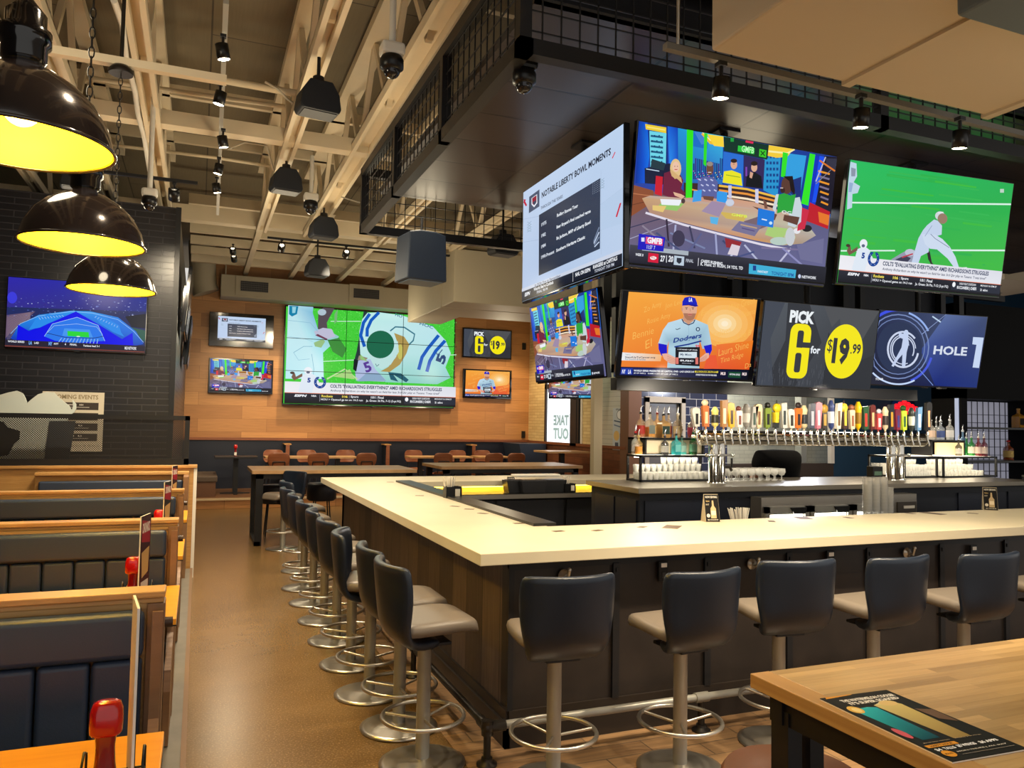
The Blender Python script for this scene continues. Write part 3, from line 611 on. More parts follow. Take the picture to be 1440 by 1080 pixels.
    a.ctext('Dodgers', (556, 556), (826, 504), .66, (24, 56, 140), .03, .25); a.line([(566, 580), (700, 555), (818, 524)], 14, (24, 56, 140)); a.line([(578, 408), (590, 416), (622, 402)], 6, (30, 40, 60)); a.ell(786, 412, 20, 20, (30, 50, 90)); a.ell(786, 412, 11, 12, (190, 216, 230)); a.text('25', 762, 560, 802, 590, (230, 50, 70), .05)
    a.poly([(576, 582), (804, 582), (802, 765), (575, 750)], (22, 24, 34)); a.text('I STAND UP FOR', 598, 598, 782, 616, W8, .03); a.poly([(608, 628), (776, 628), (776, 688), (604, 684)], (214, 228, 236)); a.text('My Mom', 622, 640, 724, 672, (80, 96, 120)); a.text('SU2C', 618, 700, 744, 722, W8, .04); a.text('#StandUp', 636, 730, 722, 742, (200, 206, 220)); a.rect(578, 680, 604, 742, (226, 120, 110)); a.rect(762, 680, 788, 745, (226, 120, 110))
    # ticker
    a.poly([(74, 770), (1265, 806), (1252, 895), (60, 842)], [(30, 40, 110), (20, 24, 40), (14, 16, 26), (20, 30, 90)]); a.poly([(78, 778), (180, 782), (176, 838), (70, 832)], (30, 60, 170)); a.text('NY', 84, 790, 112, 830, W8, .03); a.text('LA', 140, 792, 164, 834, W8, .03)
    a.ctext('WORLD SERIES PRESENTED BY CAPITAL ONE - LAD LEADS 3-0', (188, 810), (748, 826), .2, W8, .03); a.ctext('(0 OF NEC.)   GAME 4 SAT AT LAD (IF NEC.)', (190, 834), (596, 850), .18, W8, .02)
    a.poly([(756, 806), (976, 812), (974, 830), (755, 824)], (214, 196, 70)); a.ctext('PROGRAM ALERT', (770, 824), (960, 828), .2, (20, 20, 20), .02); a.ctext('EARNINGS WIN BACK FOR THE WORLD SERIES', (765, 852), (960, 860), .18, W8, .02); a.poly([(1072, 818), (1190, 822), (1186, 880), (1068, 872)], (26, 74, 50)); a.ctext('NATIONAL LEAGUE', (1082, 850), (1180, 856), .2, W8, .02); a.text('MLB', 1000, 820, 1044, 850, (240, 220, 220), .04); a.text('MLB', 1204, 826, 1244, 856, (240, 220, 220), .04)
    return a

def art_pick():
    a = Art(corners=[(1076, 421.7), (1236, 436), (1225, 551.7), (1060, 541.7)]).crop(960, 360, 3)
    a.full([(84, 90, 98), (58, 62, 68), (44, 47, 54), (70, 74, 82)])
    a.o = None
    for q, c in [([(3, 0), (6, 0), (8.2, 4), (5.2, 9), (1, 9), (3.2, 4)], (50, 53, 60)), ([(8, 0), (9.4, 2.2), (10.4, 1.2), (10.9, 3), (12, 2), (12.2, 4.4), (14, 3.4), (16, 0)], (78, 80, 84)), ([(9, 2.8), (10, 4), (11, 3), (11.6, 4.6), (13, 4), (13.4, 6), (16, 5), (16, 9), (9, 9)], (46, 49, 55)), ([(0, 0), (2.6, 0), (1.2, 4), (2.2, 9), (0, 9)], (66, 72, 84))]: a.ops.append((q, None, c))
    rnd = random.Random(5)
    for i in range(90):
        x = rnd.uniform(.2, 9); y = 9-abs(rnd.gauss(0, 1.2)); a.urect(x, y-.5, x+.03, y, (90, 94, 102))
    a.o = (960, 360, 3)
    a.text('PICK', 450, 222, 546, 284, (238, 244, 248), .05)
    # big yellow 6
    K = a.uv
    Y = (246, 232, 20)
    def blob(cx, cy, rx, ry, hx, hy, c):
        """rounded rectangle"""
        pts = []
        for qx, qy, s in ((1, -1, -PI/2), (1, 1, 0), (-1, 1, PI/2), (-1, -1, PI)):
            for i in range(6): t = s+PI/2*i/5; pts.append((cx+qx*(rx-hx)+hx*math.cos(t), cy+qy*(ry-hy)+hy*math.sin(t)))
        a.poly(pts, c)
    k = a.o
    a.o = None; a_h = a.h; a.h = None
    def U(x, y): a.h = a_h; a.o = k; q = a.uv((x, y)); a.h = None; a.o = None; return q
    x0, y0 = U(452, 278); x1, y1 = U(520, 522); x0 = U(440, 400)[0]-.08; x1 = U(520, 400)[0]+.2; cx, cy = (x0+x1)/2, (y0+y1)/2; rx, ry = (x1-x0)/2, (y1-y0)/2
    blob(cx, cy, rx, ry, .9, .95, Y); D = (52, 56, 62)
    blob(cx, cy-ry*.42, rx*.30, ry*.34, .25, .3, D); a.urect(cx+rx*.28, cy-ry*.34, x1+.05, cy-ry*.14, D)
    blob(cx, cy+ry*.42, rx*.30, ry*.36, .25, .3, D)
    a.urect(cx-rx*.4, cy-ry*.13, cx+rx*.4, cy+ry*.02, Y)
    a.h = a_h; a.o = k
    a.text('for', 534, 376, 572, 412, (236, 242, 248), .03)
    a.o = None; a.h = None
    c = U(676, 402); a.ell_u(c[0], c[1], 2.72, 3.05, Y, 44); T = (52, 54, 58)
    a.text('$', c[0]-2.45, c[1]-1.3, c[0]-1.75, c[1]+.3, T, .0); a.text('19', c[0]-1.65, c[1]-1.5, c[0]+.75, c[1]+1.5, T, .05); a.urect(c[0]+.95, c[1]+.02, c[0]+1.12, c[1]+.2, T); a.text('99', c[0]+1.2, c[1]-.95, c[0]+2.4, c[1]+.2, T, .03)
    return a

def art_hole():
    a = Art(corners=[(1236, 436), (1390, 442.7), (1373, 546.7), (1223, 543)]).crop(960, 360, 3)
    a.full([(34, 44, 80), (70, 84, 122), (22, 34, 92), (22, 26, 48)])
    a.poly([(1110, 240), (1290, 250), (1240, 560), (1060, 552), (1000, 400)], [(90, 110, 160), (60, 74, 112), (30, 50, 120), (20, 40, 120), (60, 80, 150)])
    for r, w, c, s, e in [(170, 10, (70, 90, 220), .3, 1.2), (172, 12, (60, 80, 230), 1.05*PI, 1.5*PI), (150, 5, (120, 140, 190), 0, 2*PI), (130, 4, (110, 130, 180), 0, 2*PI), (176, 7, (200, 220, 255), .35*PI, .75*PI), (166, 8, (150, 180, 240), 1.6*PI, 1.85*PI)]: a.arc(905, 385, r*.86, r*.93, w, c, s, e)
    a.ell(910, 390, 96, 112, (40, 52, 84), 36)
    for k, (r, w) in enumerate([(70, 8), (58, 4), (50, 5)]): a.arc(925, 398, r*.92, r*1.1, w, (206, 216, 240), .2+k, 5.6+k*.6)
    a.poly([(905, 322), (925, 330), (932, 320), (948, 326), (946, 350), (950, 370), (940, 410), (934, 474), (920, 474), (922, 420), (905, 440), (885, 474), (876, 470), (900, 425), (918, 390), (924, 352), (908, 345)], (196, 210, 240)); a.ell(938, 322, 9, 10, (196, 210, 240)); a.line([(905, 325), (925, 318), (950, 380)], 3, (196, 210, 240))
    a.line([(1005, 330), (1110, 235)], 3, (140, 160, 210)); a.line([(990, 480), (1052, 552)], 3, (120, 150, 220)); a.line([(1050, 250), (1086, 275)], 6, (190, 214, 240))
    a.text('HOLE', 1058, 378, 1196, 422, (216, 224, 240), .03); a.poly([(1226, 338), (1272, 340), (1250, 474), (1222, 472), (1240, 372), (1222, 370)], (200, 216, 244)); a.ctext('TOUR', (808, 532), (842, 532), .25, W8)
    return a

def art_stadium():
    a = Art(corners=[(12.7, 392.3), (207, 399), (206.7, 496), (9, 491.7)]).crop(0, 380, 6)
    a.full([(46, 40, 170), (30, 44, 150), (30, 46, 90), (60, 50, 90)])
    a.poly([(60, 330), (440, 330), (1240, 330), (1245, 700), (60, 700)], (34, 44, 96))
    a.poly([(60, 400), (300, 360), (200, 460), (90, 560), (56, 600)], (104, 84, 110)); rnd = random.Random(2)
    for i in range(150):
        x = rnd.uniform(70, 1230); y = rnd.uniform(200, 380) + (abs(x-650)*.06); a.rect(x, y, x+rnd.uniform(3, 16), y+rnd.uniform(2, 5), rnd.choice([(90, 110, 200), (140, 160, 230), (60, 80, 170), (200, 210, 250), (40, 60, 140)]))
    for i in range(18): a.line([(70, 420+i*12), (260, 370+i*4)], 2, (150, 130, 140))
    a.poly([(1060, 380), (1240, 350), (1240, 480), (1120, 470)], (20, 26, 44)); a.poly([(1100, 470), (1240, 500), (1240, 600), (1180, 560)], (40, 90, 80)); a.ell(110, 250, 40, 50, (60, 60, 220))
    a.poly([(100, 600), (170, 480), (330, 390), (600, 345), (760, 345), (1000, 390), (1160, 510), (1230, 620), (1140, 640), (150, 620)], [(20, 60, 180), (30, 120, 220), (40, 140, 230), (50, 160, 240), (50, 160, 240), (40, 130, 230), (30, 110, 220), (20, 80, 190), (20, 60, 200), (20, 60, 200)])
    a.line([(100, 560), (180, 470), (330, 400), (600, 352), (780, 360), (1000, 410), (1140, 510), (1228, 605)], 4, (150, 200, 250))
    a.poly([(160, 480), (250, 530), (440, 450), (640, 350), (840, 460), (1040, 580), (1130, 520), (1140, 640), (880, 640), (150, 612)], (10, 14, 232))
    a.poly([(250, 520), (310, 420), (400, 385), (560, 375), (470, 430), (340, 500)], (40, 140, 235)); a.poly([(790, 385), (900, 400), (1010, 460), (1030, 520), (1060, 560), (960, 520), (850, 450)], (40, 140, 235))
    for i in range(9): a.line([(330+i*24, 410-i*3), (345+i*24, 430-i*4)], 3, (190, 220, 250)); a.line([(800+i*24, 400+i*10), (815+i*23, 385+i*10)], 3, (190, 220, 250))
    a.poly([(380, 575), (440, 470), (650, 400), (830, 465), (890, 600), (640, 625), (470, 610)], (40, 120, 235)); a.line([(400, 545), (460, 480), (650, 458), (820, 480), (870, 545)], 3, (180, 210, 250)); a.line([(380, 575), (445, 465), (650, 400), (830, 465), (893, 602)], 4, (170, 205, 250)); a.line([(400, 545), (560, 580), (800, 578), (880, 560)], 5, (20, 30, 90))
    a.poly([(545, 500), (760, 505), (790, 575), (530, 565)], (70, 150, 240)); a.poly([(572, 522), (752, 528), (758, 574), (575, 566)], (40, 214, 60)); a.ell(665, 568, 16, 5, (220, 240, 220))
    for i in range(12): a.line([(525+i*28, 585), (495+i*30, 630)], 6, (150, 190, 240))
    a.o = None
    a.urect(0, 8.1, 16, 8.85, (38, 34, 52)); a.urect(0, 8.85, 16, 9, (120, 60, 50)); a.text('WORLD SERIES', .3, 8.2, 2.1, 8.45, W8, .02); a.text('LA', 2.6, 8.16, 2.95, 8.62, (120, 180, 250), .04); a.text('LAD', 3.2, 8.24, 3.7, 8.5, W8, .02); a.text('NY', 4.8, 8.16, 5.2, 8.62, (120, 180, 250), .04); a.text('NYY', 5.4, 8.24, 5.9, 8.5, W8, .02); a.text('4', 6.6, 8.24, 6.75, 8.5, W8, .02); a.text('FINAL', 7.2, 8.24, 8.0, 8.5, W8, .02); a.text('Yankees lead 3-1', 8.7, 8.3, 10.6, 8.56, W8, .02); a.text('MLB NETWORK', 13.6, 8.3, 15.0, 8.7, W8, .02)
    return a
# ------------------------------------------------------------------ materials
M = {}
M['blackmetal'] = mat('black_metal', (22, 22, 25), .42, 0, .5)
M['blackplastic'] = mat('black_plastic', (14, 14, 16), .35)
M['blackgloss'] = mat('black_gloss', (10, 9, 12), .12, 0, .6, coat=.4)
M['steel'] = mat('brushed_steel', (196, 190, 180), .3, .9)
M['steelpole'] = mat('satin_steel', (168, 166, 158), .38, .35)
M['chrome'] = mat('chrome', (225, 222, 215), .12, 1)
M['darksteel'] = mat('dark_pipe', (60, 56, 52), .4, .8)
M['vinyl'] = mat('navy_vinyl', (30, 36, 46), .42, 0, .5, bump=.05, bscale=300)
M['vinylblack'] = mat('booth_vinyl', (48, 60, 80), .38, 0, .5, bump=.06, bscale=240)
M['stoolback'] = mat('stool_back_vinyl', (26, 34, 48), .34, 0, .55, bump=.04, bscale=300)
M['stoolseat'] = mat('stool_seat_vinyl', (116, 106, 96), .36, 0, .5, bump=.05, bscale=260)
M['quartz'] = mat('white_quartz', (212, 200, 172), .42, 0, .5, coat=.0, var=.04, vscale=3)
M['concrete'] = None
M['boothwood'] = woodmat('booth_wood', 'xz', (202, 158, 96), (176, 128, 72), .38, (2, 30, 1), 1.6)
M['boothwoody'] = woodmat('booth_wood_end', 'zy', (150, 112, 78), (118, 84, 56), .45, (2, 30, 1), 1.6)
M['tablewood'] = woodmat('honey_table', 'xy', (244, 168, 50), (228, 146, 34), .28, (1.2, 16, 1), 1.3, strip=0)
M['butcher'] = woodmat('butcher_block', 'xy', (204, 170, 118), (182, 144, 94), .3, (1.5, 26, 1), 1.6, strip=.036, striplen=.55)
M['palewood'] = woodmat('pale_top', 'xy', (208, 168, 120), (180, 138, 92), .35, (2, 20, 1), 1.4)
M['darkplank'] = None
M['chairwood'] = woodmat('chair_shell', 'xz', (140, 84, 52), (112, 62, 36), .4, (1, 12, 1), 2)
M['beam'] = mat('cream_painted_steel', (222, 206, 176), .6, var=.08, vscale=1.5)
M['deck'] = None
M['duct'] = mat('cream_duct', (198, 182, 154), .6, var=.05, vscale=.7)
M['duct2'] = mat('grey_cream_duct', (170, 160, 138), .6, var=.05, vscale=.7)
M['white'] = mat('white_paint', (225, 220, 208), .5)
M['paper'] = mat('white_paper', (238, 232, 220), .7)
M['red'] = mat('red_cap', (190, 16, 12), .22, 0, .6, coat=.5)
M['ketchup'] = mat('ketchup', (128, 10, 8), .15, 0, .6, coat=.6)
M['screen'] = screenmat('screen_glow', .84)
M['print'] = screenmat('printed_face', 0, .45)
M['teal'] = mat('teal_wall_paint', (24, 58, 84), .6, var=.05, vscale=1)
M['navy'] = mat('dark_navy_panel', (22, 26, 36), .5)
M['rope'] = mat('cable', (190, 180, 160), .6)
M['glass'] = glass('clear_glass', (235, 240, 240), .03, .32)
M['bulb'] = mat('lamp_lens', (255, 240, 210), .4, emit=(255, 236, 200), es=30)
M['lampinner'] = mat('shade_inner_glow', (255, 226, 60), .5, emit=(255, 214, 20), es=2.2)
M['led'] = mat('led_strip', (255, 230, 120), .4, emit=(255, 206, 70), es=9)
M['ledwhite'] = mat('led_white', (255, 250, 240), .4, emit=(255, 246, 226), es=16)

def nodemat_floor():
    m, nt, b = _new('polished_concrete')
    tc = nt.nodes.new('ShaderNodeTexCoord')
    n1 = nt.nodes.new('ShaderNodeTexNoise'); n1.inputs['Scale'].default_value = 1.1; n1.inputs['Detail'].default_value = 8; n1.inputs['Roughness'].default_value = .62
    n2 = nt.nodes.new('ShaderNodeTexNoise'); n2.inputs['Scale'].default_value = 90; n2.inputs['Detail'].default_value = 3
    nt.links.new(tc.outputs['Object'], n1.inputs['Vector']); nt.links.new(tc.outputs['Object'], n2.inputs['Vector'])
    cr = nt.nodes.new('ShaderNodeValToRGB'); e = cr.color_ramp.elements
    e[0].position = .32; e[0].color = lin((100, 76, 44)); e[1].position = .7; e[1].color = lin((120, 92, 54)); k = e.new(.5); k.color = lin((110, 84, 49))
    nt.links.new(n1.outputs['Fac'], cr.inputs['Fac'])
    c2 = nt.nodes.new('ShaderNodeValToRGB'); q = c2.color_ramp.elements; q[0].position = .5; q[0].color = (0, 0, 0, 1); q[1].position = .78; q[1].color = (1, 1, 1, 1)
    nt.links.new(n2.outputs['Fac'], c2.inputs['Fac'])
    mx = nt.nodes.new('ShaderNodeMix'); mx.data_type = 'RGBA'; mx.inputs['B'].default_value = lin((150, 120, 78))
    nt.links.new(c2.outputs['Color'], mx.inputs['Factor']); nt.links.new(cr.outputs['Color'], mx.inputs['A'])
    nt.links.new(mx.outputs['Result'], b.inputs['Base Color'])
    mr = nt.nodes.new('ShaderNodeMapRange'); mr.inputs['To Min'].default_value = .25; mr.inputs['To Max'].default_value = .27; nt.links.new(n1.outputs['Fac'], mr.inputs['Value']); nt.links.new(mr.outputs['Result'], b.inputs['Roughness'])
    return m
M['concrete'] = nodemat_floor()
M['deck'] = brickmat('roof_deck_panels', 'yx', (122, 110, 86), (110, 98, 76), (74, 66, 52), 2.4, 1.2, .01, .8, .1, grain=.06)
M['tile'] = brickmat('wood_look_tile', 'xy', (156, 122, 86), (130, 100, 70), (86, 70, 54), .6, .15, .004, .4, .2, grain=.25)
M['woodwall'] = brickmat('wall_planks', 'xz', (192, 138, 82), (156, 106, 60), (124, 82, 46), 1.5, .30, .003, .45, .1, offs=.37, grain=.12)
M['blackbrick'] = brickmat('black_brick', 'xz', (24, 23, 28), (18, 17, 22), (52, 50, 56), .31, .075, .007, .32, .9)
M['blackbricky'] = brickmat('black_brick_side_sheen', 'yz', (54, 52, 54), (44, 43, 46), (62, 60, 60), .31, .075, .007, .32, .9)  # same black brick, paler: reflected light on this side put into the colour
M['creambrick'] = brickmat('cream_brick', 'yz', (226, 204, 150), (210, 184, 130), (190, 160, 110), .31, .075, .006, .5, .5)
M['bluetile'] = brickmat('blue_tile', 'xz', (44, 52, 84), (34, 40, 66), (176, 180, 190), .34, .17, .007, .18, .4)
M['whitetile'] = brickmat('white_tile', 'xz', (206, 208, 196), (198, 200, 188), (170, 174, 166), .3, .1, .005, .25, .3)
M['browntile'] = brickmat('brown_tile', 'yz', (122, 74, 46), (102, 60, 38), (70, 44, 30), .4, .15, .005, .4, .2, grain=.2)
M['darkplank'] = brickmat('bar_front_planks', 'yz', (40, 32, 27), (26, 21, 18), (12, 10, 9), 3.0, .2, .004, .45, .5, grain=.4)
def planksv(name, a, c1, c2, mo, w):
    m = brickmat(name, a, c1, c2, mo, 4.0, w, .004, .5, .5, grain=.35); return m
M['barside'] = planksv('bar_side_boards', 'zy', (104, 86, 72), (62, 51, 44), (14, 12, 11), .30)
M['barfront'] = planksv('bar_front_boards', 'zx', (42, 35, 31), (34, 28, 25), (20, 17, 15), 4)
M['ceilpanel'] = brickmat('black_ceiling_panels', 'xy', (58, 50, 46), (50, 43, 40), (14, 12, 12), 1.2, .6, .014, .35, .3, offs=0)

# ------------------------------------------------------------------ room
struct(xbox('floor', M['concrete'], -4, 22, -2.5, 22, -.1, 0))
ft = xbox('floor_tile_border', M['tile'], 1.37, 13, 2.9, 9.9, 0, .004); struct(ft)
YB = 19.0; DZ = 1.36
struct(xbox('wall_back', [M['woodwall']], -.3, 8.3, YB, YB+.2, DZ, 6.2))
struct(xbox('wall_back_dado', mat('dado_navy', (18, 24, 40), .45, bump=.1, bscale=30), -.3, 8.3, YB-.03, YB+.2, 0, DZ))
struct(xbox('trim_1', M['chairwood'], -.3, 8.2, YB-.07, YB-.03, DZ-.05, DZ+.01))
# raised dining platform at the back, pale board riser
rz = brickmat('riser_boards', 'xz', (196, 140, 84), (160, 108, 64), (110, 74, 44), 1.1, .2, .004, .5, .2, grain=.2)
struct(MB().box(-.3, 8.2, 16.58, YB, 0, .2).build('floor_platform', rz))
struct(xbox('trim_2', mat('nosing', (214, 190, 150), .4), -.3, 8.2, 16.54, 16.6, .17, .21))
# black brick block with the left television
BY = 10.2
wl = MB(); wl.box(-7.5, -.30, BY, BY+.3, 0, 4.36); struct(wl.build('wall_left_brick', M['blackbrick']))
wr = MB(); wr.box(-.5, -.29, BY+.3, YB, 0, 4.36); struct(wr.build('wall_left_side', M['blackbricky']))
struct(xbox('trim_3', M['blackmetal'], -.33, -.27, BY-.03, BY+.02, 0, 4.36))
struct(xbox('wall_left', mat('left_wall_dark', (60, 52, 44), .7), -3.6, -3.4, -2.5, BY, 0, 5.75)); struct(xbox('wall_left_rear', mat('left_wall_dark', (60, 52, 44), .7), -3.6, -3.4, BY+.3, YB+.2, 0, 5.75)); struct(xbox('wall_back_left', mat('left_wall_dark', (60, 52, 44), .7), -3.4, -.5, YB, YB+.2, 0, 5.75))
# right side walls
WRX = 8.18; YC = 13.85
struct(xbox('wall_right', M['creambrick'], WRX, WRX+.2, YC, 15.90, 1.33, 6.2)); struct(xbox('wall_right_brick_pier', M['creambrick'], WRX, WRX+.2, 17.96, YB, 1.33, 6.2))
struct(xbox('wall_right_dado', M['browntile'], WRX-.02, WRX+.2, YC, YB, 0, 1.33)); struct(xbox('trim_4', M['chairwood'], WRX-.06, WRX+.0, YC, YB, 1.30, 1.36))
struct(xbox('wall_right_over_door', M['creambrick'], WRX, WRX+.2, 15.90, 17.96, 3.15, 6.2))
pw = mat('pale_light_wall', (236, 232, 214), .6)
struct(xbox('wall_right_pier', M['whitetile'], WRX-.012, WRX, YC+.25, 15.1, 1.36, 4.2))
struct(xbox('trim_5', mat('brown_pilaster', (120, 84, 60), .5), WRX-.05, WRX+.25, YC-.12, YC+.22, 0, 4.2))
# door with its glass
dmat = mat('door_frame_dark', (36, 36, 40), .4)
dr = thing('door_1', 'dark framed glass entrance door lettered TAKE OUT', 'door', (WRX, 0, 0)); dr['kind'] = 'structure'; del dr['category']
y0, y1 = 15.98, 17.88
b = MB(); b.box(-.05, .05, y0, y0+.1, 1.3, 3.1); b.box(-.05, .05, y1-.1, y1, 1.3, 3.1); b.box(-.05, .05, y0, y1, 2.68, 2.8); b.box(-.05, .05, y0, y1, 3.02, 3.12); b.box(-.06, .06, y0+.1, y0+.42, 1.3, 2.68)
b.build('door_frame', dmat, dr); MB().box(-.14, -.05, y0+.9, y0+1.5, 2.58, 2.68).build('door_closer', mat('closer', (60, 62, 66), .4), dr)
gm = mat('daylit_glass', (240, 246, 250), .1, emit=(240, 247, 255), es=1.5)
MB().box(-.01, .01, y0+.42, y1-.1, 1.3, 2.68).build('door_glass', gm, dr); MB().box(-.01, .01, y0+.1, y1-.1, 2.8, 3.02).build('transom_glass', gm, dr)
at = Art(10, 6); at.text('TAKE', 0, 0, 10, 2.4, (150, 170, 160), .03, mirror=True); at.text('OUT', 0, 3.2, 10, 6, (150, 170, 160), .03, mirror=True)
art_o = None
struct(xbox('trim_6', M['white'], WRX-.02, WRX+.2, 15.86, 15.94, 1.33, 3.2))
# facing wall with blue tiles, kitchen opening and teal paint
FY = YC
A0 = P(885, 600, 'y', FY).x; A1 = P(1012, 600, 'y', FY).x; A2 = P(1172, 600, 'y', FY).x; A3 = P(1475, 600, 'y', FY).x
wx0 = P(912, 600, 'y', FY).x; wx1 = P(957, 600, 'y', FY).x; wz = P(930, 566, 'y', FY).z
b = MB(); b.box(A0, wx0, FY, FY+.2, 0, 4.6); b.box(wx0, wx1, FY, FY+.2, wz, 4.6); b.box(wx0, wx1, FY, FY+.2, 0, 1.0); b.box(wx1, A1+.2, FY, FY+.2, 0, 4.6)
struct(b.build('wall_front_facing_tile', M['bluetile']))
win = thing('window_1', None, None, (0, 0, 0)); win['kind'] = 'structure'
b = MB(); b.box(wx0-.1, wx0, FY-.04, FY+.05, 1.0, wz+.1); b.box(wx1, wx1+.1, FY-.04, FY+.05, 1.0, wz+.1); b.box(wx0-.1, wx1+.1, FY-.04, FY+.05, wz, wz+.12); b.build('window_frame', mat('pale_frame', (190, 184, 172), .5), win)
MB().box(wx0, wx1, FY+.08, FY+.1, 1.0, wz).build('window_pane', mat('grey_pane', (120, 120, 122), .3), win)
hz = P(1090, 559, 'y', FY).z
struct(xbox('wall_over_pass', M['teal'], A1+.2, A2, FY, FY+.2, P(1090, 520, 'y', FY).z, 4.6))
struct(xbox('wall_teal', M['teal'], A2, A3, FY, FY+.2, 0, 6.2))
struct(xbox('wall_pass_sill', mat('pass_sill', (60, 50, 44), .5), A1+.2, A2, FY, FY+.2, 0, 1.0))
struct(xbox('wall_kitchen_back', M['whitetile'], A1-1, A2+3, FY+2.6, FY+2.8, 0, 4.6)); struct(xbox('wall_kitchen_side', M['whitetile'], A1-.9, A1-.7, FY+.2, FY+2.6, 0, 4.6))
struct(xbox('ceiling_kitchen', mat('kitchen_ceiling', (200, 196, 184), .8), A1-1, A2+3, FY+.2, FY+2.8, 3.4, 3.5))
b = MB(); 
for x in (A2-.1,): b.box(x, x+.1, FY-.03, FY+.08, 1.0, P(1172, 520, 'y', FY).z)
struct(b.build('trim_7', M['white']))
px = P(1140, 600, 'y', FY).x; struct(xbox('trim_8', mat('steel_jamb', (150, 152, 146), .35, .4), px, px+.16, FY+.3, FY+.5, 0, 4))
# big back wall behind everything at far right, keeps daylight from leaking
struct(xbox('wall_far_right', M['teal'], A3-.01, A3+.2, 5, FY+.2, 0, 6.2))
struct(xbox('wall_beyond', mat('pale_upper', (120, 108, 86), .7), 8.3, A3, FY+.21, FY+.3, 4.6, 6.2))
# roof
struct(xbox('ceiling', M['deck'], -4, 22, -1.0, 22, 5.75, 5.85))

# ------------------------------------------------------------------ roof steel: top and bottom chords with webs, one truss per line
ZB = 4.6
def truss(x, y0, y1, label, zb=ZB, w=.13, h=.1, top=5.6, group='roof trusses running towards the back wall'):
    t = thing('roof_truss', label, 'truss', (x, y0, zb), 0, group); L = y1-y0
    b = MB(); b.box(-w/2, -w/2+.04, 0, L, 0, h); b.box(w/2-.04, w/2, 0, L, 0, h); b.box(-w/2, w/2, 0, L, h-.012, h); b.build('bottom_chord', M['beam'], t)
    MB().box(-w/2, w/2, 0, L, top-zb-.1, top-zb).build('top_chord', M['beam'], t)
    n = max(2, int(L/1.25)); b = MB()
    for i in range(n):
        ya = L*i/n; yb = L*(i+.5)/n; yc = L*(i+1)/n
        b.bar((0, ya, .05), (0, yb, top-zb-.05), .05, .06); b.bar((0, yb, top-zb-.05), (0, yc, .05), .05, .06)
    b.build('web', M['beam'], t); return t
xs = [(-1.16-.0, 'A', 155, 285), (-.5, 'B', 233, 297), (.77, 'D', 373, 310), (1.5, 'E', 480, 263)]
names = ['cream roof truss above the pendant lamps', 'cream roof truss with white conduit right of the pendants', 'cream roof truss above the hanging black speakers', 'broad cream roof truss passing beside the black mesh soffit']
for (x, k, px_, py_), nm in zip(xs, names):
    xx = P(px_, py_, 'z', ZB).x; truss(xx, 1.5, 12.1, nm, w=.22 if k == 'E' else .15)
truss(-1.95, 1.5, 12.1, 'cream roof truss furthest left over the booths')
for k, x in enumerate((2.6, 3.8, 5.0)): truss(x, 8.3, 12.1, f'cream roof truss glimpsed through the soffit mesh, {ORD[k]} from the left')
# cross members
def cross(name, y, z, x0, x1, w, h, label, cat='beam'):
    o = MB().box(0, x1-x0, -w/2, w/2, 0, h).build(name, M['beam'], None, (x0, y, z)); tag(o, label, cat); return o
yy = P(280, 185, 'z', 4.62).y
cross('cross_beam', yy, 4.62, -3.3, 3.4, .16, .14, 'cream cross beam spanning under the roof trusses in mid ceiling')
hy = 12.2
cross('header_beam', hy, P(348, 310, 'y', hy).z-.1, -3.3, 9.5, .2, .22, 'long cream header beam where the high ceiling steps back')
def pipe(name, pts, r, label, cat, m=None, group=None, n=10):
    o0 = Vector(pts[0]); b = MB().tube([Vector(p)-o0 for p in pts], r, n); o = b.build(name, m or M['beam'], None, o0); tag(o, label, cat, group); return o
pipe('ceiling_pipe', [P(90, 78, 'z', 4.9), P(300, 110, 'z', 4.9), P(420, 132, 'z', 4.9)], .035, 'cream sprinkler pipe crossing high above the pendants', 'pipe')
pipe('ceiling_pipe', [P(95, 105, 'z', 5.2), P(300, 136, 'z', 5.2), P(415, 152, 'z', 5.2)], .025, 'thin cream pipe just behind the sprinkler pipe', 'pipe')
pipe('ceiling_pipe', [P(150, 203, 'z', 5.2), P(305, 222, 'z', 5.2), P(420, 240, 'z', 5.2)], .022, 'thin cream pipe behind the mid ceiling cross beam', 'pipe')
pipe('conduit', [P(160, 0, 'z', 4.56), P(172, 35, 'z', 4.6), P(177, 80, 'z', 4.58), P(190, 130, 'z', 4.57), P(194, 160, 'z', 4.6), P(203, 195, 'z', 4.6), P(210, 240, 'z', 4.55)], .022, 'white flexible conduit strapped along a roof truss', 'conduit', M['white'])
# purlins under the deck
PU = []
for k, y in enumerate((3.2, 4.8, 6.4, 9.6, 11.2)):
    o = MB().box(0, 6.6, -.035, .035, 0, .13).build('purlin', M['beam'], None, (-3.3, y, 5.5)); tag(o, f'slim cream purlin under the roof deck, {ORD[k]} from the storefront', 'beam', 'purlins under the roof deck')
# lower ladder framing at the back
for k, y in enumerate((13.2, 14.2, 15.2, 16.2, 17.2, 18.1)):
    o = MB().box(0, 9.2, -.05, .05, 0, .16).build('joist', M['beam'], None, (-.25, y, 5.2)); tag(o, f'cream joist over the back dining platform, {ORD[k]} beyond the header beam', 'beam', 'joists over the back dining platform')
for k, x in enumerate((.9, 1.9, 3.0, 4.1, 5.2, 6.6)):
    o = MB().box(-.05, .05, 0, 6.2, 0, .1).build('stringer', M['beam'], None, (x, 12.5, 5.1)); tag(o, f'cream stringer running to the back wall, {ORD[k]} from the left', 'beam', 'stringers over the back dining platform')

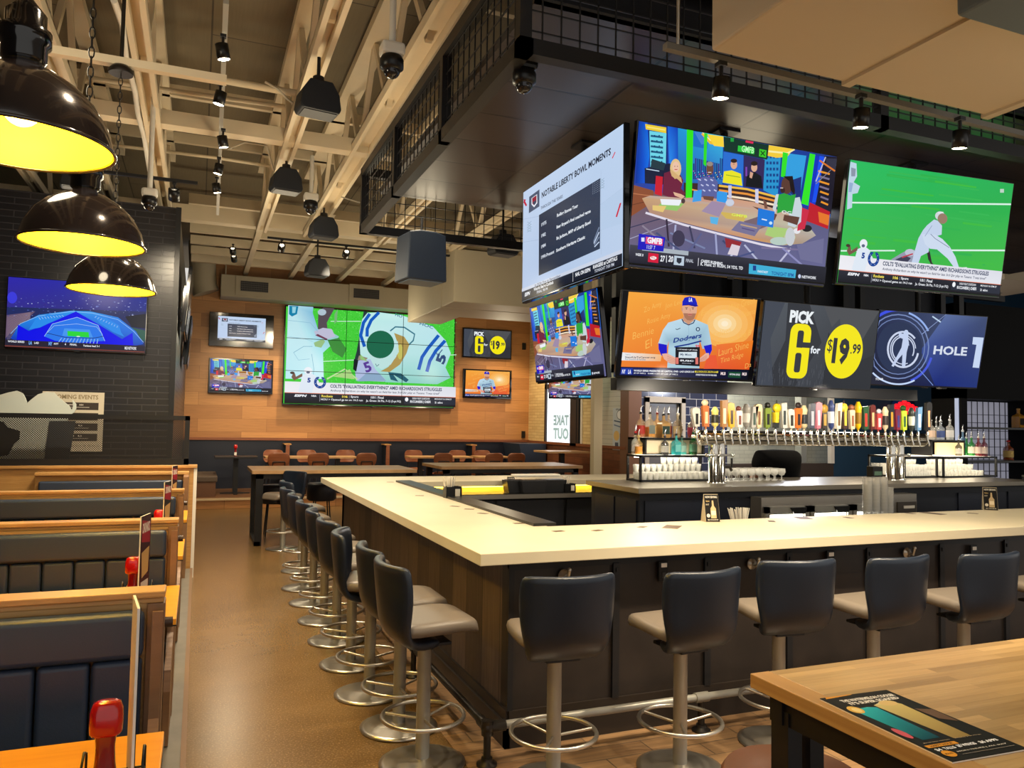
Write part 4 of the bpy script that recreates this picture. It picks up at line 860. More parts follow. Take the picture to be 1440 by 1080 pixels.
# ------------------------------------------------------------------ ducts
def ductbox(name, x0, x1, y0, y1, z0, z1, label, m, seams=(), seamaxis='x', vents=()):
    t = thing(name, label, 'duct', ((x0+x1)/2, (y0+y1)/2, z0)); ox, oy = (x0+x1)/2, (y0+y1)/2
    MB().box(x0-ox, x1-ox, y0-oy, y1-oy, 0, z1-z0).build('duct_body', m, t, bevel=.012)
    for s in seams:
        b = MB()
        if seamaxis == 'x': b.box(s-ox-.025, s-ox+.025, y0-oy-.008, y1-oy+.008, -.014, z1-z0+.01)
        else: b.box(x0-ox-.006, x1-ox+.006, s-oy-.02, s-oy+.02, -.006, z1-z0+.01)
        b.build('seam_flange', m, t)
    if z1 < 5.74 and z1-z0 > .2:
        for (hx, hy) in ((x0+.1, y0+.12), (x1-.1, y0+.12), (x0+.1, y1-.12), (x1-.1, y1-.12)): MB().box(hx-ox-.012, hx-ox+.012, hy-oy-.003, hy-oy+.003, z1-z0, 5.75-z0).build('hanger_strap', m, t)
    for (vx0, vx1, vz0, vz1) in vents:
        g = MB(); g.box(vx0-ox-.1, vx1-ox+.1, y0-oy-.02, y0-oy, vz0-z0-.1, vz1-z0+.1); go = g.build('vent_frame', m, t)
        g = MB(); g.box(vx0-ox, vx1-ox, y0-oy-.026, y0-oy-.018, vz0-z0, vz1-z0); g.mi(1)
        n = 16
        for i in range(n): xx = vx0-ox+(vx1-vx0)*i/n; g.box(xx, xx+.012, y0-oy-.034, y0-oy-.026, vz0-z0, vz1-z0)
        for i in range(5): zz = vz0-z0+(vz1-vz0)*i/5; g.box(vx0-ox, vx1-ox, y0-oy-.034, y0-oy-.026, zz, zz+.012)
        g.build('vent_grille', [M['blackplastic'], mat('grille_grey', (90, 88, 90), .5)], go)
    return t
d0 = P(1000, 72, 'z', 3.4); d1 = P(1390, 165, 'z', 3.4)
ductbox('air_duct', d0.x, d1.x, -.6, d0.y, 3.4, 4.2, 'large cream air duct overhead at top right of the room', M['duct'], seams=[P(1185, 120, 'z', 3.4).x, d1.x-.03])
g0 = P(1362, 10, 'z', 3.3)
g0 = P(1366, 12, 'z', 3.3); ductbox('duct_collar', g0.x, g0.x+.9, g0.y-.9, g0.y+.06, 3.3, 3.4, 'grey blue duct collar under the large cream duct', mat('blue_grey', (92, 104, 110), .6))
a0 = P(310, 416, 'y', 18.3); a1 = P(310, 385, 'y', 18.3)
v = [(P(338, 410, 'y', 18.3).x, P(377, 410, 'y', 18.3).x, P(338, 409, 'y', 18.3).z, P(338, 396, 'y', 18.3).z+.02), (P(497, 415, 'y', 18.3).x, P(533, 415, 'y', 18.3).x, P(515, 420, 'y', 18.3).z, P(515, 407, 'y', 18.3).z)]
ductbox('air_duct', a0.x, P(640, 430, 'y', 18.3).x, 18.3, 18.9, a0.z, a1.z, 'cream air duct with two grilles along top of back wall', M['duct2'], vents=v)
e0 = P(638, 424, 'z', 3.75)
ductbox('air_duct', e0.x, e0.x+3.4, e0.y, P(700, 450, 'z', 3.75).y, 3.75, 4.62, 'deep grey cream duct hanging right of the video wall', M['duct2'], seams=[e0.y+.7], seamaxis='y')
n0 = P(700, 450, 'z', 3.75).y; n1 = P(620, 457, 'z', 3.75)
ductbox('air_duct', e0.x+.01, n1.x, n0+.01, n1.y, 3.76, 4.5, 'narrow grey cream duct branch reaching over the video wall', M['duct2'])
o = pipe('round_duct', [(P(284, 350, 'y', 18.6).x, 18.6, 5.75), P(284, 350, 'y', 18.6), P(286, 400, 'y', 18.6), P(290, 412, 'y', 18.6)], .28, 'round cream duct riser in the back left ceiling corner', 'duct', M['duct2'], n=18)
f0 = P(1412, 300, 'y', 9.0)
ductbox('air_duct', f0.x, f0.x+1.6, 9.0, 10.2, P(1412, 392, 'y', 9).z, min(5.6, P(1412, 262, 'y', 9).z), 'cream duct block beside the right end of upper screens', M['duct'])

# ------------------------------------------------------------------ black soffit with wire mesh over the bar
RZ = 3.8; sx0 = P(735, 77, 'z', RZ).x; sy0 = P(735, 77, 'z', RZ).y; sy1 = P(520, 330, 'z', RZ).y; sx1 = 11.5; ZT = 4.42; ZP = 4.22
sf = thing('bar_soffit', 'black panelled soffit edged with wire mesh hanging over the bar', 'soffit', (sx0, sy0, RZ))
W_, D_ = sx1-sx0, sy1-sy0
MB().box(.15, W_, .15, D_-.12, ZP-RZ, ZP-RZ+.06).build('ceiling_panel', M['ceilpanel'], sf)
b = MB()
for z in (0, ZT-RZ-.0): b.box(-.03, W_, -.03, .05, z, z+.09); b.box(-.03, .05, -.03, D_, z, z+.09); b.box(-.03, W_, D_-.05, D_+.03, z, z+.09)
for (x, y) in ((0, 0), (0, D_*.33), (0, D_*.66), (0, D_-.02), (2.6, 0), (5.2, 0)): b.box(x-.03, x+.04, y-.03, y+.04, 0, ZT-RZ)
b.build('steel_frame', M['blackmetal'], sf)
def mesh_panel(L, H, axis, step=.115, r=.004):
    g = MB(); n = int(L/step)
    def bb(u0, u1, z0, z1):
        if axis == 'x': g.box(u0, u1, -r, r, z0, z1)
        else: g.box(-r, r, u0, u1, z0, z1)
    for i in range(n+1): bb(i*step-r, i*step+r, 0, H)
    for i in range(int(H/step)+1): bb(0, L, i*step-r, i*step+r)
    return g
H_ = ZT-RZ
mesh_panel(D_, H_, 'y').build('wire_mesh', M['blackmetal'], sf, (0, 0, .03)); mesh_panel(W_, H_, 'x').build('wire_mesh', M['blackmetal'], sf, (0, D_, .03)); mesh_panel(W_, H_+.5, 'x').build('wire_mesh', M['blackmetal'], sf, (0, 0, .03))
b = MB(); b.box(.15, W_, .12, .2, ZP-RZ, 1.9); b.build('upstand_panel', mat('soffit_upstand', (14, 15, 22), .8), sf)
# steel hangers that carry the soffit
for k, (x, y) in enumerate([(sx0+.3, sy0+.3), (sx0+.3, sy1-.3), (5.2, sy0+.3), (5.2, sy1-.3)]):
    pipe('hanger_rod', [(x, y, ZP+.06), (x, y, 5.75)], .012, 'black hanger rod holding the mesh soffit to the roof', 'rod', M['blackmetal'], 'rods holding up the mesh soffit', 6)
# ------------------------------------------------------------------ the bar: U shaped counter on dark boards
CZ = 1.10; CT = .066
CX0 = 1.425; CY0 = 3.93; IX = 2.25; IY = 4.86; BX1 = 12.0; KY0 = 8.85; KY1 = 9.72; KX1 = 6.3
bar = thing('bar_counter', 'long white topped bar counter wrapping the dark boarded bar', 'counter', (CX0, CY0, 0))
def lo(x): return x-CX0
def loy(y): return y-CY0
poly = [(0, 0), (lo(BX1), 0), (lo(BX1), loy(IY)), (lo(IX), loy(IY)), (lo(IX), loy(KY0)), (lo(KX1), loy(KY0)), (lo(KX1), loy(KY1)), (0, loy(KY1))]
MB().prism(poly, CZ-CT, CZ).build('countertop', M['quartz'], bar, bevel=.004)
bx = 1.66; by = 4.08
# body walls
b = MB(); b.box(lo(bx), lo(bx)+.12, loy(by)+.12, loy(KY1)-.2, .0, CZ-CT-.02); b.build('side_boards', M['barside'], bar)
b = MB(); b.box(lo(bx), lo(BX1), loy(by), loy(by)+.12, .0, CZ-CT-.02); b.build('front_boards', mat('bar_front_panel', (40, 33, 29), .42, var=.25, vscale=5), bar)
b = MB(); b.box(lo(bx), lo(KX1)-.1, loy(KY1)-.32, loy(KY1)-.2, 0, CZ-CT-.02); b.build('back_boards', mat('bar_front_panel', (40, 33, 29)), bar)
b = MB(); b.box(lo(bx)-.03, lo(bx)+.0, loy(by)-.03, loy(KY1)-.2, 0, .14); b.box(lo(bx)-.03, lo(BX1), loy(by)-.03, loy(by), 0, .14); b.box(lo(bx)-.015, lo(bx), loy(by), loy(KY1)-.2, .14, .2); b.box(lo(bx), lo(BX1), loy(by)-.015, loy(by), .14, .2)
b.build('plinth', mat('bar_plinth', (40, 33, 28), .4), bar)
b = MB(); b.box(lo(bx)-.01, lo(BX1), loy(by)-.012, loy(by), CZ-CT-.06, CZ-CT); b.box(lo(bx)-.012, lo(bx), loy(by)-.01, loy(KY1)-.2, CZ-CT-.05, CZ-CT); b.box(lo(bx)-.012, lo(bx)+.02, loy(by)-.014, loy(by)+.02, .2, CZ-CT); b.build('top_rail', M['blackmetal'], bar)
bt = []
for i, px_ in enumerate([865, 993, 1108, 1220, 1322, 1413, 1500]):
    x = P(px_, 800, 'y', by).x; b = MB().box(lo(x)-.022, lo(x)+.022, loy(by)-.02, loy(by), .2, CZ-CT-.05); b.box(lo(x)-.005, lo(x)+.005, loy(by)-.026, loy(by)-.02, .93, .955); b.build('batten', M['blackmetal'], bar)
# under counter lit back panel and black drink rail along inner edge
tag(xbox('drink_rail_mat', M['blackplastic'], IX-.1, IX+.07, IY+.02, KY0, CZ, CZ+.02), 'black drink rail along the inner edge of left counter leg', 'rail')
ip = MB(); ip.box(lo(IX)-.02, lo(IX), loy(IY), loy(KY0), .3, CZ-CT); ip.box(lo(IX), lo(BX1), loy(IY)-.02, loy(IY), .3, CZ-CT); ip.build('inner_panel', M['steel'], bar)
ip = MB(); ip.box(lo(IX), lo(KX1)-.05, loy(KY0)+.1, loy(KY0)+.12, .3, CZ-CT); ip.build('inner_back_panel', mat('cream_inner_panel', (240, 214, 140), .3), bar)
ls = xbox('light_strip', M['led'], IX+.15, KX1-.2, KY0+.03, KY0+.07, CZ-CT-.014, CZ-CT-.0); tag(ls, 'warm glowing light strip under the far counter lip', 'light')
# stainless work bench inside
wb = thing('work_bench', 'steel topped bartender work bench along the far counter leg', 'bench', (4.2, 8.6, 0))
MB().box(-1.85, 1.9, -.08, .23, .91, .96).build('bench_top', M['steel'], wb); MB().box(-1.85, 1.9, -.0, .23, .02, .91).build('bench_body', mat('dark_cabinet', (30, 31, 35), .35), wb)
MB().box(-1.85, .4, -.07, .2, .96, .968).build('bar_mat', M['blackplastic'], wb)
for k in range(4): MB().box(-1.82+k*.92, -.94+k*.92, -.02, -.0, .1, .88).build('bench_door', mat('dark_cabinet_door', (40, 42, 48), .3), wb)
# mats, marks and stickers on the counter
stk = mat('sticker_brown', (96, 74, 52), .5)
for k, (px_, py_) in enumerate([(730, 736), (785, 747), (840, 746), (903, 741), (945, 741), (1085, 733), (1128, 728), (1193, 728), (1280, 722), (1312, 722), (1368, 722), (679, 722), (640, 712), (660, 716), (590, 697), (549, 678)]):
    p = P(px_, py_, 'z', CZ); big = k in (4, 6, 9)
    s = .09 if big else .04; o = MB().box(-s, s, -s*.6, s*.6, 0, .0012).build('counter_sticker', stk, None, (p.x, p.y, CZ)); o.rotation_euler = (0, 0, .2*k)
    tag(o, f'small brown sticker stuck on the bar counter, {ORD[k]} counted along it' , 'sticker', 'stickers on the bar counter')
# under bar hooks and outlets
hk = thing('bag_hook', 'round steel bag hook under counter behind nearest front stool', 'hook', (P(793, 806, 'y', by-.02).x, by-.02, P(793, 808, 'y', by).z))
MB().lathe([(.036, 0), (.034, .008), (.014, .012), (.012, .03)], M=Matrix.Rotation(PI/2, 3, 'X')).build('hook_plate', M['steel'], hk)
MB().tube([(0, -.02, 0), (0, -.055, -.005), (.006, -.06, .035)], .010, 8).sphere((.006, -.06, .04), .013).build('hook_arm', M['steel'], hk)
for (a_, b_), lb in zip([(1057, 793), (1275, 777)], ['round steel bag hook between second and third front stools', 'round steel bag hook right behind the fourth front stool']):
    q = P(a_, b_, 'y', by-.02); dup(hk, (q.x, by-.02, q.z), 0, lb)
q = P(932, 803, 'y', by-.02)
ou = thing('power_outlet', 'black power outlet under counter between the two nearest front stools', 'outlet', (q.x, by-.02, q.z))
MB().box(-.035, .035, -.012, 0, -.06, .06).build('outlet_plate', M['blackplastic'], ou, bevel=.004); MB().box(-.02, .02, -.016, -.012, .025, .05).build('status_label', M['paper'], ou); MB().box(-.012, .012, -.016, -.012, -.04, -.005).build('socket', mat('socket_grey', (50, 50, 52), .4), ou)
for (a_, b_), lb in zip([(1167, 787), (1368, 778)], ['black power outlet above the third front stool', 'black power outlet beside the fifth front stool']):
    q = P(a_, b_, 'y', by-.02); dup(ou, (q.x, by-.02, q.z), 0, lb)
# foot rail
FR = .2; rx, ry = 1.47, 3.90
fr = thing('foot_rail', 'dark pipe foot rail on floor flanges around the bar', 'rail', (rx, ry, 0))
MB().tube([(0, KY1-ry-.4, FR), (0, .05, FR)], .022, 12).build('rail_pipe', M['darksteel'], fr); MB().tube([(.05, 0, FR), (9.5, 0, FR)], .022, 12).build('rail_pipe', M['steelpole'], fr)
b = MB(); b.tube([(0, 0, FR-.04), (0, 0, FR+.035)], .032, 12); b.tube([(-.0, 0, FR), (0, .1, FR)], .030, 12); b.tube([(0, 0, FR), (.1, 0, FR)], .030, 12); b.sphere((0, 0, FR), .036); b.build('corner_fitting', M['darksteel'], fr)
for (x, y) in [(0, 0), (1.35, 0), (2.7, 0), (4.05, 0), (0, 1.5), (0, 3.0), (0, 4.5)]:
    b = MB().tube([(x, y, .01), (x, y, FR)], .02, 10); b.lathe([(.055, .0), (.055, .012), (.03, .02), (.03, .04)], (x, y, .004)); b.build('post', M['darksteel'], fr)
    if (x, y) != (0, 0):
        MB().tube([(x-.045 if y == 0 else x, y if y == 0 else y-.045, FR), (x+.045 if y == 0 else x, y if y == 0 else y+.045, FR)], .03, 10).build('tee_fitting', M['darksteel'] if y else M['steelpole'], fr)

# ------------------------------------------------------------------ bar stools
def make_stool(label, loc, rz, group):
    t = thing('bar_stool', label, 'stool', loc, rz, group)      # faces +x locally
    g = MB().lathe([(.0, .002), (.225, .002), (.228, .010), (.2, .018), (.06, .026), (.045, .034), (.0, .034)], n=36, caps=False); g.build('base_disc', M['steel'], t)
    MB().lathe([(.037, .03), (.037, .62), (.05, .622), (.05, .632)], n=24).build('pole', M['steelpole'], t)
    r = MB().ring((0, 0, .25), .215, .0115, 40, 8)
    fr_ = r.build('foot_ring', M['steel'], t)
    for k in range(3):
        a = 2*PI*k/3+.5; MB().tube([(.037*math.cos(a), .037*math.sin(a), .235), (.21*math.cos(a), .21*math.sin(a), .25)], .008, 6).build('spoke', M['steel'], fr_)
    MB().box(-.12, .12, -.09, .09, .628, .645).build('swivel_plate', M['blackmetal'], t, bevel=.004)
    # seat pad
    n = 10
    def shell(prof, wd, th, mt, nm, crown=0.0):
        """strip of section points (x,z,halfwidth,thickness) swept across"""
        g = MB(); ny = 8; rows = []
        for (x, z, hw, nx, nz, cv) in prof:
            rows.append([(x + cv*(1-(2*j/ny-1)**2)*0 + cv*((2*j/ny-1)**2), (2*j/ny-1)*hw, z) for j in range(ny+1)])
        front = []; back = []
        for row, (x, z, hw, nx, nz, cv) in zip(rows, prof):
            front.append(row); back.append([(p[0]-nx*th, p[1], p[2]-nz*th) for p in row])
        vs = [p for r_ in front for p in r_] + [p for r_ in back for p in r_]; R_ = len(prof); C_ = ny+1; o = R_*C_; fs = []
        for i in range(R_-1):
            for j in range(ny): fs.append((i*C_+j, i*C_+j+1, (i+1)*C_+j+1, (i+1)*C_+j)); fs.append((o+i*C_+j+1, o+i*C_+j, o+(i+1)*C_+j, o+(i+1)*C_+j+1))
        for i in range(R_-1):
            fs.append((i*C_, (i+1)*C_, o+(i+1)*C_, o+i*C_)); fs.append((i*C_+ny, o+i*C_+ny, o+(i+1)*C_+ny, (i+1)*C_+ny))
        for j in range(ny): fs.append((j, o+j, o+j+1, j+1)); e = (R_-1)*C_; fs.append((e+j, e+j+1, o+e+j+1, o+e+j))
        g.add(vs, fs, True); return g.build(nm, mt, t, subsurf=1)
    seat = [(.235, .752, .15, -.35, .94, 0), (.23, .772, .185, 0, 1, 0), (.16, .786, .215, 0, 1, 0), (.02, .782, .225, 0, 1, 0), (-.10, .775, .222, 0, 1, 0), (-.165, .775, .215, 0, 1, 0)]
    shell(seat, 0, .07, M['stoolseat'], 'seat')
    back = [(.06, .672, .10, 0, 1, .0), (-.04, .668, .15, .1, 1, .0), (-.135, .685, .20, .6, .8, .02), (-.185, .735, .222, 1, .3, .045), (-.20, .81, .24, 1, .1, .065), (-.21, .89, .25, 1, .05, .08), (-.22, .97, .255, 1, 0, .085), (-.226, 1.045, .252, 1, 0, .08), (-.228, 1.07, .235, 1, -.1, .07)]
    g = shell(back, 0, -.0, M['stoolback'], 'tmp') if 0 else None
    shell([(x, z, hw, nx, nz, cv) for (x, z, hw, nx, nz, cv) in back], 0, .05, M['stoolback'], 'backrest')
    return t
SG = 'bar stools around the counter'
LY = [(597, 1073), (565, 1022), (510, 977), (483, 935), (463, 902), (450, 873), (437, 848), (427, 827)]
q = P(*LY[0], 'z', 0)
LX = 1.13
st0 = make_stool('navy swivel bar stool on the left side, nearest of its row', (LX+.03, q.y, 0.004 if LX+.03 > 1.37 else 0), .05, SG)
rot = [.05, .0, -.25, .1, -.1, .05, 0, .1]
for k, pp in enumerate(LY[1:], 1):
    q = P(*pp, 'z', 0); dup(st0, (LX-.02 if k > 1 else LX+.03, q.y, 0), rot[k], f'navy swivel bar stool on the left side, {ORD[k]} from the near end of its row')
for k, (pp, ry_) in enumerate(zip([(780, 924), (957, 912), (1095, 889), (1228, 881), (1355, 872), (1468, 850)], [1.5, 1.66, 1.44, 1.62, 1.56, 1.6])):
    q = P(*pp, 'z', .625)
    dup(st0, (q.x, q.y, .004), ry_, f'navy swivel bar stool on the front side, {ORD[k]} counted from the counter corner')
q = P(397, 772, 'z', 0); dup(st0, (q.x, q.y, 0), -2.6, 'navy swivel bar stool alone at the far end by the high table')
q = P(500, 727, 'z', .7); dup(st0, (1.2, 9.6, 0), .1, 'navy swivel bar stool at the far corner of the left counter')

# ------------------------------------------------------------------ caddies, straws and papers on the counter
def caddy(label, p, rz=0):
    t = thing('straw_caddy', label, 'caddy', p, rz)
    b = MB(); th = .004
    for (x0, x1, y0, y1) in [(-.075, .075, -.055, -.051), (-.075, .075, .051, .055), (-.075, -.071, -.055, .055), (.071, .075, -.055, .055), (-.002, .002, -.055, .055)]: b.box(x0, x1, y0, y1, 0, .105)
    b.box(-.075, .075, -.055, .055, 0, .004); b.build('caddy_box', M['blackplastic'], t)
    MB().box(.01, .055, -.062, -.056, .02, .085).build('napkin_label', M['paper'], t)
    return t
def straws(label, p, n, r=.0038, h=.19, spread=.10, rad=.028, seed=1):
    """a bundle of wrapped straws, one object each"""
    rnd = random.Random(seed); out = []
    base = None
    for i in range(n):
        a = rnd.uniform(0, 2*PI); rr = rad*math.sqrt(rnd.random())
        o = MB().tube([(0, 0, 0), (0, 0, h)], r, 6).build('straw', M['paper'], None) if base is None else base.copy()
        if base is None: base = o
        else: COL.objects.link(o)
        o.location = (p[0]+rr*math.cos(a), p[1]+rr*math.sin(a), p[2]+.006)
        tl = rr/rad*spread*2
        o.rotation_euler = (-math.sin(a)*tl, math.cos(a)*tl, 0); tag(o, label, 'straw', label.replace('white paper wrapped straw', 'straws')); out.append(o)
p = P(636, 700, 'z', CZ); caddy('black straw and napkin caddy on the left counter beside the rail', (p.x, p.y, CZ))
straws('white paper wrapped straw standing in the left counter caddy', (p.x-.036, p.y, CZ), 22)

q = P(781, 688, 'z', .97); caddy('black straw caddy on the bench right of the garnish trays', (q.x, 8.62, .968))
straws('white paper wrapped straw in the caddy right of the garnish trays', (q.x-.036, 8.62, .968), 18, seed=4, spread=.08)
# garnish trays
q = P(725, 686, 'z', .97)
gt = thing('garnish_station', 'black garnish tray station with hinged bins and white lid', 'tray', (q.x, 8.66, .968))
for (dx, dy, wd) in ((-.26, .03, .2), (-.07, -.05, .28), (.2, .0, .32)):
    b = MB(); b.prism([(dx-wd/2, 0), (dx+wd/2, 0), (dx+wd/2+.03, .15), (dx-wd/2-.03, .15)], dy-.08, dy+.1, 'y').build('bin', mat('bin_black', (30, 31, 35), .35), gt, bevel=.006)
    b.build('tmp_', M['blackplastic']) if 0 else None
    MB().box(dx-wd/2, dx+wd/2, dy-.06, dy+.085, .15, .156).build('bin_liner', mat('bin_grey', (70, 70, 74), .3), gt)
MB().box(-.26, .34, .0, .16, .185, .215).build('lid', M['paper'], gt, bevel=.01)
# printed fold up cards
def tent(label, p, rz, w=.11, h=.2, kind=0):
    t = thing('table_tent_card', label, 'sign', p, rz)
    b = MB(); d = .05; th = .002
    b.add([(-w/2, -d, 0), (w/2, -d, 0), (w/2, 0, h), (-w/2, 0, h), (-w/2, d, 0), (w/2, d, 0), (-w/2, -d+th, 0), (w/2, -d+th, 0)], [(0, 1, 2, 3), (3, 2, 5, 4), (0, 3, 4), (1, 5, 2)])
    b.build('card', mat('kraft_card', (206, 190, 160), .7), t)
    a = Art(5.5, 10).full((26, 24, 24)); a.text('NOW SERVING', .4, .5, 5.1, 1.3, (230, 226, 216), .03); a.poly([(2.9, 2.2), (3.5, 2.2), (3.6, 4.2), (4.3, 5.2), (4.3, 8.8), (2.1, 8.8), (2.1, 5.2), (2.8, 4.2)], (196, 170, 130)); a.rect(2.3, 6, 4.1, 7.6, (236, 220, 190)); a.text('TEQUILA', .4, 2.2, 2.0, 2.8, (210, 180, 120)); a.ell(1.1, 7.8, .7, .7, (216, 206, 190)); a.text('SHOT', .4, 3.4, 1.7, 4.0, (200, 190, 170)); a.text('ASK YOUR SERVER', .6, 9.1, 4.9, 9.6, (210, 200, 180))
    an = math.atan2(d, h); L = math.hypot(d, h)
    art_object('printed_face', a, w*.96, L*.96, M['print'], t, (0, -d/2-.003, h/2), .001, rot=(-an, 0, 0))
    return t
q = P(999, 733, 'z', CZ); tent('folded drink promotion card on the front counter near the straw holder', (q.x, q.y, CZ), -.25)
q = P(1392, 717, 'z', CZ); tent('folded drink promotion card far right on the front counter', (q.x, q.y, CZ), -.75)
q = P(683, 684, 'z', .97); tent('folded drink card standing left of the garnish trays', (q.x-.0, 8.7, .968), .1, .1, .19)
# under bar shelf behind the front leg, with cups and straws
us = thing('underbar_shelf', 'steel underbar shelf hidden behind the front counter leg', 'shelf', (6.0, 5.1, 0))
MB().box(-3.5, 4, -.22, .2, .80, .84).build('shelf_top', M['steel'], us); MB().box(-3.5, 4, -.2, .15, 0, .8).build('shelf_body', M['navy'], us)
cupm = glass('clear_plastic_cup', (226, 226, 224), .12, .42)
def cupstack(label, p, n, rb=.03, rt=.042):
    t = thing('cup_stack', label, 'cups', p); 
    for i in range(n):
        z = i*.03
        MB().lathe([(rb, z), (rt, z+.12), (rt+.002, z+.122), (rt-.001, z+.12)], n=16, caps=False).build('cup', cupm, t)
    return t
for k, (px_, top) in enumerate([(1220, 668), (1231, 667), (1242, 669), (1250, 684)]):
    q = P(px_, 722, 'y', 5.12); tz = P(px_, top, 'y', 5.12).z; cupstack(f'tall stack of clear plastic cups behind front counter, {ORD[k]} from left', (q.x, 5.12+(k % 2)*.0, .84), int((tz-.84-.12)/.03)+1)
q = P(1042, 722, 'y', 5.1)
hd = thing('straw_holder', 'dark holder of loose straws behind the front counter', 'holder', (q.x, 5.1, .84)); MB().lathe([(.045, 0), (.05, .14), (.045, .14)], n=18, caps=False).build('holder_cup', M['blackplastic'], hd)
straws('white paper wrapped straw fanned out behind the front counter', (q.x, 5.1, .90), 30, h=.25, spread=.16, rad=.04, seed=9)
MB_ = None

# ------------------------------------------------------------------ island with bottles, glass racks and beer tower
IZ = 1.22; J0 = P(898, 687, 'z', IZ); JX0, JY0 = J0.x, J0.y; JY1 = JY0+1.05; JX1 = P(1418, 673, 'z', IZ).x
isl = thing('back_bar_counter', 'dark back bar island with steel ledge inside the bar', 'counter', (JX0, JY0, 0)); W = JX1-JX0; D = JY1-JY0
MB().box(0, W, 0, D, IZ-.05, IZ).build('ledge', mat('ledge_steel', (150, 142, 128), .3, .7), isl, bevel=.004)
MB().box(.05, W-.1, .06, D-.04, 0, IZ-.05).build('cabinet_body', M['navy'], isl)
for k in range(7): MB().box(.1+k*.82, .1+k*.82+.78, .045, .06, .1, IZ-.12).build('cabinet_door', mat('navy_door', (28, 32, 44), .35), isl) if k not in (2, 3, 4) else None
for k in range(2): MB().box(.035, .05, .1+k*.42, .48+k*.42, .1, IZ-.12).build('cabinet_door', mat('navy_door', (28, 32, 44), .35), isl)
f0 = P(1064, 697, 'y', JY0-.05); f1 = P(1281, 693, 'y', JY0-.05)
fz = P(1064, 699, 'y', JY0-.05).z
fri = thing('bottle_cooler', 'stainless glass door bottle cooler under the beer taps', 'fridge', (f0.x, JY0-.12, 0)); FW = f1.x-f0.x
MB().box(0, FW, 0, .16, .05, fz).build('cooler_body', M['steel'], fri)
for k in range(3):
    x0_ = .03+k*(FW*.27); x1_ = x0_+FW*.26
    d_ = MB(); d_.box(x0_, x0_+.05, -.03, 0, .08, fz-.09); d_.box(x1_-.05, x1_, -.03, 0, .08, fz-.09); d_.box(x0_, x1_, -.03, 0, fz-.15, fz-.09); d_.box(x0_, x1_, -.03, 0, .08, .14); dd = d_.build('cooler_door', M['steelpole'], fri)
    MB().box(x0_+.05, x1_-.05, -.012, -.006, .14, fz-.15).build('door_glass', glass('cooler_glass', (90, 110, 120), .05, .25), dd)
    MB().prism([(x1_-.24, fz-.1), (x1_-.04, fz-.1), (x1_-.06, fz-.16), (x1_-.2, fz-.16)], -.045, -.03, 'y').build('door_handle', M['blackplastic'], dd)
    MB().box(x0_+.06, x1_-.06, -.006, -.003, fz-.2, fz-.17).build('light_bar', M['ledwhite'], fri)
MB().box(.86*FW, FW-.02, -.015, 0, .2, fz-.08).build('vent_panel', mat('vent_dark', (90, 84, 78), .4, .5), fri); MB().box(.9*FW, FW-.05, -.02, -.015, fz-.15, fz-.12).build('control_strip', M['paper'], fri)

# glass racks: black frame boxes
def rack(name, label, x0, x1, y0, y1, z0, z1):
    t = thing(name, label, 'rack', (x0, y0, z0)); w, d, h = x1-x0, y1-y0, z1-z0; r = .022
    b = MB()
    for x in (0, w-r):
        for y in (0, d-r): b.box(x, x+r, y, y+r, 0, h)
    for z in (0, h-r): b.box(0, w, 0, r, z, z+r); b.box(0, w, d-r, d, z, z+r); b.box(0, r, 0, d, z, z+r); b.box(w-r, w, 0, d, z, z+r)
    b.build('rack_frame', M['blackmetal'], t); MB().box(r, w-r, r, d-r, h-.012, h-.002).build('rack_top', M['paper'] if 0 else mat('rack_shelf', (240, 232, 214), .3, emit=(255, 240, 210), es=2.6), t)
    MB().box(r, w-r, .0+d*.5, d*.5+.02, h-r-.006, h-r).build('rack_light', M['ledwhite'], t); MB().box(r, w-r, r, d-r, 0, .006).build('rack_base', mat('rack_base', (232, 226, 210), .3), t)
    return t
gl = mat('bright_glassware', (238, 238, 232), .08, 0, .9, alpha=.5)
def glasses(label, grp, x0, x1, y0, y1, nx, ny, z, r=.032, h=.085, shape=0, names=('left', 'front')):
    base = None
    for j in range(ny):
        for i in range(nx):
            x = x0+(x1-x0)*(i+.5)/nx; y = y0+(y1-y0)*(j+.5)/ny
            if base is None:
                prof = [(r*.82, 0), (r*.84, .012), (r, h), (r*.94, h), (r*.8, .014)] if shape == 0 else [(r*.8, 0), (r*.78, .004), (.006, .01), (.006, .05), (r*.7, .06), (r*1.05, .09), (r*.95, .13), (r*.9, .13)]
                o = MB().lathe(prof, n=12, caps=False).build('drinking_glass' if shape == 0 else 'stemmed_glass', gl, None); base = o
            else: o = base.copy(); COL.objects.link(o)
            o.location = (x, y, z); tag(o, label, 'glass', grp)
c0 = P(900, 678, 'z', IZ); c1x = P(1007, 678, 'y', c0.y).x; ct = P(900, 640, 'y', c0.y).z
rack('glass_rack', 'black framed lit glass rack at left end of back bar', c0.x, c1x, c0.y, JY1-.08, IZ, ct)
glasses('clear tumbler in the lower layer of the left glass rack', 'tumblers low in the left glass rack', c0.x+.04, c1x-.05, c0.y+.03, JY1-.14, 12, 8, IZ+.007)
glasses('clear tumbler stacked second layer in the left glass rack', 'tumblers stacked second in the left glass rack', c0.x+.04, c1x-.05, c0.y+.2, JY1-.14, 12, 5, IZ+.095, r=.03, h=.075)
glasses('clear tumbler in the top row at back of the left rack', 'tumblers in the top back row of the left rack', c0.x+.35, c1x-.12, JY1-.24, JY1-.14, 6, 1, IZ+.172, r=.032, h=.07)
r0 = P(1327, 672, 'z', IZ); r1x = P(1403, 672, 'y', r0.y).x; rt = P(1365, 642, 'y', r0.y).z; r00 = P(1268, 672, 'z', IZ)
rack('glass_rack', 'black framed lit glass rack at right end of back bar', r0.x, r1x, r0.y, r0.y+.6, IZ, rt)
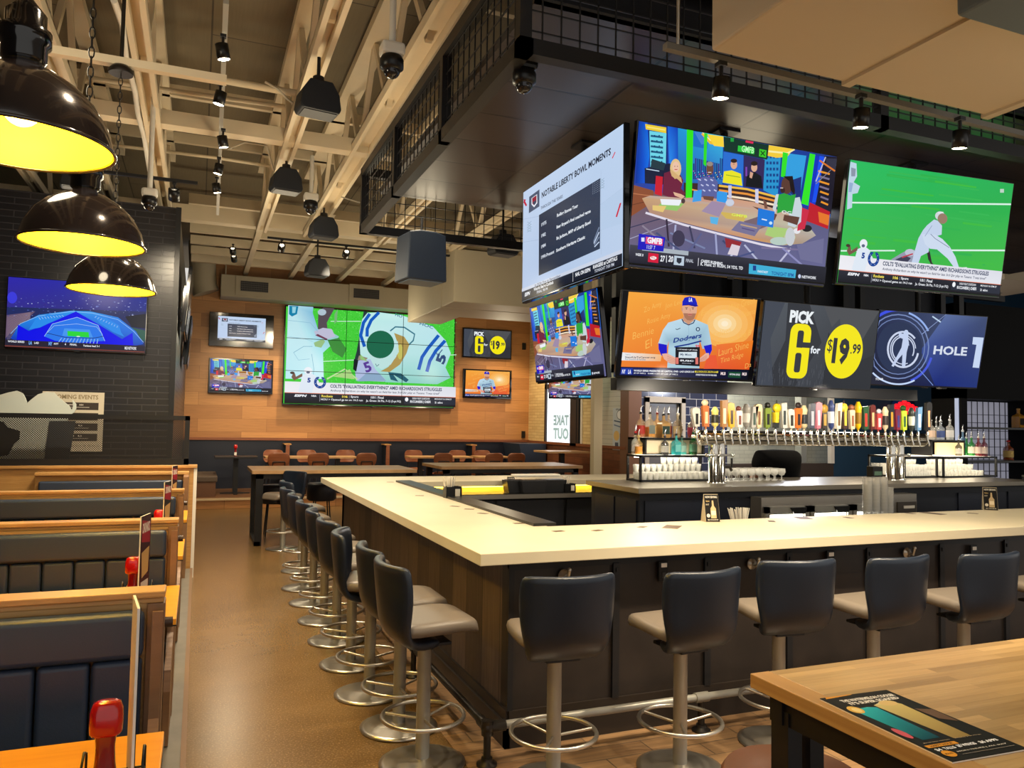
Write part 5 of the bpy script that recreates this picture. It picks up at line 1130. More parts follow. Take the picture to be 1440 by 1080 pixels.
rack('glass_rack', 'open lit glass rack between beer tower and right rack', r00.x, r0.x-.03, r0.y+.05, r0.y+.6, IZ, rt)
for nm, (xa, xb), lb in (('r', (r0.x+.05, r1x-.2), 'right'), ('m', (r00.x+.05, r0.x-.08), 'middle')):
    glasses(f'clear shot glass in the bottom layer of the {lb} rack', f'shot glasses at the bottom of the {lb} rack', xa, xb+(.1 if nm == 'r' else 0), r0.y+.08, r0.y+.35, 11, 3, IZ+.007, r=.03, h=.07)
    glasses(f'clear shot glass in the second layer of the {lb} rack', f'shot glasses second up in the {lb} rack', xa, xb, r0.y+.14, r0.y+.35, 10, 2, IZ+.08, r=.03, h=.07)
    glasses(f'clear shot glass in the top layer of the {lb} rack', f'shot glasses on top in the {lb} rack', xa, xb-.08, r0.y+.2, r0.y+.35, 9, 1, IZ+.153, r=.03, h=.06)
g0_ = P(1022, 677, 'z', IZ); g1_ = P(1112, 676, 'z', IZ)
glasses('stemmed snifter glass in the line right of the tower leg', 'stemmed snifters in a line under the taps', g0_.x, g1_.x, min(g0_.y, JY1-.36), min(g0_.y, JY1-.36)+.3, 8, 3, IZ, r=.042, shape=1)

# bottles
def bottle(label, p, h, r, body, liquid=None, label_c=(230, 226, 214), cap=(30, 28, 30), shape='round', pour=True, fill=.45, neck=.30, ornament=None):
    t = thing('liquor_bottle', label, 'bottle', p)
    bm_ = glass('bottle_%d_%d_%d' % tuple(body), body, .06, .6 if sum(body) < 560 else .3)
    n = 18 if shape == 'round' else 4; hb = h*(1-neck); rn = r*.3
    Mx = Matrix.Rotation(PI/4, 3, 'Z') if shape != 'round' else None; k = 1.0 if shape == 'round' else 1.3
    prof = [(r*k*.96, 0), (r*k, .01), (r*k, hb*.82), (r*k*.86, hb*.9), (rn*1.2, hb*1.04), (rn, hb*1.1), (rn, h*.93), (rn*1.15, h*.935), (rn*1.15, h*.95)]
    MB().lathe(prof, n=n, M=Mx, sharp=shape != 'round').build('bottle_glass', bm_, t)
    if liquid: MB().lathe([(r*k*.88, .008), (r*k*.9, .02), (r*k*.9, hb*.8*fill/.6 if fill < .6 else hb*.8)], n=n, M=Mx, sharp=shape != 'round').build('liquor', mat('liq_%d_%d_%d' % tuple(liquid), liquid, .1, 0, .5), t)
    if label_c:
        lm = mat('lbl_%d_%d_%d' % tuple(label_c), label_c, .6)
        if shape == 'round': MB().lathe([(r*1.02, hb*.2), (r*1.02, hb*.68)], n=n, caps=False).build('label_band', lm, t)
        else: MB().box(-r*.8, r*.8, -r*.93-.002, -r*.93, hb*.22, hb*.7).build('label_band', lm, t)
    cm = mat('cap_%d_%d_%d' % tuple(cap), cap, .35)
    MB().lathe([(rn*1.25, h*.93), (rn*1.25, h), (rn*.6, h+.004)], n=12).build('stopper', cm, t)
    if pour: MB().tube([(0, 0, h), (0, 0, h+.03), (.006, 0, h+.055), (.014, 0, h+.07)], [.008, .006, .005, .004], 8).build('pourer', mat('pourer_steel', (200, 200, 204), .2, .8), t)
    return t
LT = ct; yb = c0.y
riser = thing('bottle_riser', 'black box riser with white side panels on the left rack', 'shelf', (P(907, 640, 'y', yb+.1).x, yb+.1, LT)); rw = P(991, 640, 'y', yb+.1).x-P(907, 640, 'y', yb+.1).x; rh = P(950, 616, 'y', yb+.1).z-LT
b = MB(); b.box(0, rw, 0, .35, rh-.02, rh); b.box(0, .02, 0, .35, 0, rh); b.box(rw-.02, rw, 0, .35, 0, rh); b.box(0, rw, 0, .35, 0, .008); b.build('riser_box', M['blackmetal'], riser); MB().box(.02, rw-.02, .03, .04, .01, rh-.02).build('riser_panel', M['ledwhite'] if 0 else mat('lit_panel', (236, 220, 190), .5), riser)
def at_px(px_, y, z): return (P(px_, 620, 'y', y).x, y, z)
RT = LT+rh
AMB = (236, 150, 36); CLR = (228, 232, 230)
for px_, y, z, h, r, body, liq, lab, cap, shp, lb in [
    (901, yb+.22, RT, .27, .045, (232, 196, 150), (190, 70, 40), (176, 50, 44), (40, 36, 36), 'round', 'amber bottle with red label, first on the left riser'),
    (914, yb+.2, RT, .27, .045, (236, 210, 150), AMB, (120, 130, 126), (60, 56, 50), 'sq', 'square honey coloured bottle with grey label on the riser'),
    (924, yb+.3, RT, .27, .043, (236, 190, 130), AMB, (226, 190, 120), (120, 30, 24), 'round', 'gold bottle with dark red neck at back of the riser'),
    (933, yb+.2, RT, .255, .055, (220, 180, 110), (200, 110, 30), (46, 70, 66), (30, 30, 36), 'sq', 'whiskey bottle with dark green label on the riser'),
    (940, yb+.32, RT, .27, .04, (234, 200, 140), AMB, (120, 50, 50), (40, 36, 40), 'round', 'slim golden bottle behind the green labelled one'),
    (953, yb+.2, RT, .265, .05, (240, 224, 190), (232, 190, 130), (226, 204, 160), (200, 196, 190), 'round', 'cream coloured bottle with pale cap on the riser'),
    (973, yb+.25, RT, .24, .048, (236, 206, 150), (190, 60, 90), (200, 70, 100), (60, 50, 50), 'round', 'rose coloured bottle at the right end of the riser'),
    (873, yb+.3, LT, .22, .042, CLR, (120, 40, 60), (220, 216, 220), (26, 24, 26), 'round', 'clear bottle with black pourer and purple liquor, far left'),
    (884, yb+.18, LT, .2, .04, (232, 234, 214), (226, 214, 160), None, (200, 190, 150), 'round', 'clear ribbed bottle of pale liquor left of the riser'),
    (891, yb+.3, LT, .24, .036, CLR, (220, 190, 130), None, (206, 30, 40), 'round', 'clear bottle with bright red pourer left of the riser'),
    (898, yb+.14, LT, .2, .042, (240, 200, 120), (230, 140, 20), None, (220, 190, 120), 'round', 'orange liqueur bottle right beside the riser'),
    (935, yb+.05, LT, .2, .04, (20, 26, 52), None, (190, 190, 184), (16, 20, 40), 'round', 'dark navy gin bottle with pale diamond label'),
    (951, yb+.05, LT, .22, .040, (60, 206, 214), (30, 190, 205), (130, 220, 220), (30, 40, 50), 'sq', 'bright aqua gin bottle with square shoulders'),
    (959, yb+.08, LT, .2, .038, (140, 226, 220), (90, 214, 210), (180, 226, 214), (40, 50, 56), 'sq', 'pale aqua gin bottle right of the bright one'),
    (975, yb+.06, LT, .24, .042, (24, 120, 62), (20, 110, 50), (130, 190, 160), (30, 90, 60), 'round', 'green gin bottle with pale label near the tower')]:
    pos = at_px(px_, y, z)
    if px_ < 900 and z == LT: y = min(max(y, P(px_, 640, 'x', c0.x+.06).y), JY1-.16); pos = (max(P(px_, 640, 'y', y).x, c0.x+.06), y, z)
    bottle(lb, pos, h, r, body, liq, lab, cap, shp)
RY = r0.y+.12
s2 = thing('bottle_shelf', 'small raised shelf of vodka bottles beside the beer tower', 'shelf', (P(1302, 619, 'y', RY+.2).x, RY+.12, rt)); sw = P(1349, 619, 'y', RY+.2).x-P(1302, 619, 'y', RY+.2).x; sh_ = P(1330, 619, 'y', RY+.2).z-rt
b = MB(); b.box(0, sw, 0, .3, sh_-.015, sh_); b.box(sw-.02, sw, .0, .3, 0, sh_); b.box(0, .02, 0, .3, 0, sh_); b.build('shelf_box', M['blackmetal'], s2); MB().box(.08, sw-.04, -.01, .02, .0, sh_-.03).build('lit_front', mat('lit_cream', (230, 210, 160), .5, emit=(255, 230, 170), es=.5), s2)
for px_, y, z, h, r, body, liq, lab, cap, shp, lb in [
    (1309, RY+.2, rt+sh_, .26, .05, (236, 232, 226), (226, 214, 200), (228, 200, 180), (220, 220, 220), 'round', 'frosted vodka bottle first on the right shelf'),
    (1317, RY+.34, rt+sh_, .24, .036, CLR, (220, 214, 200), (230, 200, 150), (200, 200, 200), 'round', 'slim clear bottle behind the frosted vodka'),
    (1323, RY+.2, rt+sh_, .25, .048, (214, 224, 236), (206, 214, 226), (70, 90, 150), (200, 200, 206), 'round', 'clear vodka bottle with blue label on the right shelf'),
    (1336, RY+.2, rt+sh_, .27, .046, (232, 236, 236), (222, 226, 226), (236, 236, 236), (210, 210, 214), 'round', 'clear vodka bottle with white label on the right shelf'),
    (1348, RY+.05, rt, .2, .040, (16, 16, 18), None, (190, 186, 180), (20, 20, 20), 'round', 'black vermouth bottle with round pale badge'),
    (1354, RY+.3, rt, .33, .042, (120, 160, 200), (90, 140, 190), (50, 90, 170), (200, 206, 214), 'round', 'tall blue labelled bottle behind the vermouths'),
    (1359, RY+.14, rt, .24, .034, (40, 150, 70), (30, 150, 50), None, (190, 190, 190), 'round', 'slim green bottle between the two vermouths'),
    (1366, RY+.05, rt, .25, .040, (40, 160, 60), (30, 170, 40), (220, 220, 210), (200, 200, 200), 'round', 'bright green vermouth bottle with round badge'),
    (1376, RY-.04, rt, .25, .038, (130, 30, 36), (150, 20, 30), (220, 200, 190), (200, 196, 190), 'round', 'red bitter aperitif bottle second from right end'),
    (1384, RY-.07, rt, .25, .040, (110, 30, 44), (140, 20, 40), (226, 206, 196), (200, 196, 190), 'round', 'dark red aperitif bottle at the right end of rack')]:
    bottle(lb, at_px(px_, y, z), h, r, body, liq, lab, cap, shp)

# ------------------------------------------------------------------ beer tower: steel pipe on two pairs of legs with a row of taps
TY = JY0+.45
tx0 = P(985, 614, 'y', TY).x; tx1 = P(1297, 616, 'y', TY).x; tzc = (P(1140, 608, 'y', TY).z+P(1140, 626, 'y', TY).z)/2; tr = (P(1140, 607, 'y', TY).z-P(1140, 627, 'y', TY).z)/2
tw = thing('beer_tower', 'long steel beer tower carrying a crowded row of tap handles', 'beer taps', (tx0, TY, IZ)); TL = tx1-tx0; zc = tzc-IZ
MB().tube([(0, 0, zc), (TL, 0, zc)], tr, 24).sphere((0, 0, zc), tr, sc=(.4, 1, 1)).sphere((TL, 0, zc), tr, sc=(.4, 1, 1)).build('header_pipe', M['chrome'], tw)
for px_ in (1003, 1013, 1253, 1265):
    x = P(px_, 650, 'y', TY).x-tx0; MB().lathe([(.07, 0), (.07, .01), (.05, .02), (.05, zc)], (x, 0, 0), n=20).build('tower_leg', M['chrome'], tw)
for px_ in (1008, 1259):
    x = P(px_, 650, 'y', TY).x-tx0; MB().tube([(x-.16, -.05, zc*.62), (x+.16, -.05, zc*.62)], .012, 8).sphere((x-.16, -.05, zc*.62), .02).sphere((x+.16, -.05, zc*.62), .02).build('cross_bar', M['chrome'], tw)
HC = [((196, 190, 180), (30, 30, 30)), ((190, 110, 60), (230, 200, 160)), ((236, 216, 120), (40, 40, 30)), ((170, 120, 70), (240, 220, 190)), ((230, 170, 30), (60, 40, 20)), ((236, 228, 214), (120, 60, 50)), ((150, 146, 140), (210, 206, 200)), ((178, 176, 170), (60, 80, 70)),
      ((226, 200, 160), (130, 90, 60)), ((120, 140, 50), (30, 30, 26)), ((40, 44, 44), (230, 200, 40)), ((214, 212, 204), (60, 70, 70)), ((236, 230, 214), (60, 56, 54)), ((226, 120, 40), (50, 40, 40)), ((232, 214, 170), (40, 44, 50)), ((70, 76, 96), (196, 200, 214)), ((206, 120, 140), (240, 226, 230)),
      ((50, 40, 34), (190, 150, 60)), ((60, 74, 130), (230, 234, 244)), ((236, 226, 204), (110, 80, 50)), ((70, 50, 44), (232, 200, 70)), ((226, 206, 176), (150, 90, 60)), ((240, 196, 20), (150, 110, 20)), ((40, 80, 50), (200, 60, 50)), ((100, 40, 36), (226, 190, 140)), ((196, 70, 70), (210, 210, 220)),
      ((240, 216, 180), (60, 50, 50)), ((36, 40, 50), (240, 170, 60)), ((130, 34, 60), (60, 60, 140)), ((190, 214, 50), (40, 90, 40)), ((50, 56, 54), (210, 210, 200)), ((90, 130, 170), (230, 230, 236)), ((24, 24, 26), (220, 150, 110))]
HN = ['grey', 'orange brown', 'pale yellow EIGHT', 'wooden', 'golden yellow', 'white', 'stone grey', 'silver', 'cream', 'olive green', 'black and yellow disc', 'silver white', 'white bottle shaped', 'orange', 'cream', 'slate blue', 'pink', 'dark brown disc', 'blue', 'cream', 'brown with yellow disc', 'tan', 'bright yellow', 'dark green', 'dark red', 'red', 'cream', 'black', 'burgundy', 'lime green', 'charcoal', 'light blue', 'black tall']
rnd = random.Random(8); NH = len(HC)
hpx = [977, 990, 1003, 1015, 1026, 1037, 1047, 1056, 1064, 1076, 1088, 1100, 1110, 1119, 1128, 1138, 1147, 1156, 1166, 1175, 1185, 1195, 1204, 1214, 1223, 1232, 1242, 1250, 1259, 1268, 1279, 1288, 1301]
tops = [573, 562, 572, 562, 566, 571, 568, 571, 568, 566, 565, 566, 575, 566, 570, 567, 565, 566, 563, 566, 564, 569, 565, 571, 569, 575, 572, 568, 575, 570, 573, 572, 565]
for i in range(NH):
    x = P(hpx[i], 600, 'y', TY-.1).x-tx0; zt = P(hpx[i], tops[i], 'y', TY-.1).z-IZ; zb = zc+tr+.035; H = zt-zb
    b = MB().tube([(x, -tr*.8, zc+.01), (x, -tr-.05, zc+.015)], .016, 10); b.tube([(x, -tr-.05, zc+.06), (x, -tr-.05, zc-.0), (x, -tr-.075, zc-.05), (x, -tr-.07, zc-.07)], [.013, .015, .010, .008], 8); b.lathe([(.02, 0), (.014, .03), (.008, .05)], (x, -tr-.05, zc+.05), n=10); fa = b.build('faucet', M['chrome'], tw)
    c1, c2 = HC[i]; m1 = mat('tap_a%d' % i, c1, .35); m2 = mat('tap_b%d' % i, c2, .4)
    wb_ = rnd.uniform(.026, .032); wt = rnd.uniform(.038, .048); th = .018; kind = i % 4; lean = rnd.uniform(-.02, .02)
    b = MB(); y = -tr-.05
    b.tube([(x, y, zb-.04), (x, y, zb)], .010, 8)
    if i in (10, 17, 20):
        b.prism([(x-wb_, zb), (x+wb_, zb), (x+wb_*1.1+lean, zb+H*.6), (x-wb_*1.1+lean, zb+H*.6)], y-th, y+th, 'y'); b.mi(1); b.lathe([(.002, -.012), (.048, -.012), (.048, .012), (.002, .012)], (x+lean, y, zb+H*.76), n=18, M=Matrix.Rotation(PI/2, 3, 'X')); b.mi(0); b.lathe([(.012, 0), (.004, .04)], (x+lean, y, zb+H*.76+.045), n=8)
    elif kind == 0: b.prism([(x-wb_, zb), (x+wb_, zb), (x+wt+lean, zb+H*.8), (x+wt*.9+lean, zb+H*.95), (x+lean, zb+H), (x-wt*.9+lean, zb+H*.95), (x-wt+lean, zb+H*.8)], y-th, y+th, 'y')
    elif kind == 1: b.prism([(x-wb_, zb), (x+wb_, zb), (x+wt+lean, zb+H*.75), (x+wt*.6+lean, zb+H*.78), (x-wt*.6+lean, zb+H*.78), (x-wt+lean, zb+H*.75)], y-th, y+th, 'y'); b.mi(1); b.sphere((x+lean, y, zb+H*.88), H*.125, 12, 8, (1.1, .8, 1)); b.mi(0)
    elif kind == 2: b.lathe([(.016, 0), (wb_*1.1, H*.1), (wt*.85, H*.7), (wt, H*.8), (wt*.6, H*.92), (wt*.4, H)], (x, y, zb), n=12)
    else: b.prism([(x-wb_, zb), (x+wb_, zb), (x+wt*1.05+lean, zb+H), (x-wt*.7+lean, zb+H*.96)], y-th, y+th, 'y')
    b.mi(1)
    if kind != 2: b.box(x-wb_*.55+lean*.4, x+wb_*.55+lean*.4, y-th-.002, y-th, zb+H*.12, zb+H*(.55 if kind == 1 else .68))
    else: b.lathe([(wb_*1.22, H*.2), (wt*.9, H*.6)], (x, y, zb), n=12, caps=False)
    if i == 2: b.mi(0)
    ho = b.build('tap_handle', [m1, m2], fa); ho['label'] = HN[i]+' tap handle'
    if i == 2:
        a = Art(3, 10); a.full(c1)
        for k, chh in enumerate('EIGHT'[::-1]): a.text(chh, .7, 1.2+k*1.55, 2.3, 2.4+k*1.55, (40, 40, 34), .04)
        art_object('lettering', a, .026, H*.6, M['print'], ho, (x+lean*.4, y-th-.0036, zb+H*.42), .001)
# red and blue lit ornament on the wall behind the taps
q = P(1272, 575, 'y', FY-.06)
ne = thing('wall_light_ornament', 'glowing red crown shaped ornament on the teal wall behind taps', 'sign', (q.x, FY-.05, q.z))
b = MB()
for k in range(-3, 4): b.sphere((k*.13, 0, .16-abs(k)*.05), .06); b.tube([(k*.13, 0, .14-abs(k)*.05), (k*.06, 0, -.12)], [.04, .02], 8)
b.build('red_points', mat('red_glow', (200, 10, 20), .3, emit=(255, 20, 30), es=1.6), ne); MB().lathe([(.02, 0), (.4, 0), (.42, .02), (.02, .03)], (0, .04, -.05), n=24, M=Matrix.Rotation(PI/2, 3, 'X')).build('back_plate', mat('blue_glow', (20, 60, 120), .5), ne)
# cups standing on ledge and small menu box
cm_ = glass('clear_plastic_cup', (226, 226, 224), .12, .42)
for k, px_ in enumerate((1231, 1243)):
    q = P(px_, 668, 'z', IZ); o = MB().lathe([(.035, 0), (.05, .15), (.052, .152), (.048, .15)], n=18, caps=False).build('plastic_cup', cm_, None, (q.x, q.y, IZ)); tag(o, ['left', 'right'][k]+' one of two clear plastic cups on steel ledge beside tower leg', 'cup')
q = P(1201, 668, 'z', IZ); bxo = thing('napkin_dispenser', 'dark napkin dispenser with green lettered face behind the taps', 'dispenser', (q.x, min(q.y, JY1-.1), IZ)); MB().box(-.08, .08, -.05, .05, 0, .13).build('dispenser_body', M['blackplastic'], bxo, bevel=.006); MB().box(-.06, .06, -.053, -.05, .02, .07).build('front_print', mat('green_print', (90, 120, 100), .5), bxo)
q = P(1029, 648, 'y', TY+.1); sp = thing('side_tap', 'small side tap with black lever left of bartender', 'tap', (q.x-.1, TY+.1, IZ)); MB().tube([(-.1, 0, .16), (.07, 0, .16), (.1, 0, .12)], .018, 8).tube([(0, 0, 0), (0, 0, .16)], .015, 8).build('tap_spout', M['darksteel'], sp); MB().tube([(.1, 0, .15), (.1, 0, .25)], .012, 8).build('lever', M['blackplastic'], sp)
# bartender seen bent over behind the island
PY_ = JY1+.42; pc = P(1090, 650, 'y', PY_); zt = P(1088, 627, 'y', PY_).z
pe = thing('person', 'person in black t-shirt bent forward behind the beer taps', 'person', (pc.x, PY_-.12, 0), PI)
def skin_body(name, verts, edges, m, parent, lv=2):
    me = bpy.data.meshes.new(name); me.from_pydata([v[:3] for v in verts], edges, []); me.materials.append(m)
    o = bpy.data.objects.new(name, me); COL.objects.link(o); o.parent = parent
    sk = o.modifiers.new('skin', 'SKIN'); sk.use_smooth_shade = True
    for i, v in enumerate(verts):
        r = v[3]; me.skin_vertices[0].data[i].radius = r if isinstance(r, tuple) else (r, r)
    me.skin_vertices[0].data[0].use_root = True
    s_ = o.modifiers.new('sub', 'SUBSURF'); s_.levels = lv; s_.render_levels = lv
    return o
SK = mat('skin', (196, 138, 108), .5); SH = mat('black_tshirt', (9, 10, 14), .9, 0, .2); TR = mat('dark_trousers', (26, 26, 30), .8)
zs = zt-.10
skin_body('body', [(0, .12, .92, .14), (.11, .12, .86, .11), (.12, .14, .48, .075), (.13, .12, .1, .05), (.13, .0, .04, .045), (-.11, .12, .86, .11), (-.12, .14, .48, .075), (-.13, .12, .1, .05), (-.13, .0, .04, .045),
    (0, .06, 1.12, (.15, .12)), (0, -.04, zs-.06, (.19, .13)), (0, -.2, zs-.04, (.09, .09)), (0, -.3, zs-.1, .065), (0, -.38, zs-.16, .09), (0, -.44, zs-.22, .075),
    (.22, -.1, zs-.02, .09), (.31, -.12, zs-.26, .055), (.27, -.24, zs-.42, .04), (.22, -.32, zs-.44, .033), (-.22, -.1, zs-.02, .09), (-.31, -.12, zs-.26, .055), (-.27, -.24, zs-.42, .04), (-.22, -.32, zs-.44, .033)],
    [(0, 1), (1, 2), (2, 3), (3, 4), (0, 5), (5, 6), (6, 7), (7, 8), (0, 9), (9, 10), (10, 11), (11, 12), (12, 13), (13, 14), (10, 15), (15, 16), (16, 17), (17, 18), (10, 19), (19, 20), (20, 21), (21, 22)], SK, pe)
skin_body('tshirt', [(0, .1, 1.0, (.19, .16)), (0, .04, 1.16, (.2, .16)), (0, -.04, zs-.07, (.28, .165)), (0, -.15, zs-.05, (.15, .11)), (.24, -.09, zs-.05, .125), (.325, -.115, zs-.2, .085), (-.24, -.09, zs-.05, .125), (-.325, -.115, zs-.2, .085)],
    [(0, 1), (1, 2), (2, 3), (2, 4), (4, 5), (2, 6), (6, 7)], SH, pe)
skin_body('trousers', [(0, .12, .95, .17), (.11, .12, .86, .125), (.12, .14, .48, .09), (.13, .12, .1, .07), (-.11, .12, .86, .125), (-.12, .14, .48, .09), (-.13, .12, .1, .07)], [(0, 1), (1, 2), (2, 3), (0, 4), (4, 5), (5, 6)], TR, pe)
skin_body('hair', [(0, -.4, zs-.12, .095), (0, -.36, zs-.1, .09)], [(0, 1)], mat('dark_hair', (30, 24, 20), .8), pe)
def hand(side):
    x = .22*side; z = zs-.44; y = -.32
    V = [(x, y, z, .032), (x-.01*side, y-.05, z-.01, .036)]; E_ = [(0, 1)]
    for f in range(4):
        k = len(V); dx = (f-1.5)*.018; L = [.068, .078, .074, .06][f]; V += [(x-.01*side+dx, y-.09, z-.015, .010), (x-.01*side+dx, y-.09-L*.5, z-.03, .009), (x-.01*side+dx, y-.09-L*.8, z-.055, .008)]; E_ += [(1, k), (k, k+1), (k+1, k+2)]
    k = len(V); V += [(x-.045*side, y-.05, z-.02, .011), (x-.055*side, y-.085, z-.035, .009)]; E_ += [(0, k), (k, k+1)]
    return skin_body('hand', V, E_, SK, pe, 1)
hand(1); hand(-1)
# tall shelf tower at the right
q0 = P(1349, 735, 'y', 8.0); q1 = P(1357, 560, 'y', 8.0); ztp = P(1357, 425, 'y', 8.0).z; zm = q1.z
X0 = P(1353, 650, 'y', 8.0).x
tt = thing('shelf_tower', 'tall black shelf tower with lit wire back at right edge', 'shelf', (X0, 8.0, 0)); TWd = 1.7
b = MB(); b.box(0, .12, 0, .5, 0, ztp); b.box(TWd-.1, TWd, 0, .5, 0, ztp); b.box(0, TWd, 0, .5, zm, ztp); b.box(.12, TWd, .46, .5, 0, zm); b.build('tower_carcass', mat('matt_black', (9, 9, 11), .7, 0, .2), tt)
zz = [P(1400, y_, 'y', 8.0).z for y_ in (699, 648, 601)]
for z in zz + [.3]: MB().box(.12, TWd-.1, .02, .46, z-.03, z).build('shelf_board', M['blackplastic'], tt)
MB().box(.14, TWd-.1, .44, .455, .3, zm-.02).build('lit_back', mat('lit_back_panel', (150, 150, 160), .6, emit=(200, 200, 220), es=.25), tt)
g = MB()
for i in range(12): g.box(.14+i*.125, .148+i*.125, .42, .43, .3, zm)
for i in range(int((zm-.3)/.125)): g.box(.14, TWd-.1, .42, .43, .3+i*.125, .308+i*.125)
g.build('wire_grid', M['blackmetal'], tt); MB().box(-.012, 0, .04, .10, 0, zm).build('light_strip', mat('cool_strip', (170, 180, 200), .4, emit=(170, 185, 220), es=.5), tt)
for px_, zi, lb, body, lab, cap in [(1433, 2, 'square amber whiskey bottle on upper shelf of tower', (236, 170, 60), (40, 30, 24), (210, 160, 90)), (1418, 1, 'whiskey bottle with red wax cap on middle tower shelf', (170, 80, 30), (226, 190, 110), (200, 20, 24)), (1439, 0, 'pale round bottle on lower shelf of tower', (226, 220, 190), (60, 60, 40), (190, 180, 150))]:
    q = P(px_, 640, 'y', 8.2); bottle(lb, (q.x, 8.2, zz[zi]), .30, .07, body, body, lab, cap, 'sq' if zi == 2 else 'round', False)
# ------------------------------------------------------------------ televisions
POLE = M['blackmetal']
def tv(label, loc, w, h, rz, tilt, art, glow=None, mount=None, bez=.012, group=None, inset=None, cat='television'):
    t = thing('television', label, cat, loc, rz, group); t.rotation_euler = (0, 0, rz)
    R_ = (-tilt, 0, 0) if 0 else (tilt, 0, 0)
    body = MB(); body.box(-w/2, w/2, .0, .045, -h/2, h/2); body.box(-w*.3, w*.3, .045, .085, -h*.32, h*.25)
    bo = body.build('tv_housing', M['blackgloss'], t, bevel=.004); bo.rotation_euler = R_
    sw, sh = (w-2*bez, h-2.2*bez) if inset is None else (w*inset[0], h*inset[1])
    so = art_object('screen', art, sw, sh, glow or M['screen'], t, (0, 0, 0), .003, rot=R_)
    off = Vector((0, -.004, .003 if inset is None else h*inset[2])); off.rotate(Euler(R_)); so.location = off
    if inset is None:
        l = MB().box(-.03, .03, -.006, 0, -h/2-.012, -h/2).build('power_light_tab', M['blackplastic'], t); l.rotation_euler = R_
    return t
A_show, A_bowl, A_field, A_wall, A_player, A_pick, A_hole, A_stad = art_show(), art_bowl(), art_field(), art_wall(), art_player(), art_pick(), art_hole(), art_stadium()
def tvfit(label, c, w, yaw0, art, hw=.5685, rzfix=None):
    """find where a screen of known size must hang to be seen at those four photo corners"""
    h = w*hw
    def res(p):
        x, y, z, yaw, tl = p; ux = np.array([math.cos(yaw), math.sin(yaw), 0]); fw = np.array([math.sin(yaw), -math.cos(yaw), 0]); uz = math.cos(tl)*np.array([0, 0, 1])+math.sin(tl)*fw; o = []
        for (sx, sz), q in zip([(-1, 1), (1, 1), (1, -1), (-1, -1)], c):
            X = np.array([x, y, z])+ux*sx*w/2+uz*sz*h/2; cc = RM.T @ (X-np.array(CAM)); o += [720+FPX*cc[0]/-cc[2]-q[0], 540-FPX*cc[1]/-cc[2]-q[1]]
        return np.array(o)
    p = np.array([3.5, 5.5, 3, yaw0, .1]); lam = 1.0
    for it in range(200):
        r = res(p); J = np.zeros((8, 5))
        for i in range(5): q = p.copy(); q[i] += 1e-5; J[:, i] = (res(q)-r)/1e-5
        A = J.T @ J; d = np.linalg.solve(A+lam*np.diag(np.diag(A)), -J.T @ r)
        if (res(p+d)**2).sum() < (r**2).sum(): p = p+d; lam /= 3
        else: lam *= 3
    t = tv(label, (p[0], p[1], p[2]), w, h, p[3], p[4], art); return t, p
TVP = []
for lb, c, w, yaw, art in [
    ('very large screen showing Notable Liberty Bowl Moments slide, facing the aisle', [(735.8, 266.7), (879, 172), (876.7, 380), (735, 425)], 1.92, -PI/2, A_bowl),
    ('very large screen showing a sports talk show desk, upper row centre', [(897.7, 168), (1176, 218), (1159, 402.7), (879, 377.7)], 1.92, 0, A_show),
    ('very large screen showing quarterback on green field, upper row right', [(1196, 222), (1424.5, 257), (1406, 416.4), (1173, 404.5)], 1.86, 0, A_field),
    ('hanging screen showing the talk show, facing the aisle below the slide screen', [(745.5, 431), (840, 404), (855, 533), (755, 538.7)], 1.42, -PI/2, A_show),
    ('hanging screen showing baseball player in Dodgers jersey, lower row', [(875, 407), (1071, 418.7), (1058, 538), (865, 530)], 1.46, 0, A_player),
    ('hanging screen showing the PICK 6 for 19.99 advert, lower row', [(1076, 421.7), (1236, 436), (1225, 551.7), (1060, 541.7)], 1.42, 0, A_pick),
    ('hanging screen showing HOLE 1 golf graphic, right end of lower row', [(1236, 436), (1390, 442.7), (1373, 546.7), (1223, 543)], 1.46, 0, A_hole)]:
    t, p = tvfit(lb, c, w, yaw, art); TVP.append((t, p, w))
    back = Vector((-math.sin(p[3]), math.cos(p[3]), 0))*.16; top = ZP-p[2]
    b = MB(); b.tube([(0, .16, -.1), (0, .16, top+.0)], .03, 10); b.box(-.16, .16, .09, .14, -.18, .18); b.box(-.04, .04, .12, .18, -.05, .05); b.box(-.1, .1, .08, .24, top-.02, top)
    mo = b.build('ceiling_mount', POLE, t)
# dark rail box under lower screens
lo_ = [x for x in TVP if x[2] < 1.5][1:]
xa = lo_[0][1][0]-.85; xb = lo_[-1][1][0]+.1; ya = lo_[0][1][1]+.25
za = P(1050, 548, 'y', ya).z
q = P(1290, 560, 'y', ya).x
o = MB().box(0, q-xa-.2, 0, .12, -.05, .07).build('screen_rail', M['blackmetal'], None, (xa+.2, ya, za)); tag(o, 'long black steel rail running behind the lower hanging screens', 'rail')
tvs = [t for t in scene.objects if 0]
# framework behind the screens
fx0, fx1, fy0, fy1 = 3.8, 8.6, lo_[0][1][1]+.45, lo_[0][1][1]+.8
fg = thing('mounting_gantry', 'black steel framework and backing boards behind the hanging screens', 'frame', (fx0, fy0, ZP))
b = MB()
for x in (0, 1.6, 3.2, 4.8): b.box(x, x+.08, 0, .08, -1.9, 0); b.box(x, x+.08, .25, .33, -1.9, 0)
b.box(0, 4.9, 0, .08, -1.25, -1.15); b.box(0, 4.9, 0, .08, -1.9, -1.82); b.build('steel_frame', M['blackmetal'], fg)
MB().box(.0, 4.9, .34, .38, -1.3, -.15).build('backing_board', M['navy'], fg)
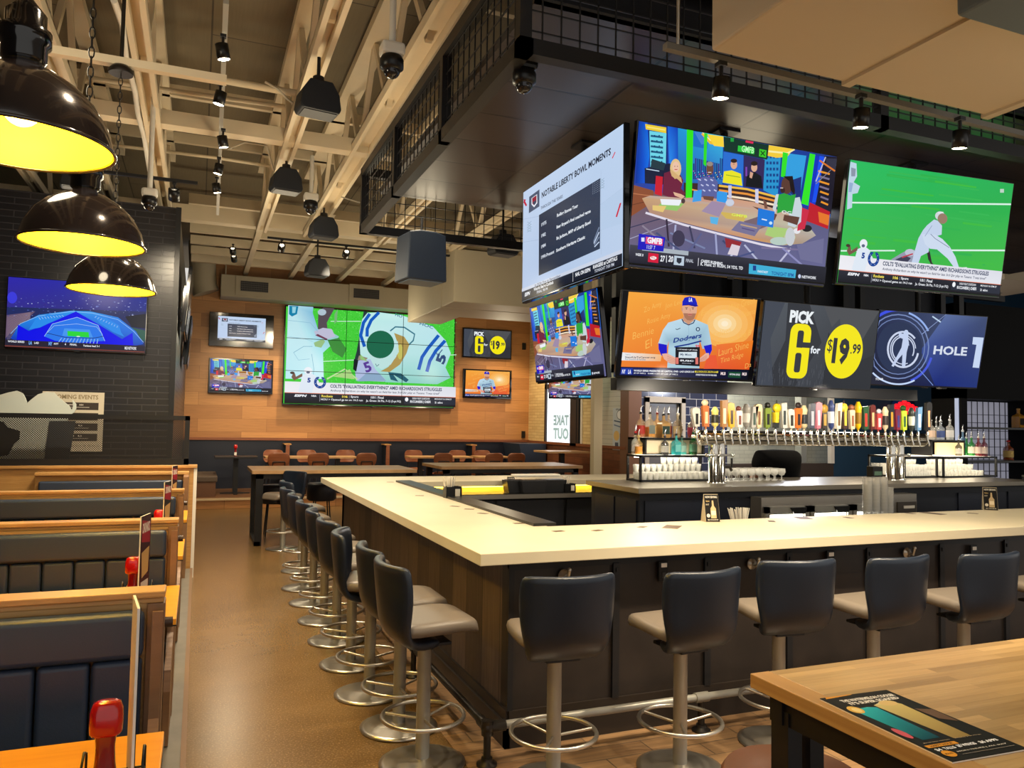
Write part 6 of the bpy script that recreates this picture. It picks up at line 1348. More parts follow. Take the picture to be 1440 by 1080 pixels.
# small screens on the back wall and the video wall
YW = YB-.1
def walltv(label, c, art, inset=None):
    (ax, ay), (bx_, by_), (cx, cy_), (dx, dy) = c
    a = P(ax, ay, 'y', YW); b_ = P(bx_, by_, 'y', YW); c_ = P(cx, cy_, 'y', YW); d = P(dx, dy, 'y', YW)
    w = ((b_.x-a.x)+(c_.x-d.x))/2; h = ((a.z-d.z)+(b_.z-c_.z))/2
    return tv(label, ((a.x+b_.x+c_.x+d.x)/4, YW, (a.z+b_.z+c_.z+d.z)/4), w, h, 0, 0, art, bez=.03, inset=inset)
walltv('back wall screen showing the Liberty Bowl slide, left of the video wall', [(294.6, 439), (385.4, 443), (384, 490.4), (293.8, 486)], A_bowl, inset=(.74, .72, .03))
walltv('back wall screen showing the talk show, below the slide screen', [(293.8, 503.3), (384.4, 506), (383.3, 554.6), (293, 552.5)], A_show)
walltv('back wall screen showing the PICK 6 advert, right of video wall', [(650.7, 460.7), (720, 464.7), (719, 505.7), (650.7, 502.7)], A_pick)
walltv('back wall screen showing the baseball player, right of video wall', [(651.3, 518.7), (719.7, 520.7), (719.3, 561), (650.7, 560)], A_player)
walltv('huge nine panel video wall showing white football jersey number 5', [(399, 428.5), (640, 446), (639, 573.5), (398, 571)], A_wall)
a = P(12.7, 392.3, 'y', BY-.08); b_ = P(207, 399, 'y', BY-.08); c_ = P(206.7, 496, 'y', BY-.08); d_ = P(9, 491.7, 'y', BY-.08)
tv('large screen showing a blue lit stadium on the black brick wall', ((a.x+b_.x)/2-.0, BY-.09, (a.z+b_.z+c_.z+d_.z)/4), b_.x-a.x+.03, (a.z+b_.z-c_.z-d_.z)/2, 0, 0, A_stad)
# screens seen edge on along the side of the brick block
for k, (y, z0, z1) in enumerate([(12.0, 2.9, 3.9), (14.2, 2.6, 3.5)]):
    t = tv(f'dark television seen edge on along the side brick wall, {["nearer", "farther"][k]} one', (-.17, y, (z0+z1)/2), 1.5, z1-z0-.1, PI/2, .08, A_stad, mat('screen_off', (8, 8, 10), .15), bez=.015)
# small screen beyond door area
q = P(808, 553, 'y', 15.0)
tv('small screen above the take out door, mostly hidden by hanging screens', (q.x, 15.0, q.z+.2), 1.15, .65, -.6, .1, A_show)

# ------------------------------------------------------------------ left booths
BZ = 1.22; PLZ = .1
struct(MB().box(-3.4, -.12, -1, 9.56, 0, PLZ).build('floor_booth_platform', mat('booth_floor', (70, 60, 50), .5)))
kb = MB(); kb.box(-.2, -.02, -1, 9.5, 0, PLZ+.012); kb.mi(1); kb.box(-.022, .004, -1, 9.5, 0, PLZ+.016); kb.build('trim_9', [mat('kerb_grey', (112, 106, 96), .45, var=.12), mat('kerb_edge', (120, 92, 66), .5)])['kind'] = 'structure'
def booth(label, y, double=True):
    t = thing('booth_bench', label, 'bench', (-.08, y, PLZ)); L = 2.85; z = BZ-PLZ
    b = MB(); b.box(-L, .0, -.05, .06, z-.022, z); b.box(-L, -.004, -.04, .05, z-.04, z-.022); b.build('top_cap', M['boothwood'], t, bevel=.004)
    b = MB(); b.box(-L, -.012, -.03, .04, .36, z-.04); b.build('back_panel', M['boothwood'], t)
    b = MB(); b.box(-L, -.01, -.036, -.03, z-.058, z-.04); b.build('frieze_board', M['boothwood'], t)
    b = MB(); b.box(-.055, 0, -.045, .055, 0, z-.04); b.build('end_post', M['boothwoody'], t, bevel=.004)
    for s in ((-1, 1) if double else (-1,)):
        S = lambda a, c: (min(s*a, s*c), max(s*a, s*c)); q = .04 if s > 0 else .03
        y0, y1 = S(q, q+.075); MB().box(-L, -.06, y0, y1, z-.205, z-.056 if s < 0 else z-.05).build('top_roll', M['vinylblack'], t, bevel=.022, bseg=3)
        ch = .152; n = int((L-.06)/ch); y0, y1 = S(q, q+.06)
        for i in range(n if s < 0 else 0): MB().box(-.06-(i+1)*ch+.002, -.06-i*ch-.002, y0, y1, .42, z-.209).build('back_channel', M['vinylblack'], t, bevel=.018, bseg=3)
        if s > 0: MB().box(-L, -.06, y0, y1, .42, z-.209).build('rear_back_pad', M['vinylblack'], t, bevel=.02, bseg=3)
        y0, y1 = S(q+.0, q+.50); MB().box(-L, -.035, y0, y1, .33, .44).build('seat_cushion', M['vinylblack'], t, bevel=.03, bseg=3)
        y0, y1 = S(.0, q+.46); MB().box(-L, -.04, y0, y1, .0, .33).build('seat_base', M['boothwood'], t)
        y0, y1 = S(.06, q+.47)
        pr = [(s*.07, .02), (s*(q+.47), .02), (s*(q+.49), .30), (s*(q+.46), .40), (s*(q+.3), .46), (s*.2, .52), (s*.10, .72), (s*.085, z-.06), (s*.07, z-.06)]
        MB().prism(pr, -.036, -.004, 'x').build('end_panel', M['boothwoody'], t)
    MB().tube([(.0, .02, z-.12), (.025, .02, z-.12)], .018, 12).build('coat_knob', mat('dark_knob', (70, 50, 36), .4), t)
    return t
BYS = [P(231, 831, 'z', BZ).y, P(251.5, 730, 'z', BZ).y, P(261, 688, 'z', BZ).y]
bn = booth('wood capped booth bench with black channelled back, nearest the camera', BYS[0]+.05)
dup(bn, (-.08, BYS[1]+.05, PLZ), 0, 'wood capped booth bench with black channelled back, second from the camera')
dup(bn, (-.08, BYS[2]+.05, PLZ), 0, 'wood capped booth bench with black channelled back, third from the camera')
TZ = .87
def btable(label, y1):
    t = thing('booth_table', label, 'table', (-.06, y1, PLZ)); z = TZ-PLZ; L = 2.3; d = .78
    MB().box(-L, 0, -d, 0, z-.03, z).build('table_top', M['tablewood'], t, bevel=.003); MB().box(-L-.002, .002, -d-.002, .002, z-.034, z-.028).build('edge_band', M['blackplastic'], t)
    for x in (-.6, -1.7):
        lg = MB().box(x-.04, x+.04, -d/2-.04, -d/2+.04, .02, z-.03); lg.box(x-.25, x+.25, -d/2-.05, -d/2+.05, 0, .025); lg.box(x-.05, x+.05, -d+.1, -.1, 0, .025); lg.box(x-.2, x+.2, -d/2-.2, -d/2+.2, z-.05, z-.03); lg.build('pedestal', M['blackmetal'], t)
    return t
TY1 = P(237, 1027, 'z', TZ).y; PER = (BYS[2]-BYS[0])/2
bt0 = btable('honey coloured booth table nearest the camera', TY1)
TYS = [TY1, P(246, 822, 'z', TZ).y-.02, BYS[2]-.36, BYS[2]-.36+PER]
for k in (1, 2, 3): dup(bt0, (-.06, TYS[k], PLZ), 0, f'honey coloured booth table, {ORD[k]} from the camera')

def ketchup(label, p):
    t = thing('ketchup_bottle', label, 'bottle', p)
    def rr(w, d, z, n=20, e=.62):
        out = []
        for k in range(n):
            a = 2*PI*k/n; c, s = math.cos(a), math.sin(a); out.append((math.copysign(abs(c)**e, c)*w, math.copysign(abs(s)**e, s)*d, z))
        return out
    def loft(rings, m, nm):
        g = MB(); vs = [q for r in rings for q in r]; n = 20; fs = []
        for i in range(len(rings)-1):
            for k in range(n): fs.append((i*n+k, i*n+(k+1) % n, (i+1)*n+(k+1) % n, (i+1)*n+k))
        fs.append(tuple(range(n))[::-1]); fs.append(tuple(range((len(rings)-1)*n, len(rings)*n))); g.add(vs, fs, True); o = g.build(nm, m, t)
        return o
    loft([rr(.028, .02, 0), rr(.030, .022, .01), rr(.029, .021, .06), rr(.023, .018, .10), rr(.021, .017, .14), rr(.024, .019, .17), rr(.026, .02, .175)], M['ketchup'], 'bottle_body')
    loft([rr(.031, .024, .168), rr(.036, .028, .175), rr(.037, .029, .20), rr(.036, .028, .225), rr(.030, .023, .242), rr(.02, .015, .247)], M['red'], 'cap')
    loft([rr(.0298, .0228, .025), rr(.0298, .0228, .09), rr(.024, .019, .098)], mat('clear_label', (226, 214, 200), .4), 'label_band') if 0 else None
    MB().box(-.024, .024, -.0235, -.0215, .02, .085).build('front_label', M['paper'], t)
    return t
def menucard(label, p, h=.3, w=.16, rz=1.35, palette=0):
    t = thing('menu_card', label, 'menu', p, rz)
    a = Art(5, 10); c = [(60, 20, 26), (40, 36, 34), (54, 30, 30)][palette]; a.full(c); a.poly([(.3, .4), (4.7, .9), (4.7, 3.2), (.3, 2.8)], (150, 30, 44)); a.poly([(.5, 4), (4.5, 3.6), (4.2, 6.4), (1, 6.8)], (190, 150, 90)); a.rect(.6, 7.2, 4.4, 9.2, (196, 190, 180)); a.text('DRINKS', .6, .8, 4.4, 1.9, (230, 220, 200), .03)
    MB().box(-w/2, w/2, -.003, .003, 0, h).build('card', M['paper'], t); art_object('printed_face', a, w, h, M['print'], t, (0, -.0045, h/2), .001)
    return t
def wire(label, p):
    t = thing('wire_caddy', label, 'caddy', p)
    b = MB()
    for x in (-.065, .065): b.tube([(x, -.05, .0), (x, -.05, .11), (x, 0, .13), (x, .05, .11), (x, .05, 0)], .003, 6)
    b.tube([(-.065, -.05, .004), (.065, -.05, .004), (.065, .05, .004), (-.065, .05, .004)], .003, 6, closed=True); b.tube([(-.065, -.05, .06), (.065, -.05, .06), (.065, .05, .06), (-.065, .05, .06)], .003, 6, closed=True); b.build('wire_frame', M['blackmetal'], t)
    return t
def shaker(label, p):
    t = thing('salt_shaker', label, 'shaker', p)
    MB().lathe([(.02, 0), (.022, .05), (.02, .06)], n=14).build('jar', M['glass'], t); MB().lathe([(.018, 0), (.018, .035)], (0, 0, .003), n=12).build('salt', M['paper'], t); MB().lathe([(.021, .06), (.021, .075), (.015, .085), (0, .088)], n=14, caps=False).build('lid', M['chrome'], t)
kz = TZ+.247; KY = []
for k, (px_, py_) in enumerate([(151, 985), (188, 783), (224, 716.5), (240, 681)]):
    q = P(px_, py_, 'z', kz)
    if q.y > TYS[k]-.1: q = P(px_, py_, 'y', TYS[k]-.12)
    KY.append(q.y); nm = ['nearest', 'second', 'third', 'fourth'][k]
    ketchup(f'red capped ketchup bottle on the {nm} booth table', (q.x, q.y, TZ)); wire(f'black wire caddy around the ketchup on the {nm} booth table', (q.x+.02, q.y-.0, TZ+.0))
    if k < 2: r_ = P(*[(146, 1066), (184, 817)][k], 'z', TZ+.085); shaker(f'salt shaker with metal lid on the {nm} booth table', (r_.x, r_.y, TZ))
for k, ((px_, tp), (hh, rz_, pal)) in enumerate(zip([(192, 846), (205, 724), (236, 677), (246, 655)], [(.34, 1.70, 0), (.26, 1.36, 0), (.26, 1.32, 1), (.26, 1.32, 2)])):
    ky = KY[k]+.03; q = P(px_, tp, 'y', ky); hh = q.z-TZ; nm = ['nearest', 'second', 'third', 'fourth'][k]
    menucard(f'upright printed menu card on the {nm} booth table', (q.x, q.y, TZ), hh, .16, rz_, pal)
# partition with mesh screen
PY = 9.56
pt = thing('booth_partition', 'wood capped partition wall ending the row of booths', 'partition', (-.02, PY, 0)); pz = P(276, 654, 'y', PY).z
MB().box(-3.4, 0, 0, .12, 0, pz-.03).build('partition_wall', M['boothwood'], pt); MB().box(-3.4, .035, -.03, .15, pz-.03, pz).build('wood_cap', M['boothwood'], pt, bevel=.004); MB().box(-.0, .035, -.012, .12, 0, pz-.03).build('painted_end_post', M['white'], pt)
# last bench in front of partition
q = P(50, 662, 'y', PY-.15); q2 = P(266, 662, 'y', PY-.15)
lb = thing('booth_bench', 'low wood capped booth bench set against the partition', 'bench', (q2.x, PY-.02, PLZ)); L = q2.x-q.x; z = P(266, 663, 'y', PY-.15).z-PLZ
MB().box(-L, 0, -.2, 0, z-.03, z).build('top_cap', M['boothwood'], lb, bevel=.004); MB().box(-L, 0, -.14, 0, 0, z-.03).build('back_panel', M['boothwood'], lb); MB().box(-L+.04, -.06, -.21, -.14, z-.45, z-.09).build('back_pad', M['vinylblack'], lb, bevel=.02, bseg=3); MB().box(-L, -.02, -.62, -.14, .33, .45).build('seat_cushion', M['vinylblack'], lb, bevel=.03, bseg=3); MB().box(-.05, 0, -.6, -.14, 0, z-.03).build('end_post', M['boothwoody'], lb)
ms = thing('mesh_screen', 'black framed fine mesh screen standing on the booth partition', 'screen', (-.08, PY+.06, pz)); mz = P(266, 585, 'y', PY+.06).z-pz
b = MB(); r = .05
b.box(-3.3, 0, -.02, .02, 0, r+.02); b.box(-3.3, 0, -.02, .02, mz-r, mz); b.box(-r, 0, -.02, .02, 0, mz); b.box(-3.3, -3.3+r, -.02, .02, 0, mz); b.build('frame', M['blackmetal'], ms)
def perf():
    m, nt, b = _new('perforated_black'); b.inputs['Base Color'].default_value = lin((20, 20, 22)); b.inputs['Roughness'].default_value = .5
    v = _map(nt, 'xz', (62, 62, 1), PI/4); vo = nt.nodes.new('ShaderNodeTexVoronoi'); vo.inputs['Randomness'].default_value = 0; vo.inputs['Scale'].default_value = 1
    nt.links.new(v, vo.inputs['Vector']); lt = nt.nodes.new('ShaderNodeMath'); lt.operation = 'GREATER_THAN'; lt.inputs[1].default_value = .37
    nt.links.new(vo.outputs['Distance'], lt.inputs[0]); nt.links.new(lt.outputs[0], b.inputs['Alpha']); return m
MB().box(-3.25, -r, -.003, .003, r, mz-r).build('mesh_sheet', perf(), ms)
# winged white cut-out sign behind mesh
SY = PY+.3
sg = thing('cutout_sign', 'big white cut-out animal emblem standing behind the mesh screen', 'sign', (-1.9, SY, 0)); 
def sgp(l): return [(P(x, y, 'y', SY).x+1.9, P(x, y, 'y', SY).z) for x, y in l]
pc_ = [(-60, 640), (-50, 570), (-20, 556), (-2, 556), (12, 552), (24, 549.5), (32, 553), (36, 560), (38, 567.5), (44, 562), (54, 554.5), (66, 551), (76, 552), (82, 558), (90, 565), (97, 570), (101, 577), (103, 572), (102.5, 563), (107, 568), (107, 575), (104, 580), (98, 584), (92, 600), (84, 630), (76, 660), (-60, 660)]
MB().prism(sgp(pc_), -.02, .02, 'y').build('emblem_board', mat('sign_white', (214, 222, 216), .5), sg)
MB().prism(sgp([(-60, 590), (5, 593), (12, 601), (29, 606), (28, 618), (20, 625), (12, 640), (-60, 650)]), -.026, -.02, 'y').build('dark_head_shape', mat('sign_dark', (34, 32, 32), .6), sg)
MB().prism(sgp([(70, 592), (107, 592), (96, 655), (62, 655)]), -.03, -.021, 'y').build('dark_side_patch', mat('sign_grey', (66, 70, 78), .6), sg)
b = MB().box(.1, .16, .02, .06, 0, 1.4).box(-.9, -.84, .02, .06, 0, 1.4).build('stand', M['blackmetal'], sg)
# poster
a = P(60, 550, 'y', BY-.02); b2 = P(143.5, 635, 'y', BY-.02); pw_, ph_ = b2.x-a.x, a.z-b2.z
po = thing('events_poster', 'cream UPCOMING EVENTS poster on the black brick wall', 'poster', ((a.x+b2.x)/2, BY-.02, (a.z+b2.z)/2))
ar = Art(10, 10); ar.full((214, 204, 184)); ar.text('UPCOMING EVENTS', .5, .45, 9.0, 1.2, (150, 134, 104), .03)
for k in range(4): ar.rect(1.6, 1.75+k*1.75, 9.1, 3.0+k*1.75, (70, 62, 58)); ar.text(['TRIVIA NIGHT', 'GAME DAY', 'LIVE UFC', 'BINGO'][k] if 0 else ['GAME DAY', 'TRIVIA', 'FIGHT NIGHT', 'BINGO'][k] if 0 else '.....  ...', 4.2, 2.0+k*1.75, 6.6, 2.3+k*1.75, (210, 204, 196), .02); ar.rect(4.2, 2.5+k*1.75, 7.6, 2.62+k*1.75, (180, 174, 166))
for k in range(12): ar.poly([(1.2+k*.7, 9.1), (1.5+k*.7, 8.9), (1.9+k*.7, 9.15)], (170, 160, 140))
art_object('poster_sheet', ar, pw_, ph_, M['print'], po, (0, 0, 0), .008)

# ------------------------------------------------------------------ near high table on the right
T0 = P(1055, 947, 'z', 1.07)
ht = thing('high_table', 'butcher block high table on black steel legs, lower right', 'table', (T0.x, T0.y, 0)); TW, TD = 1.9, 1.3
MB().box(-.0, .07, -TD-.001, .001, 1.029, 1.0705).build('edge_board', M['boothwood'], ht, bevel=.003)
b = MB(); b.box(.07, TW, -TD, 0, 1.03, 1.07); b.build('table_top', M['butcher'], ht, bevel=.003)
b = MB(); b.box(.03, TW-.03, -.1, -.05, .95, 1.03); b.box(.04, .09, -TD+.05, -.05, .95, 1.03); b.box(TW-.09, TW-.04, -TD+.05, -.05, .95, 1.03); b.build('apron_frame', M['blackmetal'], ht)
for (x, y) in ((.035, -.12), (.115, -.12)): MB().box(x, x+.05, y, y+.07, 0, .99).build('leg', M['blackmetal'], ht)
for (x, y) in ((TW-.1, -.12), (.04, -TD+.06), (TW-.1, -TD+.06)): MB().box(x, x+.05, y, y+.06, 0, .99).build('leg', M['blackmetal'], ht)
# magazine menu
m0, m1, m2, m3 = [P(*q, 'z', 1.075) for q in ((1153.5, 982), (1246, 970), (1440, 1050), (1344, 1073.5))]
mw = ((m1-m0).length+(m2-m3).length)/2; mh = ((m3-m0).length+(m2-m1).length)/2; mc = (m0+m1+m2+m3)/4; rz_ = math.atan2((m1-m0).y, (m1-m0).x)
mg = thing('drink_menu_booklet', 'black drink menu booklet lying on the near high table', 'menu', (mc.x, mc.y, 1.0705), rz_)
a = Art(corners=[(1153.5, 982), (1246, 970), (1440, 1050), (1344, 1073.5)], W=6, H=9).crop(1140, 960, 4.8)
a.full((30, 26, 26)); a.poly([(80, 90), (265, 68), (275, 82), (110, 112)], (226, 156, 50)); a.o = None
a.text('NEW SPECIALS', .4, .22, 2.2, .42, (40, 30, 20), .02); a.text('THE WATERMELON COOLER', 1.0, .62, 5.7, 1.0, (236, 232, 224), .05); a.text("IT'S SUPER SOAKED", 1.2, 1.1, 5.5, 1.48, (236, 232, 224), .05)
a.ops.append(([(.55, 2.3), (1.1, 2.05), (1.9, 2.0), (2.5, 2.2), (2.3, 6.6), (.9, 6.6)], None, [(40, 190, 200), (60, 200, 206), (90, 206, 206), (30, 170, 186), (10, 60, 80), (10, 80, 96)])); a.ell_u(.75, 2.15, .5, .55, (236, 190, 90)); a.ell_u(.8, 2.2, .3, .34, (246, 220, 150))
a.ops.append(([(2.6, 1.9), (3.2, 1.7), (4.4, 1.8), (4.7, 2.2), (4.4, 6.9), (3.0, 6.9)], None, [(214, 196, 130), (240, 236, 220), (236, 226, 190), (214, 194, 120), (150, 126, 70), (160, 134, 78)])); a.ell_u(3.9, 1.85, .7, .4, (226, 196, 130))
a.ops.append(([(4.8, 3.0), (5.9, 3.4), (5.8, 5.2), (4.9, 4.6)], None, (110, 84, 66))); a.ell_u(.5, 5.6, .3, .7, (214, 96, 110)); a.text('Blue rum, lemon, watermelon', .5, 6.9, 2.6, 7.0, (190, 170, 140)); a.text('Whiskey sour mango', 3.0, 6.9, 5.2, 7.0, (190, 170, 140))
a.urect(.2, 7.2, 2.6, 7.5, (226, 156, 50)); a.text('HAPPY HOUR', .5, 7.26, 2.3, 7.44, (40, 30, 20), .02); a.text('$4', .35, 7.65, .8, 7.95, W8, .04); a.text('TALLS', 1.0, 7.65, 1.9, 7.9, W8, .04); a.text('$5 WINGS', 2.1, 7.6, 3.6, 7.9, W8, .05); a.text('$6 APPS', 3.9, 7.6, 5.4, 7.9, W8, .05); a.ell_u(.7, 8.3, .42, .36, (232, 160, 50)); a.text('MON-FRI', .42, 8.22, .98, 8.38, (50, 34, 20), .02); a.text('MON-THURS | ALL DAY', 1.4, 8.2, 5.4, 8.34, (226, 220, 210), .02); a.urect(1.4, 8.55, 5.6, 8.58, (170, 160, 150))
art_object('cover_page', a, mw, mh, M['print'], mg, (0, 0, .004), .001, vertical=False); MB().box(-mw/2, mw/2, -mh/2, mh/2, 0, .003).build('inner_pages', M['paper'], mg)
# round brown stools under it
def pouf(label, p, r=.21, h=.70):
    t = thing('round_stool', label, 'stool', p)
    MB().lathe([(r*.9, h-.14), (r, h-.13), (r, h-.02), (r*.93, h), (0, h+.004)], n=32).build('round_seat', mat('brown_leather', (92, 54, 28), .45, bump=.05, bscale=200), t)
    for k in range(4): a_ = PI/4+k*PI/2; MB().tube([(r*.7*math.cos(a_), r*.7*math.sin(a_), h-.14), (r*.9*math.cos(a_), r*.9*math.sin(a_), 0.005)], .012, 8).build('leg', M['blackmetal'], t)
    MB().ring((0, 0, .25), r*.82, .008, 28, 6).build('foot_ring', M['blackmetal'], t); return t
q = P(1114, 1084, 'z', .76); pouf('round brown leather stool tucked under the near high table', (q.x, q.y, 0.004 if q.y > 2.9 else 0), h=.76)

# ------------------------------------------------------------------ back dining area
def longtable(label, x0, x1, y0, y1, z, m, legm, zb=0):
    t = thing('high_table', label, 'table', (x0, y0, zb)); w, d = x1-x0, y1-y0; z -= zb
    MB().box(0, w, 0, d, z-.05, z).build('table_top', m, t, bevel=.003)
    for (x, y) in ((.06, .05), (.06, d-.13), (w-.16, .05), (w-.16, d-.13)): MB().box(x, x+.1, y, y+.08, 0, z-.05).build('leg', legm, t)
    b = MB(); b.box(.06, w-.06, .05, .11, z-.12, z-.05); b.box(.06, .14, .05, d-.05, .0, .06); b.build('frame', legm, t); return t
hz1 = 1.07; a = P(377, 664, 'z', hz1); b2 = P(577, 658, 'z', hz1)
longtable('pale wood high table beyond the left counter corner', .74, b2.x, 11.58, 12.75, hz1, M['palewood'], M['blackmetal'])
a = P(625, 656, 'z', hz1); b2 = P(820, 655, 'z', hz1)
longtable('pale wood high table behind the far counter, right one', 3.75, b2.x, 12.3, 13.5, hz1, M['palewood'], M['blackmetal'])
def shell_chair(label, loc, rz):
    t = thing('shell_chair', label, 'chair', loc, rz, 'wooden shell chairs on the back platform')   # faces +y
    g = MB(); nx = 6
    prof = [(.20, .45, .19), (.0, .435, .22), (-.14, .44, .215), (-.19, .50, .20)]
    def strip(prof, th, nm, curve):
        g = MB(); R_ = len(prof); vs = []
        for lay in (0, 1):
            for (y, z, hw) in prof:
                for j in range(nx+1):
                    u = 2*j/nx-1; vs.append((u*hw, y+curve*u*u-(th if lay and nm == 'backrest' else 0), z-(th if lay and nm != 'backrest' else 0)))
        C_ = nx+1; o = R_*C_; fs = []
        for i in range(R_-1):
            for j in range(nx): fs += [(i*C_+j, i*C_+j+1, (i+1)*C_+j+1, (i+1)*C_+j), (o+i*C_+j+1, o+i*C_+j, o+(i+1)*C_+j, o+(i+1)*C_+j+1)]
            fs += [(i*C_, (i+1)*C_, o+(i+1)*C_, o+i*C_), (i*C_+nx, o+i*C_+nx, o+(i+1)*C_+nx, (i+1)*C_+nx)]
        for j in range(nx): e = (R_-1)*C_; fs += [(j, o+j, o+j+1, j+1), (e+j, e+j+1, o+e+j+1, o+e+j)]
        g.add(vs, fs, True); return g.build(nm, M['chairwood'], t, subsurf=1)
    strip(prof, .015, 'seat', 0); strip([(-.21, .62, .16), (-.22, .66, .215), (-.235, .80, .235), (-.25, .88, .21), (-.255, .91, .15)], .014, 'backrest', .05)
    MB().tube([(-.12, -.245, .72), (.12, -.245, .72)], .012, 8).tube([(-.12, -.245, .72), (-.13, -.2, .45)], .011, 6).tube([(.12, -.245, .72), (.13, -.2, .45)], .011, 6).build('back_bracket', M['blackmetal'], t)
    for sx in (-1, 1):
        for sy in (-1, 1): MB().tube([(sx*.15, sy*.14, .43), (sx*.2, sy*.2, .0)], .011, 8).build('leg', M['blackmetal'], t)
    return t
ch0 = None; PZ = .2
fr_px = [390, 446, 513, 559, 620, 682, 720]; bk_px = [385, 432, 487, 583, 644-12, 672-5]
fr_px = [391, 446, 513, 620, 691, 722]; bk_px = [385, 432, 487, 583, 645, 680]
for k, px_ in enumerate(fr_px):
    q = P(px_, 640, 'y', 17.0); lb = f'wooden shell chair with its back to the camera, {ORD[k]} from left on platform'
    if ch0 is None: ch0 = shell_chair(lb, (q.x, 17.0, PZ), 0)
    else: dup(ch0, (q.x, 17.0, PZ), 0, lb)
for k, px_ in enumerate(bk_px):
    q = P(px_, 635, 'y', 18.35); dup(ch0, (q.x, 18.25, PZ), PI, f'wooden shell chair facing the camera, {ORD[k]} from left on platform')
q = P(800, 640, 'y', 15.6); dup(ch0, (7.2, 16.0, 0), -1.2, 'wooden shell chair beside the small table near the door')
q = P(860, 650, 'y', 14); dup(ch0, (7.6, 14.6, 0), 1.4, 'wooden shell chair right of the cream column')
def pedtable(label, x0, x1, y, d, z, m, zb=PZ):
    t = thing('dining_table', label, 'table', ((x0+x1)/2, y, zb)); w = (x1-x0)/2; z -= zb
    MB().box(-w, w, -d/2, d/2, z-.04, z).build('table_top', m, t, bevel=.003); 
    for x in ((-w*.6, w*.6) if w > .6 else (0,)): MB().box(x-.05, x+.05, -.05, .05, .02, z-.04).box(x-.3, x+.3, -.04, .04, 0, .02).box(x-.04, x+.04, -.3, .3, 0, .02).build('pedestal', M['blackmetal'], t)
    return t
dk = mat('dark_table', (34, 32, 34), .3)
def tx(px_): return P(px_, 638, 'y', 17.6).x
pedtable('dark table with ketchup left of the shell chairs', tx(302), tx(362), 17.7, .7, 1.0, dk)
pedtable('table between the left group of shell chairs', tx(372), tx(500), 17.62, .6, 1.0, M['palewood'])
pedtable('table between the middle group of shell chairs', tx(574), tx(660), 17.62, .6, 1.0, M['palewood'])
pedtable('table between the right group of shell chairs', tx(668), tx(712), 17.62, .6, 1.0, M['palewood'])
q = P(790, 635, 'y', 15.4); pedtable('pale table in daylight beside the take out door', q.x-.5, q.x+.5, 15.4, .8, P(790, 634, 'y', 15.4).z, M['palewood'], 0)
q = P(331, 641, 'y', 17.6); ketchup('ketchup bottle on the dark table under the brick corner', (q.x, 17.6, 1.0))
# benches on the back wall, seen end on
def wallbench(label, px_, w=.5):
    x = P(px_, 630, 'y', 18.6).x; t = thing('booth_divider', label, 'divider', (x, 18.58, PZ))
    MB().prism([(0, 0), (.14, 0), (.12, 1.02), (.02, 1.02)], 0, .37, 'y').build('padded_back', M['vinyl'], t); MB().box(-.01, .15, -.02, .37, 1.02, 1.045).build('top_cap', M['boothwood'], t); MB().prism([(.02, 0), (.12, 0), (.11, 1.03), (.03, 1.03)], -.03, -.0, 'y').build('end_panel', M['chairwood'], t)
wallbench('padded booth divider standing behind the left shell chairs', 400); wallbench('padded booth divider on back wall below the video wall', 541); wallbench('padded booth divider below the small right wall screens', 662)
x = P(262, 665, 'y', 17.2).x; wbn = thing('wall_bench', 'tan padded bench by the brick corner on the platform', 'bench', (-.28, 17.0, PZ)); xe = P(306, 668, 'y', 17.0).x+.28
MB().box(0, xe, 0, 1.6, .30, .42).build('seat_cushion', mat('grey_brown_pad', (92, 78, 66), .5), wbn, bevel=.02); MB().box(0, xe-.03, .03, 1.6, .0, .30).build('seat_base', mat('bench_front', (112, 78, 56), .5), wbn)
rb = thing('corner_banquette', 'black padded banquette in the corner left of the door', 'bench', (WRX-1.0, 17.6, 0)); MB().box(.25, .95, 0, .5, .2, .62).build('seat_cushion', M['vinylblack'], rb, bevel=.03); MB().prism([(.35, .6), (.93, .6), (.93, 1.3), (.2, 1.3)], .1, 1.2, 'y').build('backrest', M['vinylblack'], rb)
# round leather stools on black legs by the first high table
for k, (px_, py_) in enumerate([(380, 690), (447, 687)]):
    z = .78; q = P(px_, py_-6, 'z', z); 
    t = thing('drum_stool', ['dark drum stool at the left end of the high table', 'dark drum stool in the middle of the high table'][k], 'stool', (q.x+.1, q.y+.25, 0))
    MB().lathe([(.2, .5), (.235, .53), (.235, .75), (.215, .78), (0, .785)], n=28).build('drum_seat', mat('drum_vinyl', (40, 42, 52), .45), t)
    for j in range(4): a_ = PI/4+j*PI/2; MB().tube([(.15*math.cos(a_), .15*math.sin(a_), .5), (.2*math.cos(a_), .2*math.sin(a_), .004)], .011, 8).build('leg', M['blackmetal'], t)
# cream column
ca = P(835, 640, 'y', 10.9); cb = P(846.5, 640, 'y', 10.9)
struct(xbox('trim_10', mat('cream_column', (206, 192, 162), .5), ca.x, cb.x, 10.9, 11.02, 0, 4.6))
